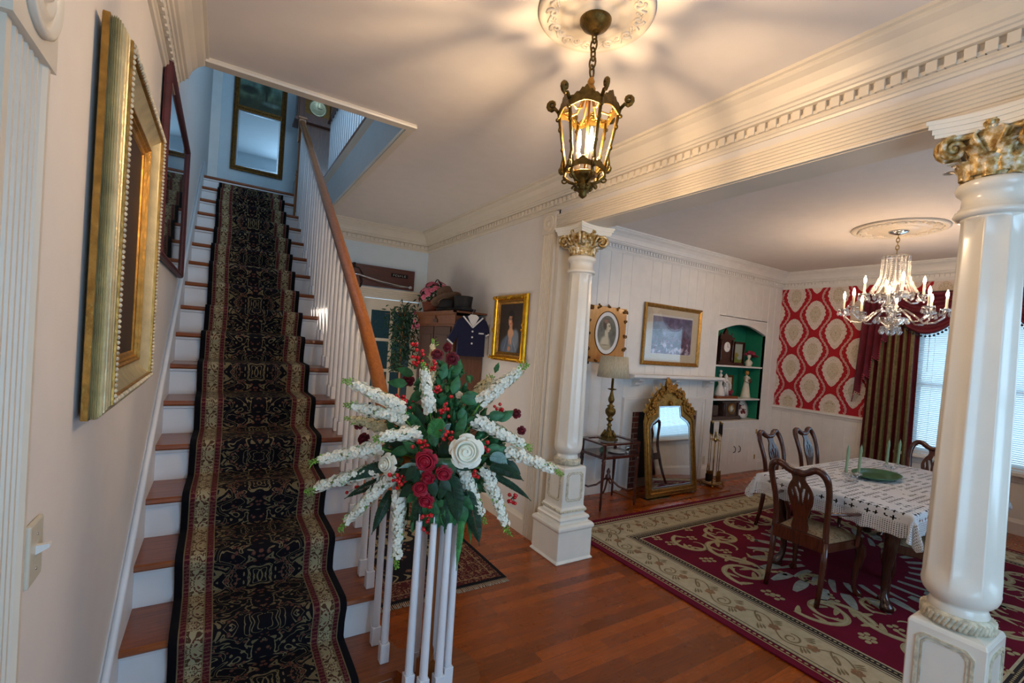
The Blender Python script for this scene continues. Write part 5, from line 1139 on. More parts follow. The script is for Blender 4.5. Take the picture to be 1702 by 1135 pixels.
def blossoms(cx, cy, r=.035):
    for sx in (1, -1):
        for sy in (1, -1):
            X_, Y_ = rc[0]+sx*(cx-rc[0]), rc[1]+sy*(cy-rc[1])
            for k in range(4):
                a = k*pi/2+.4; P = [(X_+r*.9*cos(a)+r*.62*cos(w_), Y_+r*.9*sin(a)+r*.5*sin(w_)) for w_ in [j*pi/5 for j in range(10)]]; mb.add([(p_[0], p_[1], zt+.0012+.0001*k) for p_ in P], [tuple(range(10))], 2)
for a in ((3.98, 1.45, .24, -60, 300, .030), (3.97, 2.05, .22, 200, -320, .026), (4.28, 1.15, .26, 120, 300, .03), (4.05, 2.62, .20, 90, 320, .024), (4.55, 2.70, .19, -100, -320, .024), (4.95, .78, .22, 20, 300, .024), (5.0, 2.72, .20, 60, 300, .022), (4.45, 2.25, .16, 180, 300, .018), (4.38, 1.75, .13, 0, 300, .016), (4.5, .92, .2, 200, -300, .022)):
    scroll(*a)
for a in ((3.86, 1.2), (3.9, 2.35), (4.2, 2.4), (3.82, 2.85), (4.3, 2.88), (3.85, .85), (4.15, .85), (4.2, 1.55), (4.25, 1.95), (3.83, 1.75), (4.7, 2.45), (4.6, .72), (3.95, 2.6), (4.75, 1.05), (5.2, 2.5)): blossoms(*a)
for i in range(26):   # pale leafy wreath under the table
    a = 2*pi*i/26; c_ = (rc[0]+.86*cos(a), rc[1]+.52*sin(a)); tip = (rc[0]+1.10*cos(a+.06), rc[1]+.74*sin(a+.06))
    rib([(c_[0]+(tip[0]-c_[0])*t, c_[1]+(tip[1]-c_[1])*t) for t in np.linspace(0, 1, 8)], .05, .02, .0015, 5)
    rib([(rc[0]+(.62+.03*t*8)*cos(a+.1*t), rc[1]+(.34+.03*t*8)*sin(a+.1*t)) for t in np.linspace(0, 1, 6)], .03, .01, .0014, 5)
def border_vine(P, L):
    n = int(L/.46); st_ = L/n
    pts = [P(t, .085*sin(2*pi*t/st_)) for t in np.linspace(.1, L-.1, int(L/.02))]; mb.ribbon(pts, .0055, zt+.0016, 6)
    for i in range(n*2):
        t0 = (i+.5)*st_/2; sg = 1 if i % 2 else -1
        if t0 < .2 or t0 > L-.2: continue
        sp_ = [P(t0+.055*(1-.8*f)*cos(sg*f*9+1.0), -sg*.02+.060*(1-.8*f)*sin(f*9+1.0)) for f in np.linspace(0, 1, 26)]; mb.ribbon(sp_, [.006]*18+[.005, .004, .004, .003, .003, .002, .002, .002], zt+.0019, 6)
        for k in range(5):
            a = k*2*pi/5; c_ = P(t0+st_*.25, sg*.0); mb.add([(c_[0]+.022*cos(a)+.016*cos(w_), c_[1]+.022*sin(a)+.016*sin(w_), zt+.002+.0001*k) for w_ in [j*pi/4 for j in range(8)]], [tuple(range(8))], 7)
        for q_ in (-.10, .10):
            for k in range(3): lf = [P(t0+q_+.012*k+.04*f, sg*(.07+.02*k)*(1-.5*f)) for f in np.linspace(0, 1, 6)]; mb.ribbon(lf, [.003, .007, .008, .006, .004, .001], zt+.0017+.0001*k, 6)
bi = .27
border_vine(lambda t, o: (x0+bi+o, y0+t), y1-y0); border_vine(lambda t, o: (x1-bi+o, y0+t), y1-y0); border_vine(lambda t, o: (x0+t, y0+bi+o), x1-x0); border_vine(lambda t, o: (x0+t, y1-bi+o), x1-x0)
big = mb.build('area_rug', ['rug_field', 'rug_border', 'rug_scroll', 'rug_dark', 'rug_scroll', 'rug_leaf', 'rug_vine', 'rug_flower'])
tag(big, 'large crimson rug with beige scrolls and border under the dining table', 'rug')

# ------------------------------------------------------------------ dining table, cloth and what stands on it
TX0, TX1, TY0, TY1, TZ = 4.28, 6.28, 1.16, 2.20, .762
tb = thing('dining_table', 'dark wooden dining table with carved cabriole legs under the lace cloth', 'table', (5.25, 1.68, .013))
mb = MB(); mb.box(TX0+.01, TX1-.01, TY0+.01, TY1-.01, TZ-.03, TZ-.004); mb.build('tabletop', 'table_wood', tb, bevel=.008)
mb = MB()
for y_ in (TY0+.14, TY1-.165):
    P = [(TX0+.12, TZ-.03), (TX0+.12, TZ-.13)]+[(TX0+.12+(TX1-TX0-.24)*i/24, TZ-.13+.035*abs(sin(pi*i/8))) for i in range(1, 24)]+[(TX1-.12, TZ-.13), (TX1-.12, TZ-.03)]; mb.prism(P, (0, y_, 0), (1, 0, 0), (0, 0, 1), (0, .025, 0))
for x_ in (TX0+.12, TX1-.145):
    P = [(TY0+.14, TZ-.03), (TY0+.14, TZ-.13)]+[(TY0+.14+(TY1-TY0-.28)*i/12, TZ-.13+.035*abs(sin(pi*i/6))) for i in range(1, 12)]+[(TY1-.14, TZ-.13), (TY1-.14, TZ-.03)]; mb.prism(P, (x_, 0, 0), (0, 1, 0), (0, 0, 1), (.025, 0, 0))
mb.build('apron', 'table_wood', tb)
def cabriole(mb, x, y, z0, z1, dx, dy, s=1., mat=0):
    H_ = z1-z0; L = sqrt(dx*dx+dy*dy); dx, dy = dx/L, dy/L
    prof = [(0, .030, 1.0), (.0, .034, .92), (.022, .040, .84), (.030, .036, .74), (.018, .028, .58), (.002, .021, .40), (-.006, .017, .24), (.0, .017, .13), (.018, .024, .07), (.030, .032, .035), (.034, .030, .008), (.034, .022, 0)]
    mb.tube([(x+dx*o*s, y+dy*o*s, z0+H_*f) for o, r, f in prof], [r*s for o, r, f in prof], 10, mat)
for sx, sy in ((0, 0), (1, 0), (0, 1), (1, 1)):
    mb = MB(); x_ = TX0+.15 if not sx else TX1-.15; y_ = TY0+.16 if not sy else TY1-.16; cabriole(mb, x_, y_, .013, TZ-.03, (1 if sx else -1), (1 if sy else -1), 1.35); mb.build('leg', 'table_wood', tb)
def cloth():
    nx, ny_ = 128, 84; ov = .18; W_, H_ = TX1-TX0+2*ov, TY1-TY0+2*ov; vs = []; uv = []; dr = []
    for j in range(ny_+1):
        for i in range(nx+1):
            u, v = W_*i/nx, H_*j/ny_; x = TX0-ov+u; y = TY0-ov+v
            ex = max(TX0-x, x-TX1, 0); ey = max(TY0-y, y-TY1, 0); sx = -1 if x < TX0 else 1; sy = -1 if y < TY0 else 1
            X_ = min(max(x, TX0), TX1); Y_ = min(max(y, TY0), TY1); e_ = sqrt(ex*ex+ey*ey)
            if ex > 0 and ey > 0:
                drop = e_*.98 if e_ < ov*1.25 else ov*1.2+(e_-ov*1.25)*.6; a = atan2(ey, ex); rad = .02+.055*min(1, e_/.18)*(1+.55*sin(a*8)); X_ += sx*cos(a)*rad; Y_ += sy*sin(a)*rad; z = TZ+.004-max(0, drop-.01)
            elif e_ > 0:
                t = min(1, e_/.10); along = x if ey > 0 else y; rip = .016*sin(along*15)+.012*sin(along*31+1); out = .010+.012*t+rip*t*(e_/ov)
                if ex > 0: X_ += sx*out
                else: Y_ += sy*out
                scal = .012*abs(sin(along*pi/.11)); z = TZ+.004-max(0, e_-.008)*(1)+(scal if e_ > ov*.93 else 0)
            else: z = TZ+.004
            vs.append((X_, Y_, z)); uv.append((u, v)); dr.append(1. if e_ > .075 else 0.)
    fs = []
    for j in range(ny_):
        for i in range(nx): a = j*(nx+1)+i; fs.append((a, a+1, a+nx+2, a+nx+1))
    mb = MB(); mb.add(vs, fs, 0, True); o = mb.build('tablecloth', 'crochet', uv=uv); at_ = o.data.attributes.new('drape', 'FLOAT', 'POINT'); at_.data.foreach_set('value', dr)
    tag(o, 'white crocheted lace cloth draped over the dining table', 'tablecloth')
cloth(); ZT = TZ+.006
ds = MB(); ds.lathe([(.001, 0), (.15, 0), (.22, .012), (.265, .030), (.27, .036), (.262, .036), (.21, .018), (.14, .008), (.001, .008)], (5.28, 1.72, ZT), 48, sx=1, sy=.62)
tag(ds.build('tray', ['dish_green']), 'long oval green tray in the middle of the dining table', 'tray')
def candle_holder(x, y, label):
    t_ = thing('candle_holder', label, 'candle holder', (x, y, ZT), 0, 'two-armed glass candle holders on the dining table')
    mb = MB(); mb.lathe([(.001, 0), (.045, 0), (.048, .008), (.02, .014), (.010, .024), (.016, .034), (.012, .05), (.006, .058), (.001, .06)], (0, 0, 0), 20)
    mb.build('foot', 'crystal', t_, world=False)
    mb = MB()
    for s_ in (-1, 1):
        mb.tube([(0, 0, .045), (s_*.03, 0, .03), (s_*.055, 0, .035), (s_*.065, 0, .055)], [.008, .007, .007, .009], 8); mb.lathe([(.008, .05), (.020, .058), (.022, .068), (.014, .07), (.013, .085), (.010, .085), (.001, .07)], (s_*.065, 0, 0), 14)
        for q in range(6): a = q*pi/3; mb.ball((s_*.065+.022*cos(a), .022*sin(a), .056), .007, 6, 4, sz=1.6)
    mb.build('arms', 'crystal', t_, world=False); return t_
ch1 = candle_holder(0, 0, 'clear glass two-armed candle holder on the near side of the green tray')
ch1.location = (4.87, 1.75, ZT); ch1.rotation_euler = (0, 0, -.35)
ch2 = dup(ch1, (5.72, 1.76, ZT), -.35, 'clear glass two-armed candle holder on the far side of the green tray')
def taper(x, y, label):
    mb = MB(); mb.lathe([(.0095, 0), (.0105, .02), (.0105, .17), (.012, .18), (.010, .205), (.006, .225), (.002, .235), (.001, .237)], (0, 0, 0), 14); mb.lathe([(.001, .235), (.001, .246)], (0, 0, 0), 5)
    o = mb.build('taper_candle', 'candle_green'); o.location = (x, y, ZT+.070); o.rotation_euler = (.02, .02, 0); return tag(o, label, 'candle', 'green candles on the dining table')
for (hx, hy), nm in (((4.87, 1.75), 'near'), ((5.72, 1.76), 'far')):
    for s_, sd in ((-1, 'left'), (1, 'right')):
        taper(hx+s_*.065*cos(-.35), hy+s_*.065*sin(-.35), f'pale green taper candle in the {sd} arm of the {nm} glass holder')

# ------------------------------------------------------------------ queen anne chairs (local: facing +X)
def chair(label, arms, loc, rz, group='queen anne dining chairs'):
    t_ = thing('dining_chair', label, 'chair', loc, rz, group); sw_ = .25; SH = .45
    P = [(-.20, -.19), (.22, -.25), (.25, -.22), (.25, .22), (.22, .25), (-.20, .19)]
    mb = MB(); mb.prism(P, (0, 0, SH-.075), (1, 0, 0), (0, 1, 0), (0, 0, .065)); mb.build('seat_rail', 'chair_wood', t_, world=False, bevel=.008)
    mb = MB(); vs = []; fs = []; n = 10
    for j in range(n+1):
        for i in range(n+1):
            u, v = i/n, j/n; x = -.19+.43*u; hw = .185+.055*u; y = -hw+2*hw*v; vs.append((x, y, SH-.012+.045*(1-(2*u-1)**4)*(1-(2*v-1)**4)))
    for j in range(n):
        for i in range(n): a = j*(n+1)+i; fs.append((a, a+1, a+n+2, a+n+1))
    mb.add(vs, fs, 0, True); mb.box(-.19, .24, -.185, .185, SH-.03, SH-.012); mb.build('seat', 'seat_fabric', t_, world=False)
    for s_ in (-1, 1):
        mb = MB(); cabriole(mb, .215, s_*.215, 0, SH-.02, 1, s_*.8, .95); mb.build('leg', 'chair_wood', t_, world=False)
    for s_ in (-1, 1):
        mb = MB(); mb.tube([(-.27, s_*.18, 0), (-.235, s_*.18, .15), (-.215, s_*.18, .30), (-.21, s_*.18, .45)], [.017, .019, .022, .022], 8); mb.build('leg', 'chair_wood', t_, world=False)
    mb = MB(); half = [(.18, .45), (.175, .56), (.185, .70), (.20, .82), (.197, .91), (.165, .962), (.115, .965), (.07, .93), (.03, .915), (0, .92)]
    def bk(y, z): return (-.21-.02*sin(pi*(z-.45)/.5)*-1-.10*((z-.45)/.5)**1.6, y, z)
    full = [bk(-y, z) for y, z in half]+[bk(y, z) for y, z in half[::-1][1:]]
    def smooth(pts, it=2):
        for _ in range(it):
            o_ = [pts[0]]
            for a, b in zip(pts, pts[1:]): o_ += [tuple(.75*p_+.25*q_ for p_, q_ in zip(a, b)), tuple(.25*p_+.75*q_ for p_, q_ in zip(a, b))]
            pts = o_+[pts[-1]]
        return pts
    full = smooth(full); mb.tube(full, [.021+.005*min(1, max(0, (p[2]-.85)/.1)) for p in full], 8, flat=1.); mb.build('backrest_frame', 'chair_wood', t_, world=False)
    R_ = [(.05, .47), (.062, .50), (.045, .56), (.058, .62), (.085, .70), (.092, .76), (.07, .82), (.042, .86), (.050, .90), (.075, .925)]
    R_ = [tuple(p) for p in smooth([(a, b, 0) for a, b in R_], 1)]; R_ = [(a, b) for a, b, _ in R_]
    out = R_+[(-a, b) for a, b in R_[::-1]]
    h1 = [(.010, .66), (.028, .74), (.040, .80), (.022, .80), (.008, .75)]; holes = [h1, [(-a, b) for a, b in h1][::-1], [(0, .78), (.010, .82), (0, .86), (-.010, .82)], [(.052, .70), (.064, .76), (.058, .79), (.048, .74)], [(-.052, .70), (-.048, .74), (-.058, .79), (-.064, .76)]]
    m2 = MB(); m2.prism(out, (0, 0, 0), (0, 1, 0), (0, 0, 1), (.014, 0, 0), holes=holes)
    m2.v = [(bk(y, z)[0]+x-.007, y, z) for x, y, z in m2.v]; m2.build('splat', 'chair_wood', t_, world=False)
    mb = MB(); mb.box(-.235, -.20, -.18, .18, .375, .475); mb.build('back_rail', 'chair_wood', t_, world=False, bevel=.004)
    if arms:
        for s_ in (-1, 1):
            mb = MB(); mb.tube(smooth([(-.215, s_*.185, .66), (-.12, s_*.24, .665), (0, s_*.275, .66), (.12, s_*.28, .655), (.17, s_*.26, .64), (.165, s_*.235, .625)]), .018, 8, flat=.7); mb.tube(smooth([(.10, s_*.275, .645), (.09, s_*.265, .58), (.13, s_*.25, .50), (.12, s_*.245, .40)]), .0155, 8); mb.build('arm', 'chair_wood', t_, world=False)
    return t_
ZR = .014
cA = chair('dining armchair with its back to the hall, nearest the left column', True, (4.22, 1.725, ZR), 0)
cB = chair('dining chair pushed under the near long side of the table, half behind the column', False, (4.84, 1.20, ZR), pi/2+.25)
dup(cB, (5.30, 2.40, ZR), -pi/2, 'left one of the two dining chairs on the far long side of the table')
dup(cB, (6.02, 2.40, ZR), -pi/2, 'right one of the two dining chairs on the far long side of the table')
dup(cB, (6.40, 1.72, ZR), pi, 'dining chair at the window end of the table')

# ------------------------------------------------------------------ chandelier
ceiling_y = 1.955; HX, HY = 5.98, 1.955
cl = thing('chandelier', 'crystal chandelier with candle bulbs hanging over the dining table', 'chandelier', (HX, HY, 2.07))
mb = MB(); mb.lathe([(.001, 3.085), (.02, 3.085), (.075, 3.105), (.085, 3.119), (.001, 3.119)], (HX, HY, 0), 24); mb.build('canopy', 'silver', cl)
mb = MB(); chain(mb, HX, HY, 2.90, 3.09, .05, .004, .013); mb.build('chain', 'brass', cl)
mb = MB(); mb.lathe([(.001, 2.16), (.03, 2.17), (.05, 2.20), (.03, 2.23), (.02, 2.28), (.045, 2.32), (.055, 2.36), (.03, 2.40), (.015, 2.45), (.02, 2.55), (.035, 2.60), (.018, 2.65), (.015, 2.78), (.03, 2.84), (.02, 2.88), (.005, 2.90)], (HX, HY, 0), 16); mb.build('stem', 'crystal', cl)
mb = MB(); mb.lathe([(.10, 2.875), (.118, 2.865), (.118, 2.855), (.10, 2.86), (.03, 2.865), (.03, 2.875)], (HX, HY, 0), 24); mb.lathe([(.03, 2.15), (.12, 2.235), (.14, 2.25), (.13, 2.25), (.03, 2.17)], (HX, HY, 0), 24); mb.lathe([(.02, 2.44), (.14, 2.475), (.16, 2.49), (.15, 2.492), (.02, 2.45)], (HX, HY, 0), 24); mb.lathe([(.02, 2.125), (.07, 2.16), (.085, 2.165), (.08, 2.15), (.02, 2.11)], (HX, HY, 0), 20); mb.build('glass_dish', 'crystal', cl)
for i in range(18):
    a = 2*pi*i/18; mb = MB(); n = 26
    for j in range(n):
        f = j/(n-1); r_ = .112+.008*f+.085*max(0, f-.45)**1.4*2; z = 2.855-.36*f; mb.ball((HX+r_*cos(a), HY+r_*sin(a), z), .0085, 6, 4)
    mb.build('bead_string', 'crystal', cl)
for i in range(12):
    a = 2*pi*(i+.5)/12; mb = MB()
    for j in range(14): f = j/13; r_ = .055+.03*f; mb.ball((HX+r_*cos(a), HY+r_*sin(a), 2.84-.26*f), .007, 6, 4)
    mb.build('bead_string', 'crystal', cl)
def drop(mb, x, y, z, s=1.): mb.lathe([(.001, -.046*s), (.009*s, -.034*s), (.011*s, -.026*s), (.006*s, -.010*s), (.001, 0)], (x, y, z), 6, smooth=False)
def arm(a, R_, zr, zc, zcup, bulbs=True):
    D = Vector((cos(a), sin(a), 0)); P0 = Vector((HX, HY, 0)); mb = MB()
    pts = [P0+D*.03+Vector((0, 0, zr)), P0+D*(R_*.25)+Vector((0, 0, zr+.035)), P0+D*(R_*.45)+Vector((0, 0, zr-.03)), P0+D*(R_*.62)+Vector((0, 0, zc-.02)), P0+D*(R_*.82)+Vector((0, 0, zc-.01)), P0+D*(R_*.97)+Vector((0, 0, zc+.04)), P0+D*R_+Vector((0, 0, zcup))]
    mb.tube(pts, .009, 8); ar = mb.build('arm', 'crystal', cl); c = P0+D*R_+Vector((0, 0, zcup))
    mb = MB(); mb.lathe([(.01, -.012), (.035, .0), (.050, .012), (.048, .014), (.03, .004), (.014, .006), (.015, .03), (.01, .03)], tuple(c), 14); mb.build('drip_pan', 'crystal', ar)
    mb = MB()
    for q in range(6): w_ = 2*pi*q/6+a; mb.ball(c+Vector((.046*cos(w_), .046*sin(w_), 0)), .006, 6, 4); drop(mb, c.x+.046*cos(w_), c.y+.046*sin(w_), c.z-.006, 1.15)
    mb.build('prism_drops', 'crystal', ar)
    mb = MB(); mb.lathe([(.0105, .02), (.0105, .115), (.008, .12), (.001, .121)], tuple(c), 10); cs = mb.build('candle_sleeve', 'candle_ivory', ar)
    mb = MB(); mb.lathe([(.005, .121), (.010, .135), (.0125, .150), (.011, .165), (.006, .182), (.002, .196), (.001, .198)], tuple(c), 10); mb.build('bulb', 'bulb_chandelier', cs)
for i in range(8): arm(2*pi*i/8+.25, .40, 2.30, 2.22, 2.325)
for i in range(4): arm(2*pi*i/4+.6, .24, 2.46, 2.42, 2.475)
mb = MB()
for i in range(10): a = 2*pi*i/10; drop(mb, HX+.078*cos(a), HY+.078*sin(a), 2.16, 1.7)
for i in range(16): a = 2*pi*i/16; drop(mb, HX+.155*cos(a), HY+.155*sin(a), 2.485, 1.2); drop(mb, HX+.135*cos(a), HY+.135*sin(a), 2.245, 1.2)
mb.ball((HX, HY, 2.095), .024, 8, 6); mb.build('prism_drops', 'crystal', cl)

# ------------------------------------------------------------------ fireplace wall
fpl = thing('fireplace', 'white fireplace surround with a red brick opening behind the gilt mirror', 'fireplace', (5.35, FY, 0))
mb = MB(); ox0, ox1, oz = 4.70, 5.97, .975
mb.box(ox0-.05, ox0, FY, FY+.45, 0, oz+.06); mb.box(ox1, ox1+.05, FY, FY+.45, 0, oz+.06); mb.box(ox0-.05, ox1+.05, FY+.40, FY+.45, 0, oz+.06); mb.box(ox0-.05, ox1+.05, FY, FY+.45, oz, oz+.06); mb.box(ox0, ox1, FY, FY+.42, -.02, .004); mb.box(ox0, ox0+.13, FY-.004, FY+.02, 0, oz); mb.box(ox1-.13, ox1, FY-.004, FY+.02, 0, oz); mb.build('brick_opening', 'red_brick', fpl)
mb = MB(); mb.box(ox0+.01, ox1-.01, FY+.30, FY+.39, 0, oz); mb.build('firebox', 'near_black', fpl)
mb = MB(); SP = [(0, 0), (0, .018), (.02, .018), (.03, .012), (.10, .012), (.115, .022), (.15, .024), (.165, .034), (.18, .034), (.18, 0)]
def surr(mb, a, b, N, w_): pass
I = rect(ox0, ox1, -.2, oz)
for w0, w1, th in ((0, .02, .02), (.02, .115, .013), (.115, .155, .024), (.155, .18, .036)):
    out = [(ox0-w1, 0), (ox0-w1, oz+w1), (ox1+w1, oz+w1), (ox1+w1, 0), (ox1+w0, 0), (ox1+w0, oz+w0), (ox0-w0, oz+w0), (ox0-w0, 0)]; mb.prism(out, (0, FY, 0), (1, 0, 0), (0, 0, 1), (0, -th, 0))
mb.build('surround', 'white_paint', fpl)
ms = thing('mantel_shelf', 'white mantel shelf on brackets above the fireplace', 'shelf', (5.4, FY, 1.37))
mb = MB(); mb.prism([(0, 1.40), (.15, 1.40), (.16, 1.415), (.19, 1.42), (.19, 1.455), (0, 1.455)], (4.50, FY, 0), (0, -1, 0), (0, 0, 1), (1.80, 0, 0)); mb.build('shelf', 'white_paint', ms, bevel=.004)
for x_ in (4.66, 5.35, 6.06):
    mb = MB(); mb.prism([(0, 1.30), (.03, 1.30), (.06, 1.325), (.07, 1.35), (.12, 1.375), (.13, 1.40), (0, 1.40)], (x_, FY, 0), (0, -1, 0), (0, 0, 1), (.09, 0, 0)); mb.build('bracket', 'white_paint', ms)
hb = MB(); hb.prism(rect(4.45, 6.05, 3.55, 4.09), (0, 0, .0015), (1, 0, 0), (0, 1, 0), (0, 0, .009), holes=[rect(4.51, 5.99, 3.61, 4.085)]); hb = hb.build('hearth_border', 'tread_wood'); tag(hb, 'low wooden border strip around the hearth in front of the fireplace', 'hearth border')
vt = thing('floor_vent', 'metal floor vent at the left end of the hearth border', 'vent', (4.78, 3.68, 0))
mb = MB(); mb.box(4.60, 5.0, 3.64, 3.75, .0015, .005); mb.build('grille', 'silver', vt)
for i in range(14): pass
# oval portrait
op = thing('framed_portrait', 'old oval portrait of a woman in profile in a tan frame with ornate corners', 'picture', (4.15, FY, 1.57))
O5 = (3.86, FY-.006, 1.575); w5, h5 = .60, .66
mb = MB(); ov = [(w5/2+.195*cos(a), h5/2+.02+.255*sin(a)) for a in [2*pi*k/48 for k in range(48)]]
mb.prism(rect(0, w5, 0, h5), O5, (1, 0, 0), (0, 0, 1), (0, -.02, 0), holes=[ov]); mb.build('frame_board', 'tan_frame', op)
mb = MB(); ov2 = [(w5/2+.150*cos(a), h5/2+.02+.205*sin(a)) for a in [2*pi*k/48 for k in range(48)]]
mb.prism(ov, (O5[0], O5[1]-.006, O5[2]), (1, 0, 0), (0, 0, 1), (0, -.010, 0), holes=[ov2]); mb.build('oval_mat', 'paper_white', op)
mb = MB(); mb.tube([(O5[0]+w5/2+.195*cos(a), O5[1]-.022, O5[2]+h5/2+.02+.255*sin(a)) for a in [2*pi*k/40 for k in range(40)]], .006, 6, closed=True)
def orn(mb, x, z, n, sp_, y_=O5[1]-.024):
    for k in range(n):
        px_, pz_ = x+random.uniform(-sp_, sp_), z+random.uniform(-sp_, sp_); mb.tube(spiral((px_, y_, pz_), (1, 0, 0), (0, 0, 1), random.uniform(.012, .022), 1.2, 9, random.random()*6), .006, 5)
for x_, z_ in ((0, 0), (w5, 0), (0, h5), (w5, h5)): orn(mb, O5[0]+x_+(.02 if x_ == 0 else -.02), O5[2]+z_+(.02 if z_ == 0 else -.02), 7, .035)
for f in (.25, .5, .75): orn(mb, O5[0]+w5*f, O5[2]+h5-.008, 3, .02); orn(mb, O5[0]+w5*f, O5[2]+.008, 2, .02); orn(mb, O5[0]+w5-.01, O5[2]+h5*f, 3, .02); orn(mb, O5[0]+.01, O5[2]+h5*f, 2, .02)
mb.build('carved_ornament', 'gold_dark', op)
def oval_lady(u, v):
    n = vnoise(u, v, 4, 4); c = np.ones((len(u), 3))*np.array([.42, .42, .38]); c *= (.8+.4*n)[:, None]; c = lay(c, np.clip((.3-v)*2, 0, 1), (.5, .5, .46))
    dr_ = (.70, .66, .56); sk = (.80, .76, .66); hr = (.30, .26, .22)
    c = lay(c, el(u, v, .42, .07, .34, .22, .15), dr_); c = lay(c, el(u, v, .45, .27, .22, .14, .3), sk); c = lay(c, el(u, v, .50, .46, .085, .20, .25, 12), sk)
    c = lay(c, el(u, v, .47, .74, .17, .155, .15), hr); c = lay(c, el(u, v, .57, .66, .115, .135, .10), sk); c = lay(c, el(u, v, .68, .64, .025, .03, .3), sk); c = lay(c, el(u, v, .46, .83, .12, .06, .3), (.55, .42, .36)); c = lay(c, el(u, v, .43, .68, .06, .07, .3), hr)
    c = lay(c, el(u, v, .62, .69, .028, .012, .3), (.25, .2, .18)); c = lay(c, el(u, v, .62, .715, .04, .008, .4), (.3, .25, .2)); c = lay(c, el(u, v, .645, .585, .024, .010, .3), (.6, .38, .34)); c = lay(c, el(u, v, .50, .62, .04, .07, .6)*.5, (.62, .56, .48))
    c = lay(c, el(u, v, .45, .16, .17, .02, .6), (.6, .55, .46)); return c
canvas('portrait_print', (O5[0]+w5/2-.155, O5[1]-.010, O5[2]+h5/2+.02-.21), (.31, 0, 0), (0, 0, .42), 70, 90, oval_lady, op)
# landscape print
lp = thing('framed_print', 'wide gilt framed print with cream mat hanging above the mantel shelf', 'picture', (5.35, FY, 1.56))
O6 = (4.77, FY-.008, 1.575); w6, h6 = 1.13, .79
frame(lp, O6, AX, ZX, NX, w6, h6, [('frame_moulding', 'gold', [(.003, 0), (0, .018), (.006, .030), (.018, .034), (.03, .028), (.045, .020), (.05, .014), (.055, .005)])])
mb = MB(); mb.prism(rect(.05, w6-.05, .05, h6-.05), (O6[0], O6[1]-.006, O6[2]), AX, ZX, (0, -.002, 0), holes=[rect(.165, w6-.165, .15, h6-.13)]); mb.build('mat_board', 'paper', lp)
mb = MB(); mb.prism(rect(.155, w6-.155, .135, h6-.12), (O6[0], O6[1]-.0045, O6[2]), AX, ZX, (0, -.001, 0)); mb.build('paper_margin', 'paper_white', lp)
def hills(u, v):
    n = vnoise(u*1.6, v, 5, 9); n2 = vnoise(u*3, v*2.4, 9, 3); c = np.ones((len(u), 3))*np.array([.55, .55, .66]); c = lay(c, np.clip((v-.55)*3, 0, 1), (.42, .42, .55))
    c = lay(c, np.clip(((.9-abs(u-.12)*2.2)-v)*10, 0, 1)*np.clip((v-.3)*5, 0, 1), (.38, .38, .48)); c = lay(c, np.clip(((.72-abs(u-.8)*.9)-v)*10, 0, 1), (.44, .43, .55)); c = lay(c, np.clip((.45+.08*np.sin(u*7)-v)*8, 0, 1), (.36, .36, .46))
    k = np.clip((n2-.52)*9, 0, 1)*np.clip((.52-v)*8, 0, 1); c = lay(c, k, (.52, .22, .34)); c = lay(c, np.clip((n-.55)*8, 0, 1)*np.clip((.4-v)*6, 0, 1), (.70, .66, .74)); c = lay(c, el(u, v, .80, .56, .012, .15, .4), (.45, .25, .34)); c *= (.75+.5*n)[:, None]; return c
canvas('print_sheet', (O6[0]+.175, O6[1]-.0062, O6[2]+.155), (w6-.35, 0, 0), (0, 0, h6-.31), 90, 56, hills, lp)
mb = MB(); mb.box(O6[0]+.05, O6[0]+w6-.05, O6[1]-.0125, O6[1]-.011, O6[2]+.05, O6[2]+h6-.05); mb.build('glazing', 'glazing', lp)
# standing gilt mirror leaning on the fireplace
gm = thing('standing_mirror', 'arched gilt mirror with carved crest leaning against the fireplace', 'mirror', (5.09, 3.70, .012)); gm.rotation_euler = (-.135, 0, 0)
hw = .46
def mprof(w_):   # outline of the mirror's arch (half), width scale
    R_ = [(w_, .02), (w_, .84), (w_-.02, .90), (w_-.09, .95), (w_-.17, .98), (w_-.20, 1.02), (w_-.20, 1.10)]; return R_
def sym(R_): return R_+[(-a, b) for a, b in R_[::-1]]
oR = [(hw, 0), (hw, .90), (hw-.03, .97), (hw-.11, 1.03), (hw-.17, 1.07), (hw-.19, 1.17)]; iR = [(hw-.085, .09), (hw-.085, .83), (hw-.12, .88), (hw-.19, .92), (hw-.245, .95), (hw-.255, 1.08)]
mb = MB(); mb.prism(sym(oR), (0, .02, 0), (1, 0, 0), (0, 0, 1), (0, -.035, 0), holes=[sym(iR)])
mid = [((a+c_)/2+.008, (b+d_)/2) for (a, b), (c_, d_) in zip(oR, iR)]
for s_ in (1, -1): mb.tube([(s_*a, -.018, b) for a, b in mid], .014, 8)
mb.tube([(-hw+.04, -.018, .045), (hw-.04, -.018, .045)], .014, 8); mb.build('frame_moulding', 'gold', gm, world=False, bevel=.006)
mb = MB(); mb.prism(sym(iR), (0, -.001, 0), (1, 0, 0), (0, 0, 1), (0, .004, 0)); mb.build('mirror_glass', 'mirror', gm, world=False)
mb = MB(); iR2 = [(a-.022, b+(.022 if k == 0 else -.018)) for k, (a, b) in enumerate(iR)]; mb.prism(sym(iR), (0, -.006, 0), (1, 0, 0), (0, 0, 1), (0, .003, 0), holes=[sym(iR2)]); mb.build('bevelled_edge', 'silver', gm, world=False)
mb = MB(); random.seed(21)
cr = [(.44, 1.00), (.40, 1.06), (.34, 1.12), (.29, 1.19), (.22, 1.26), (.13, 1.31), (.05, 1.34), (0, 1.38)]
back = [(.45, .93), (.42, 1.06), (.31, 1.18), (.20, 1.27), (.07, 1.33), (.03, 1.41), (0, 1.42)]; inn_ = [(.26, 1.08), (.30, 1.04), (.38, 1.0)]
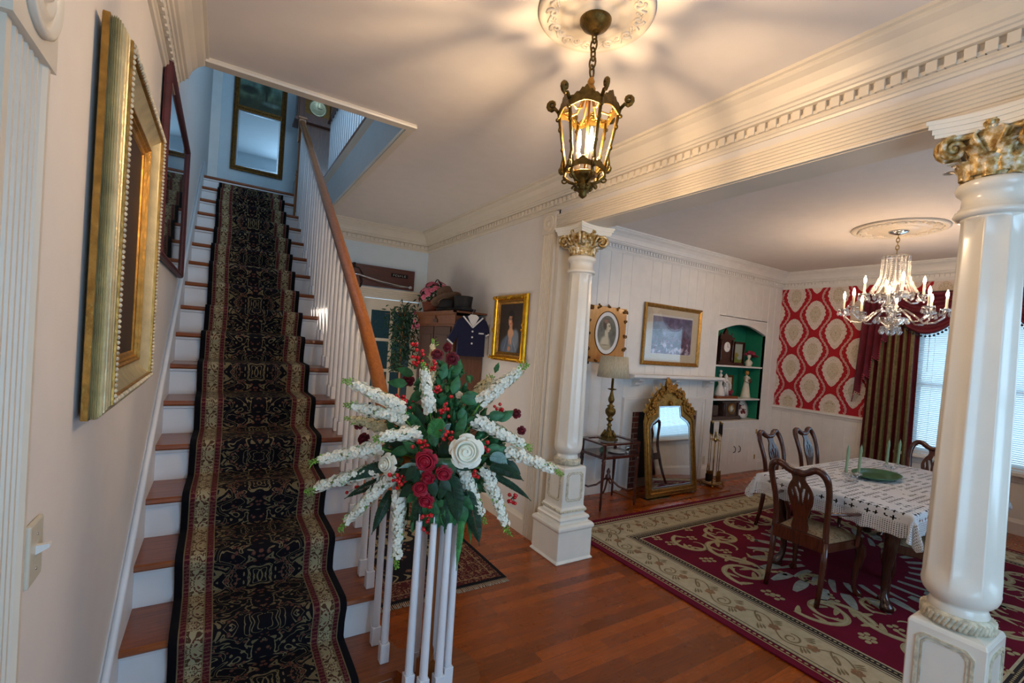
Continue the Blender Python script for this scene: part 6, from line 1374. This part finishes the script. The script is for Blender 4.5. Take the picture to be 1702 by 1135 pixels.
mb.prism([p for p in back]+[(-a, b) for a, b in back[::-1][1:]]+[(-a, b) for a, b in inn_[::-1]]+[(a, b) for a, b in inn_], (0, .012, 0), (1, 0, 0), (0, 0, 1), (0, -.018, 0))
for s_ in (1, -1):
    for k in range(34):
        f = random.random(); i = min(len(cr)-2, int(f*(len(cr)-1))); g = f*(len(cr)-1)-i; cx_ = cr[i][0]*(1-g)+cr[i+1][0]*g; cz_ = cr[i][1]*(1-g)+cr[i+1][1]*g; ins = random.uniform(-.005, .10); cx_ -= ins*.5; cz_ -= ins*.8
        mb.tube(spiral((s_*cx_, -.018-random.uniform(0, .012), cz_), (s_, 0, 0), (0, 0, 1), random.uniform(.018, .034), 1.3, 12, random.random()*6), [.010]*7+[.008]*6, 6)
    for k in range(7): i = k/6; a = cr[min(7, int(i*7))]; small_leaf(mb, (s_*a[0], -.012, a[1]-.01), (s_*(.5-.3*i), 0, 1), (0, -1, 0), .075, .035, 0, .4)
for k in range(8): a = 2*pi*k/8; mb.ball((.03*cos(a), -.028, 1.30+.034*sin(a)), .016, 8, 6)
mb.ball((0, -.03, 1.30), .02, 8, 6)
for k in range(7): a = radians(90+(k-3)*24); small_leaf(mb, (0, -.02, 1.35), (cos(a), 0, sin(a)), (0, -1, 0), .075, .03, 0, .4)
for k in range(6): a = 2*pi*k/6; mb.ball((.022*cos(a), -.032, 1.115+.022*sin(a)), .012, 8, 5)
mb.build('carved_crest', 'gold', gm, world=False)
# display table and lamp
vx0, vx1, vy0, vy1, vz = 3.80, 4.34, 3.60, 3.98, .725
vt = thing('display_table', 'dark wooden glass-topped display table between the left column and the gilt mirror', 'table', (4.07, 3.79, 0))
def oct_(x0, x1, y0, y1, k): return [(x0+k, y0), (x1-k, y0), (x1, y0+k), (x1, y1-k), (x1-k, y1), (x0+k, y1), (x0, y1-k), (x0, y0+k)]
mb = MB(); mb.prism(oct_(vx0-.02, vx1+.02, vy0-.02, vy1+.02, .04), (0, 0, vz-.02), (1, 0, 0), (0, 1, 0), (0, 0, .02), holes=[oct_(vx0+.04, vx1-.04, vy0+.04, vy1-.04, .03)]); mb.build('top_frame', 'mahogany', vt, bevel=.004)
mb = MB(); mb.prism(oct_(vx0-.005, vx1+.005, vy0-.005, vy1+.005, .04), (0, 0, vz-.17), (1, 0, 0), (0, 1, 0), (0, 0, .03)); mb.build('case_bottom', 'mahogany', vt, bevel=.004)
mb = MB(); mb.prism(oct_(vx0+.035, vx1-.035, vy0+.035, vy1-.035, .03), (0, 0, vz-.012), (1, 0, 0), (0, 1, 0), (0, 0, .005)); mb.prism(rect(vx0+.04, vx1-.04, vz-.14, vz-.02), (0, vy0+.005, 0), (1, 0, 0), (0, 0, 1), (0, .003, 0)); mb.prism(rect(vy0+.04, vy1-.04, vz-.14, vz-.02), (vx0+.005, 0, 0), (0, 1, 0), (0, 0, 1), (.003, 0, 0)); mb.build('glass_panes', 'clear_glass', vt)
for x_, y_ in ((vx0+.015, vy0+.015), (vx1-.015, vy0+.015), (vx0+.015, vy1-.015), (vx1-.015, vy1-.015)):
    mb = MB(); mb.box(x_-.013, x_+.013, y_-.013, y_+.013, vz-.16, vz-.015); mb.lathe([(.010, .012), (.009, .0), (.014, .06), (.012, .2), (.016, .28), (.018, .42), (.022, .50), (.018, .52), (.024, .535), (.016, .56)], (x_, y_, 0), 12); mb.build('leg', 'mahogany', vt)
mb = MB(); cx_, cy_ = (vx0+vx1)/2, (vy0+vy1)/2
for x_, y_ in ((vx0+.015, vy0+.015), (vx1-.015, vy0+.015), (vx0+.015, vy1-.015), (vx1-.015, vy1-.015)):
    mb.tube([(x_, y_, .20), (x_*.7+cx_*.3, y_*.7+cy_*.3, .17), (x_*.4+cx_*.6, y_*.4+cy_*.6, .20), (cx_, cy_, .30)], .011, 8)
mb.lathe([(.02, .26), (.035, .28), (.03, .31), (.014, .33), (.022, .36), (.012, .385), (.004, .40)], (cx_, cy_, 0), 14); mb.build('stretcher', 'mahogany', vt)
ZV = vz-.14
o = MB(); o.lathe([(.001, 0), (.05, 0), (.095, .012), (.10, .018), (.06, .008), (.001, .006)], (4.12, 3.74, ZV), 24); tag(o.build('plate', 'ceramic'), 'small white plate inside the glass display table', 'plate')
o = MB(); o.lathe([(.001, 0), (.024, 0), (.02, .008), (.008, .02), (.022, .035), (.03, .055), (.026, .08), (.001, .078)], (4.25, 3.70, ZV), 18); tag(o.build('silver_cup', 'silver'), 'small silver cup at the right end inside the display table', 'cup')
o = MB(); o.lathe([(.001, 0), (.03, 0), (.045, .03), (.04, .06), (.02, .075), (.001, .08)], (3.92, 3.74, ZV), 14); tag(o.build('green_ornament', 'dish_green'), 'green glazed ornament at the left end inside the display table', 'ornament')
lm = thing('table_lamp', 'tall turned brass lamp with a pleated cream shade on the display table', 'lamp', (4.02, 3.78, vz))
mb = MB(); mb.prism(oct_(-.085, .085, -.085, .085, .02), (4.02, 3.78, vz), (1, 0, 0), (0, 1, 0), (0, 0, .018)); mb.prism(oct_(-.065, .065, -.065, .065, .02), (4.02, 3.78, vz+.018), (1, 0, 0), (0, 1, 0), (0, 0, .02))
mb.lathe([(.06, .038), (.05, .055), (.032, .09), (.026, .12), (.018, .15), (.032, .165), (.018, .18), (.014, .20), (.034, .22), (.038, .235), (.020, .25), (.05, .29), (.056, .32), (.05, .345), (.03, .365), (.042, .38), (.018, .395), (.016, .41), (.030, .43), (.034, .455), (.022, .50), (.014, .54), (.012, .555), (.048, .565), (.048, .572), (.014, .576), (.013, .72)], (4.02, 3.78, vz), 24, mod=lambda a, z: 1+.05*abs(sin(a*6)) if .2 < z < .5 else 1)
for i in range(4): a = pi/4+i*pi/2; mb.tube([(4.02+.075*cos(a), 3.78+.075*sin(a), vz+.03), (4.02+.055*cos(a), 3.78+.055*sin(a), vz+.07), (4.02+.04*cos(a), 3.78+.04*sin(a), vz+.11)], [.018, .016, .008], 8)
mb.build('lamp_base', 'brass_antique', lm)
mb = MB(); mb.lathe([(.178, 0), (.150, .235)], (4.02, 3.78, 1.425), 96, mod=lambda a, z: 1+.008*abs(sin(a*48))); mb.f = mb.f[:-2]; mb.m = mb.m[:-2]; mb.s = mb.s[:-2]; mb.build('lamp_shade', 'shade_cloth', lm, solid=.003)
mb = MB(); mb.tube([(4.02, 3.78, 1.43), (4.02, 3.78, 1.67)], .004, 6)
for a in (0, 2.1, 4.2): mb.tube([(4.02, 3.78, 1.645), (4.02+.150*cos(a), 3.78+.150*sin(a), 1.652)], .002, 5)
mb.build('shade_carrier', 'brass', lm)
# fireplace tools
ft = thing('fireplace_tools', 'set of brass and black fireplace tools on a square stand beside the gilt mirror', 'fireplace tools', (6.02, 3.80, 0))
tx, ty = 6.02, 3.80
mb = MB(); mb.prism(oct_(-.13, .13, -.10, .10, .03), (tx, ty, .03), (1, 0, 0), (0, 1, 0), (0, 0, .012)); mb.tube([(tx+.13*cx, ty+.10*cy, .055) for cx, cy in ((-1, -1), (1, -1), (1, 1), (-1, 1))], .005, 6, closed=True)
for cx, cy in ((-1, -1), (1, -1), (1, 1), (-1, 1)): mb.ball((tx+.12*cx, ty+.09*cy, .018), .017, 8, 6)
mb.tube([(tx, ty, .04), (tx, ty, .62)], .008, 8); mb.lathe([(.02, .60), (.03, .62), (.012, .64), (.018, .67), (.008, .70), (.014, .72), (.001, .735)], (tx, ty, 0), 12); mb.tube([(tx-.08, ty, .615), (tx, ty, .635), (tx+.08, ty, .615)], .006, 6); mb.tube([(tx, ty-.08, .615), (tx, ty, .635), (tx, ty+.08, .615)], .006, 6); mb.build('stand', 'brass', ft)
def tool(dx, dy, kind):
    x_, y_ = tx+dx, ty+dy; mb = MB(); mb.tube([(x_, y_, .16), (x_, y_, .68)], .0045, 6); mb.lathe([(.012, .70), (.015, .715), (.012, .83), (.014, .84)], (x_, y_, 0), 10, 1); mb.ball((x_, y_, .855), .015, 10, 6); mb.ball((x_, y_, .69), .013, 8, 5)
    if kind == 'brush': mb.box(x_-.035, x_+.035, y_-.02, y_+.02, .17, .21); mb.box(x_-.04, x_+.04, y_-.025, y_+.025, .07, .17, 1)
    if kind == 'shovel': mb.prism([(-.035, .22), (-.05, .07), (.05, .07), (.035, .22)], (x_, y_-.01, 0), (1, 0, 0), (0, 0, 1), (0, .006, 0))
    if kind == 'poker': mb.tube([(x_, y_, .16), (x_, y_, .09), (x_+.02, y_, .12)], .005, 6)
    if kind == 'tongs': mb.tube([(x_, y_, .30), (x_-.025, y_, .2), (x_-.008, y_, .09)], .004, 6); mb.tube([(x_, y_, .30), (x_+.025, y_, .2), (x_+.008, y_, .09)], .004, 6)
    mb.build(kind, ['brass', 'near_black'], ft)
tool(-.08, 0, 'brush'); tool(.0, -.08, 'shovel'); tool(.08, 0, 'poker'); tool(0, .08, 'tongs')
ol = MB(); ol.box(6.18, 6.25, FY-.008, FY, .20, .31); ol = ol.build('wall_outlet', 'switch_plastic'); tag(ol, 'white wall outlet low on the fireplace wall behind the tools', 'outlet')
# built-in niche with cupboard
nc = thing('built_in_cabinet', 'built-in white cupboard with green painted arched display niche above', 'cabinet', (6.955, FY, 0))
nx0, nx1 = 6.34, 7.57
mb = MB(); mb.box(nx0, nx1, FY+.34, FY+.36, .78, 2.30); mb.box(nx0-.02, nx0, FY+.01, FY+.36, .78, 2.30); mb.box(nx1, nx1+.02, FY+.01, FY+.36, .78, 2.30); mb.box(nx0, nx1, FY+.05, FY+.36, 2.26, 2.28)
mb.build('niche_lining', 'green_paint', nc)
for z in (1.13, 1.63):
    mb = MB(); mb.box(nx0, nx1, FY+.02, FY+.34, z-.025, z); mb.build('shelf', 'white_paint', nc, bevel=.004)
mb = MB(); mb.box(nx0-.03, nx1+.02, FY-.015, FY+.34, .775, .80); mb.prism(rect(nx0, nx1, 0, .775), (0, FY-.004, 0), (1, 0, 0), (0, 0, 1), (0, .03, 0), holes=[rect(6.46, 6.965, .16, .68), rect(6.985, 7.47, .16, .68)]); mb.box(nx0, nx1, FY+.02, FY+.34, 0, .10); mb.build('cupboard_frame', 'white_paint', nc, bevel=.003)
for i, (a, b) in enumerate(((6.45, 6.972), (6.978, 7.48))):
    mb = MB(); grooved(mb, (0, FY-.004, 0), (1, 0, 0), a, b, .15, .69, .13, .02, th=.012); mb.v = [(x, y-.008, z) for x, y, z in mb.v]; dr_ = mb.build('door', 'white_paint', nc)
    mb = MB(); hx = b-.06 if i == 0 else a+.06; mb.tube([(hx, FY-.018, .42), (hx, FY-.045, .40), (hx, FY-.05, .37), (hx, FY-.045, .34), (hx, FY-.018, .32)], .006, 6); mb.build('handle', 'iron', dr_)
    mb = MB()
    for z in (.22, .62): mb.box((b-.004 if i else a-.012), (b+.014 if i else a+.004), FY-.022, FY-.012, z-.035, z+.035)
    mb.build('hinge', 'brass', dr_)
# things in the niche
yn = FY+.15
mc = thing('mantel_clock', 'tall dark carved clock on the top shelf of the green niche', 'clock', (6.72, yn, 1.63))
mb = MB(); mb.box(6.50, 6.88, yn-.08, yn+.08, 1.63, 1.67); mb.box(6.53, 6.85, yn-.065, yn+.065, 1.67, 2.02); mb.box(6.51, 6.87, yn-.075, yn+.075, 2.02, 2.05); mb.prism([(6.54, 2.05), (6.84, 2.05), (6.80, 2.08), (6.74, 2.09), (6.72, 2.14), (6.69, 2.18), (6.66, 2.14), (6.64, 2.09), (6.58, 2.08)], (0, yn-.05, 0), AX, ZX, (0, .03, 0))
for x_ in (6.55, 6.83): mb.lathe([(.012, 1.68), (.016, 1.72), (.010, 1.8), (.014, 1.9), (.012, 2.01)], (x_, yn-.075, 0), 10)
for x_ in (6.56, 6.82): mb.lathe([(.014, 2.05), (.008, 2.07), (.016, 2.09), (.001, 2.12)], (x_, yn-.05, 0), 10)
mb.build('case', 'dark_wood', mc)
mb = MB(); mb.lathe([(.075, 0), (.075, .006), (.07, .008), (.001, .006)], (0, 0, 0), 28, 0, Matrix.Translation((6.70, yn-.065, 1.90)) @ Matrix.Rotation(pi/2, 4, 'X')); mb.build('dial', 'paper_white', mc)
mb = MB(); mb.box(6.698, 6.703, yn-.077, yn-.075, 1.90, 1.955); mb.box(6.70, 6.735, yn-.077, yn-.075, 1.897, 1.902); mb.build('hands', 'near_black', mc)
pf = thing('picture_frame', 'small framed landscape picture beside the tall clock on the top niche shelf', 'picture', (7.06, yn, 1.63))
mb = MB(); mb.prism(rect(6.94, 7.22, 1.645, 2.0), (0, yn-.02, 0), AX, ZX, (0, .03, 0), holes=[rect(6.975, 7.185, 1.68, 1.965)]); mb.box(6.92, 7.24, yn-.05, yn+.08, 1.63, 1.646); mb.tube([(6.95, yn-.03, 1.655), (6.95, yn-.03, 1.99), (7.21, yn-.03, 1.99), (7.21, yn-.03, 1.655)], .009, 6); mb.build('frame_moulding', 'dark_wood', pf)
def little(u, v):
    c = np.ones((len(u), 3))*np.array([.62, .66, .62]); c = lay(c, np.clip((.6-.3*u-v)*6, 0, 1), (.42, .47, .18)); c = lay(c, el(u, v, .25, .4, .3, .12, .3), (.55, .5, .22)); c = lay(c, el(u, v, .7, .25, .3, .1, .3), (.62, .66, .66)); return c
canvas('small_painting', (6.975, yn-.012, 1.68), (.21, 0, 0), (0, 0, .285), 24, 30, little, pf)
def fig(name, label, cat, x, y, z, parts):
    t_ = thing(name, label, cat, (x, y, z))
    for nm, mt, fn in parts: mb = MB(); fn(mb); mb.build(nm, mt, t_, world=False)
    return t_
fig('figurine', 'bust figurine of a lady in a wide burgundy hat on the top niche shelf', 'figurine', 7.40, yn, 1.63, [('bust', 'bisque', lambda m: (m.lathe([(.05, 0), (.055, .02), (.07, .06), (.045, .09), (.02, .11), (.022, .13), (.036, .155), (.034, .185), (.001, .2)], seg=16, sy=.8))), ('hat', 'pink_cloth', lambda m: (m.lathe([(.001, .19), (.10, .175), (.115, .182), (.06, .20), (.05, .24), (.001, .255)], seg=20, T=Matrix.Rotation(.25, 4, 'Y')), m.ball((-.07, -.03, .22), .03, 8, 6), m.ball((-.09, 0, .19), .025, 8, 6)))])
fig('figurine', 'couple figurine group on a wooden base on the middle niche shelf', 'figurine', 6.78, yn, 1.13, [('base', 'tread_wood', lambda m: m.box(-.27, .26, -.09, .09, 0, .035)),
    ('lady', 'ceramic', lambda m: (m.lathe([(.085, .035), (.08, .06), (.06, .14), (.03, .20), (.035, .25), (.045, .275), (.018, .30), (.02, .315), (.032, .345), (.001, .385)], (-.08, 0, 0), 14), m.tube([(-.05, -.02, .27), (.0, -.05, .22), (.05, -.03, .25)], .013, 6), m.ball((-.08, 0, .40), .022, 8, 5))),
    ('gentleman', 'ceramic', lambda m: (m.tube([(.05, 0, .035), (.045, 0, .12), (.05, 0, .19)], [.022, .028, .035], 8), m.tube([(.12, 0, .035), (.10, 0, .12), (.07, 0, .19)], [.022, .028, .035], 8), m.lathe([(.05, .17), (.035, .21), (.045, .27), (.016, .295), (.03, .325), (.001, .37)], (.06, 0, 0), 12), m.tube([(.09, -.01, .27), (.15, -.03, .2), (.12, -.05, .14)], .012, 6))),
    ('base_flowers', 'pink_cloth', lambda m: [m.ball((.18+.03*cos(k), .03*sin(k), .06+.02*(k % 3)), .025, 6, 5) for k in range(6)])])
pf2 = thing('picture_frame', 'small gilt picture frame behind the couple figurine on the middle niche shelf', 'picture', (7.06, FY+.26, 1.13))
mb = MB(); mb.prism(rect(6.93, 7.19, 1.13, 1.47), (0, FY+.25, 0), AX, ZX, (0, .02, 0), holes=[rect(6.96, 7.16, 1.16, 1.44)]); mb.build('frame_moulding', 'gold_dark', pf2)
mb = MB(); mb.box(6.96, 7.16, FY+.26, FY+.265, 1.16, 1.44); mb.build('photo', 'paper', pf2)
fig('figurine', 'pale willowy angel figurine holding flowers on the middle niche shelf', 'figurine', 7.38, yn, 1.13, [('robe', 'bisque', lambda m: (m.lathe([(.088, 0), (.082, .03), (.062, .14), (.042, .24), (.036, .27), (.048, .31), (.046, .335), (.016, .35), (.014, .365)], seg=20, sy=.8), m.tube([(-.045, -.01, .33), (-.065, -.03, .27), (-.02, -.055, .25)], .013, 8), m.tube([(.045, -.01, .33), (.065, -.03, .27), (.02, -.055, .25)], .013, 8))), ('head', 'tan_frame', lambda m: m.ball((0, 0, .395), .033, 12, 8, sz=1.2)), ('posy', 'felt_brown', lambda m: [m.ball((.016*cos(k), -.065, .27+.02*sin(k)), .016, 6, 5) for k in range(6)])])
bc = thing('mantel_clock', 'low dark stone clock with a round dial on the bottom shelf of the niche', 'clock', (6.83, yn, .80))
mb = MB(); mb.box(6.46, 7.18, yn-.07, yn+.07, .80, .86); mb.box(6.74, 7.14, yn-.05, yn+.05, .86, 1.06); mb.box(6.70, 7.16, yn-.065, yn+.06, 1.06, 1.085); mb.box(6.50, 6.66, yn-.03, yn+.03, .86, 1.02)
for x_ in (6.76, 6.80, 7.12): mb.lathe([(.013, .86), (.013, 1.06)], (x_, yn-.06, 0), 10)
mb.build('case', 'brown_stone', bc, bevel=.005)
mb = MB(); mb.lathe([(.085, 0), (.088, .008), (.07, .014), (.068, .008), (.001, .008)], (0, 0, 0), 28, 0, Matrix.Translation((6.96, yn-.05, .965)) @ Matrix.Rotation(pi/2, 4, 'X')); dd = mb.build('bezel', 'gold', bc)
mb = MB(); mb.lathe([(.062, .010), (.001, .012)], (0, 0, 0), 28, 0, Matrix.Translation((6.96, yn-.05, .965)) @ Matrix.Rotation(pi/2, 4, 'X')); mb.build('dial', 'bisque', dd)
mb = MB()
for k in range(12): a = k*pi/6; mb.box(6.96+.048*cos(a)-.003, 6.96+.048*cos(a)+.003, yn-.0645, yn-.063, .965+.048*sin(a)-.006, .965+.048*sin(a)+.006)
mb.box(6.958, 6.962, yn-.0645, yn-.063, .965, 1.0); mb.box(6.94, 6.96, yn-.0645, yn-.063, .963, .967); mb.build('hands', 'near_black', dd)
pl = thing('plate', 'white round plate with red roses leaning on the bottom niche shelf', 'plate', (7.32, yn, .80)); pl.rotation_euler = (-.25, 0, 0)
TT = Matrix.Translation((0, -.03, .155)) @ Matrix.Rotation(pi/2, 4, 'X')
mb = MB(); mb.lathe([(.001, -.004), (.10, -.004), (.155, .012), (.158, .016), (.10, .004), (.001, .003)], (0, 0, 0), 36, 0, TT, mod=lambda a, z: 1+.03*abs(sin(a*4))); mb.build('plate_body', 'ceramic', pl, world=False)
mb = MB()
for cx_, cz_ in ((-.05, .04), (.03, -.03), (-.02, -.06), (.05, -.06), (-.07, .01)):
    for k in range(6): mb.ball((cx_+.014*cos(k), -.036, .155+cz_+.014*sin(k)), .014, 6, 4, sz=1.)
for k in range(16): small_leaf(mb, (random.uniform(-.07, .07), -.036, .155+random.uniform(-.08, .07)), rnd_dir(), (0, -1, 0), .035, .018, 1, .05)
mb.build('painted_roses', ['petal_dark_red', 'leaf_dark'], pl, world=False)

# ------------------------------------------------------------------ east window: blind, curtains, swags
bl = thing('window_blind', 'white slatted blind in the dining room window', 'blind', (EX, 1.655, 2.42))
mb = MB()
for i in range(70):
    z = .74+i*.0238; mb.add([(EX-.012, 1.0, z+.009), (EX-.012, 2.31, z+.009), (EX+.012, 2.31, z-.007), (EX+.012, 1.0, z-.007)], [(0, 1, 2, 3)])
mb.build('slats', 'blind_slat', bl, solid=.001)
mb = MB(); mb.box(EX-.02, EX+.02, 1.0, 2.31, 2.40, 2.445); mb.box(EX-.015, EX+.015, 1.0, 2.31, .715, .735)
for y_ in (1.15, 1.65, 2.15): mb.tube([(EX-.014, y_, .73), (EX-.014, y_, 2.41)], .0015, 4)
mb.tube([(EX-.03, 2.20, 2.40), (EX-.03, 2.20, 1.75)], .003, 6); mb.build('rails_and_cords', 'white_paint', bl)
def curtain(y0, y1, label, mirror=False):
    t_ = thing('curtain', label, 'curtain', (EX-.12, (y0+y1)/2, .02), 0, 'striped curtains beside the dining room window')
    n = 96; vs = []; fs = []; mats = []; zs = np.linspace(.02, 2.72, 16); mb = MB()
    for z in zs:
        fl_ = 1+.10*(1-z/2.72)
        for i in range(n+1):
            f = i/n; y = (y0+y1)/2+(y1-y0)*(f-.5)*fl_; d = .045*sin(2*pi*f*6.5)+.012*sin(2*pi*f*17+z); vs.append((EX-.12+d, y, z))
    for k in range(len(zs)-1):
        for i in range(n): a = k*(n+1)+i; mb.f.append((a, a+1, a+n+2, a+n+1)); mb.m.append(int(i/n*13) % 2); mb.s.append(True)
    mb.v = [tuple(v) for v in vs]; mb.build('panel', ['burgundy', 'olive_fabric'], t_, solid=.004)
    return t_
curtain(2.28, 2.80, 'burgundy and olive striped curtain on the fireplace side of the window')
curtain(.42, 1.00, 'burgundy and olive striped curtain on the far side of the window, behind the column')
rod = MB(); rod.tube([(EX-.14, .30, 2.74), (EX-.14, 2.86, 2.74)], .016, 10); rod.ball((EX-.14, .28, 2.74), .03, 10, 6); rod.ball((EX-.14, 2.88, 2.74), .03, 10, 6)
for y_ in (.5, 2.72): rod.box(EX-.14, EX, y_-.01, y_+.01, 2.73, 2.75)
tag(rod.build('curtain_rod', 'dark_wood'), 'dark curtain rod carrying the burgundy swags above the window', 'curtain rod')
def swag(ya, yb, low, label):
    t_ = thing('window_swag', label, 'curtain', (EX-.16, (ya+yb)/2, 2.72), 0, 'burgundy swags over the dining room window')
    nu, nv = 40, 30; mb = MB(); L = []
    for j in range(nv+1):
        g = j/nv; sag = (2.72-low)*(g**1.0); ztop = 2.74
        for i in range(nu+1):
            f = i/nu; k = 1-(2*f-1)**2; y = ya+(yb-ya)*f; y += (ya+yb-2*y)*.06*g*(1-k); z = ztop-sag*(k*.92+.10*g)-.0; x = EX-.17-.035*k-.028*k*sin(g*pi*9)-.01*g; mb.v.append((x, y, z))
            if j == nv: L.append((x-.004, y, z))
    for j in range(nv):
        for i in range(nu): a = j*(nu+1)+i; mb.f.append((a, a+1, a+nu+2, a+nu+1)); mb.m.append(0); mb.s.append(True)
    mb.build('drape', 'burgundy', t_, solid=.004)
    mb = MB()
    dens = []
    for a, b in zip(L, L[1:]): dens += [Vector(a).lerp(Vector(b), k/1) for k in range(1)]
    acc = 0; last = Vector(L[0])
    pts = [Vector(L[0]).lerp(Vector(L[0]), 0)]
    for p_ in L[1:]:
        p_ = Vector(p_)
        while (p_-last).length > .042: last = last+(p_-last).normalized()*.042; pts.append(last.copy())
    for p_ in pts: mb.ball(p_+Vector((0, 0, -.028)), .0135, 8, 6); mb.tube([tuple(p_), tuple(p_+Vector((0, 0, -.02)))], .002, 4)
    mb.build('ball_fringe', 'near_black', t_); return t_
swag(2.66, 1.72, 2.20, 'burgundy swag with dark ball fringe over the left half of the window')
swag(1.60, .66, 2.20, 'burgundy swag with dark ball fringe over the right half of the window, behind the column')
jb = thing('curtain_jabot', 'burgundy cascading side drape with small fringe on the left of the swags', 'curtain', (EX-.2, 2.68, 1.3))
mb = MB(); fr_ = MB(); n = 9
top = [(EX-.18-.05*(i % 2), 2.88-.036*i, 2.74) for i in range(n)]; zl = [1.28, 1.42, 1.38, 1.66, 1.62, 1.90, 1.86, 2.14, 2.10]
bot = [(EX-.20-.07*(i % 2), 2.93-.044*i, zl[i]) for i in range(n)]
for i in range(n):
    mb.v += [top[i], tuple(Vector(top[i]).lerp(Vector(bot[i]), .5)), bot[i]]
for i in range(n-1):
    for k in range(2): a = 3*i+k; mb.f.append((a, a+1, a+4, a+3)); mb.m.append(0); mb.s.append(False)
for a, b in zip(bot, bot[1:]):
    A, B = Vector(a), Vector(b); m_ = max(2, int((B-A).length/.03))
    for k in range(m_): fr_.ball(A.lerp(B, k/m_)+Vector((-.004, 0, -.012)), .010, 6, 5)
mb.build('drape', 'burgundy', jb, solid=.004); fr_.build('ball_fringe', 'pink_cloth', jb)
# sideboard past the right column
sb = thing('sideboard', 'dark wooden sideboard against the window wall, just right of the near column', 'sideboard', (7.45, .25, 0))
mb = MB(); mb.box(7.22, 7.68, -.45, .98, .10, .84); mb.box(7.19, 7.69, -.48, 1.01, .84, .875); mb.box(7.19, 7.69, -.48, 1.01, .0, .10); mb.box(7.20, 7.22, .90, .98, .10, .84); mb.build('carcass', 'dark_wood', sb, bevel=.006)
for y0, y1 in ((-.40, .23), (.27, .89)):
    mb = MB(); mb.prism(rect(y0, y1, .16, .60), (7.22, 0, 0), (0, 1, 0), (0, 0, 1), (-.018, 0, 0), holes=[rect(y0+.06, y1-.06, .22, .54)]); d_ = mb.build('door', 'mahogany', sb, bevel=.003)
    mb = MB(); mb.box(7.202, 7.22, y0, y1, .63, .81); dw = mb.build('drawer', 'mahogany', sb, bevel=.004)
    mb = MB(); mb.tube([(7.202, (y0+y1)/2-.05, .73), (7.182, (y0+y1)/2-.03, .71), (7.182, (y0+y1)/2+.03, .71), (7.202, (y0+y1)/2+.05, .73)], .005, 6); mb.build('pull', 'brass_antique', dw)
mb = MB(); mb.lathe([(.001, 0), (.06, 0), (.08, .03), (.07, .06), (.03, .07), (.001, .07)], (7.42, .80, .875), 16); tag(mb.build('bowl', 'near_black'), 'dark bowl on the sideboard top beside the near column', 'bowl')
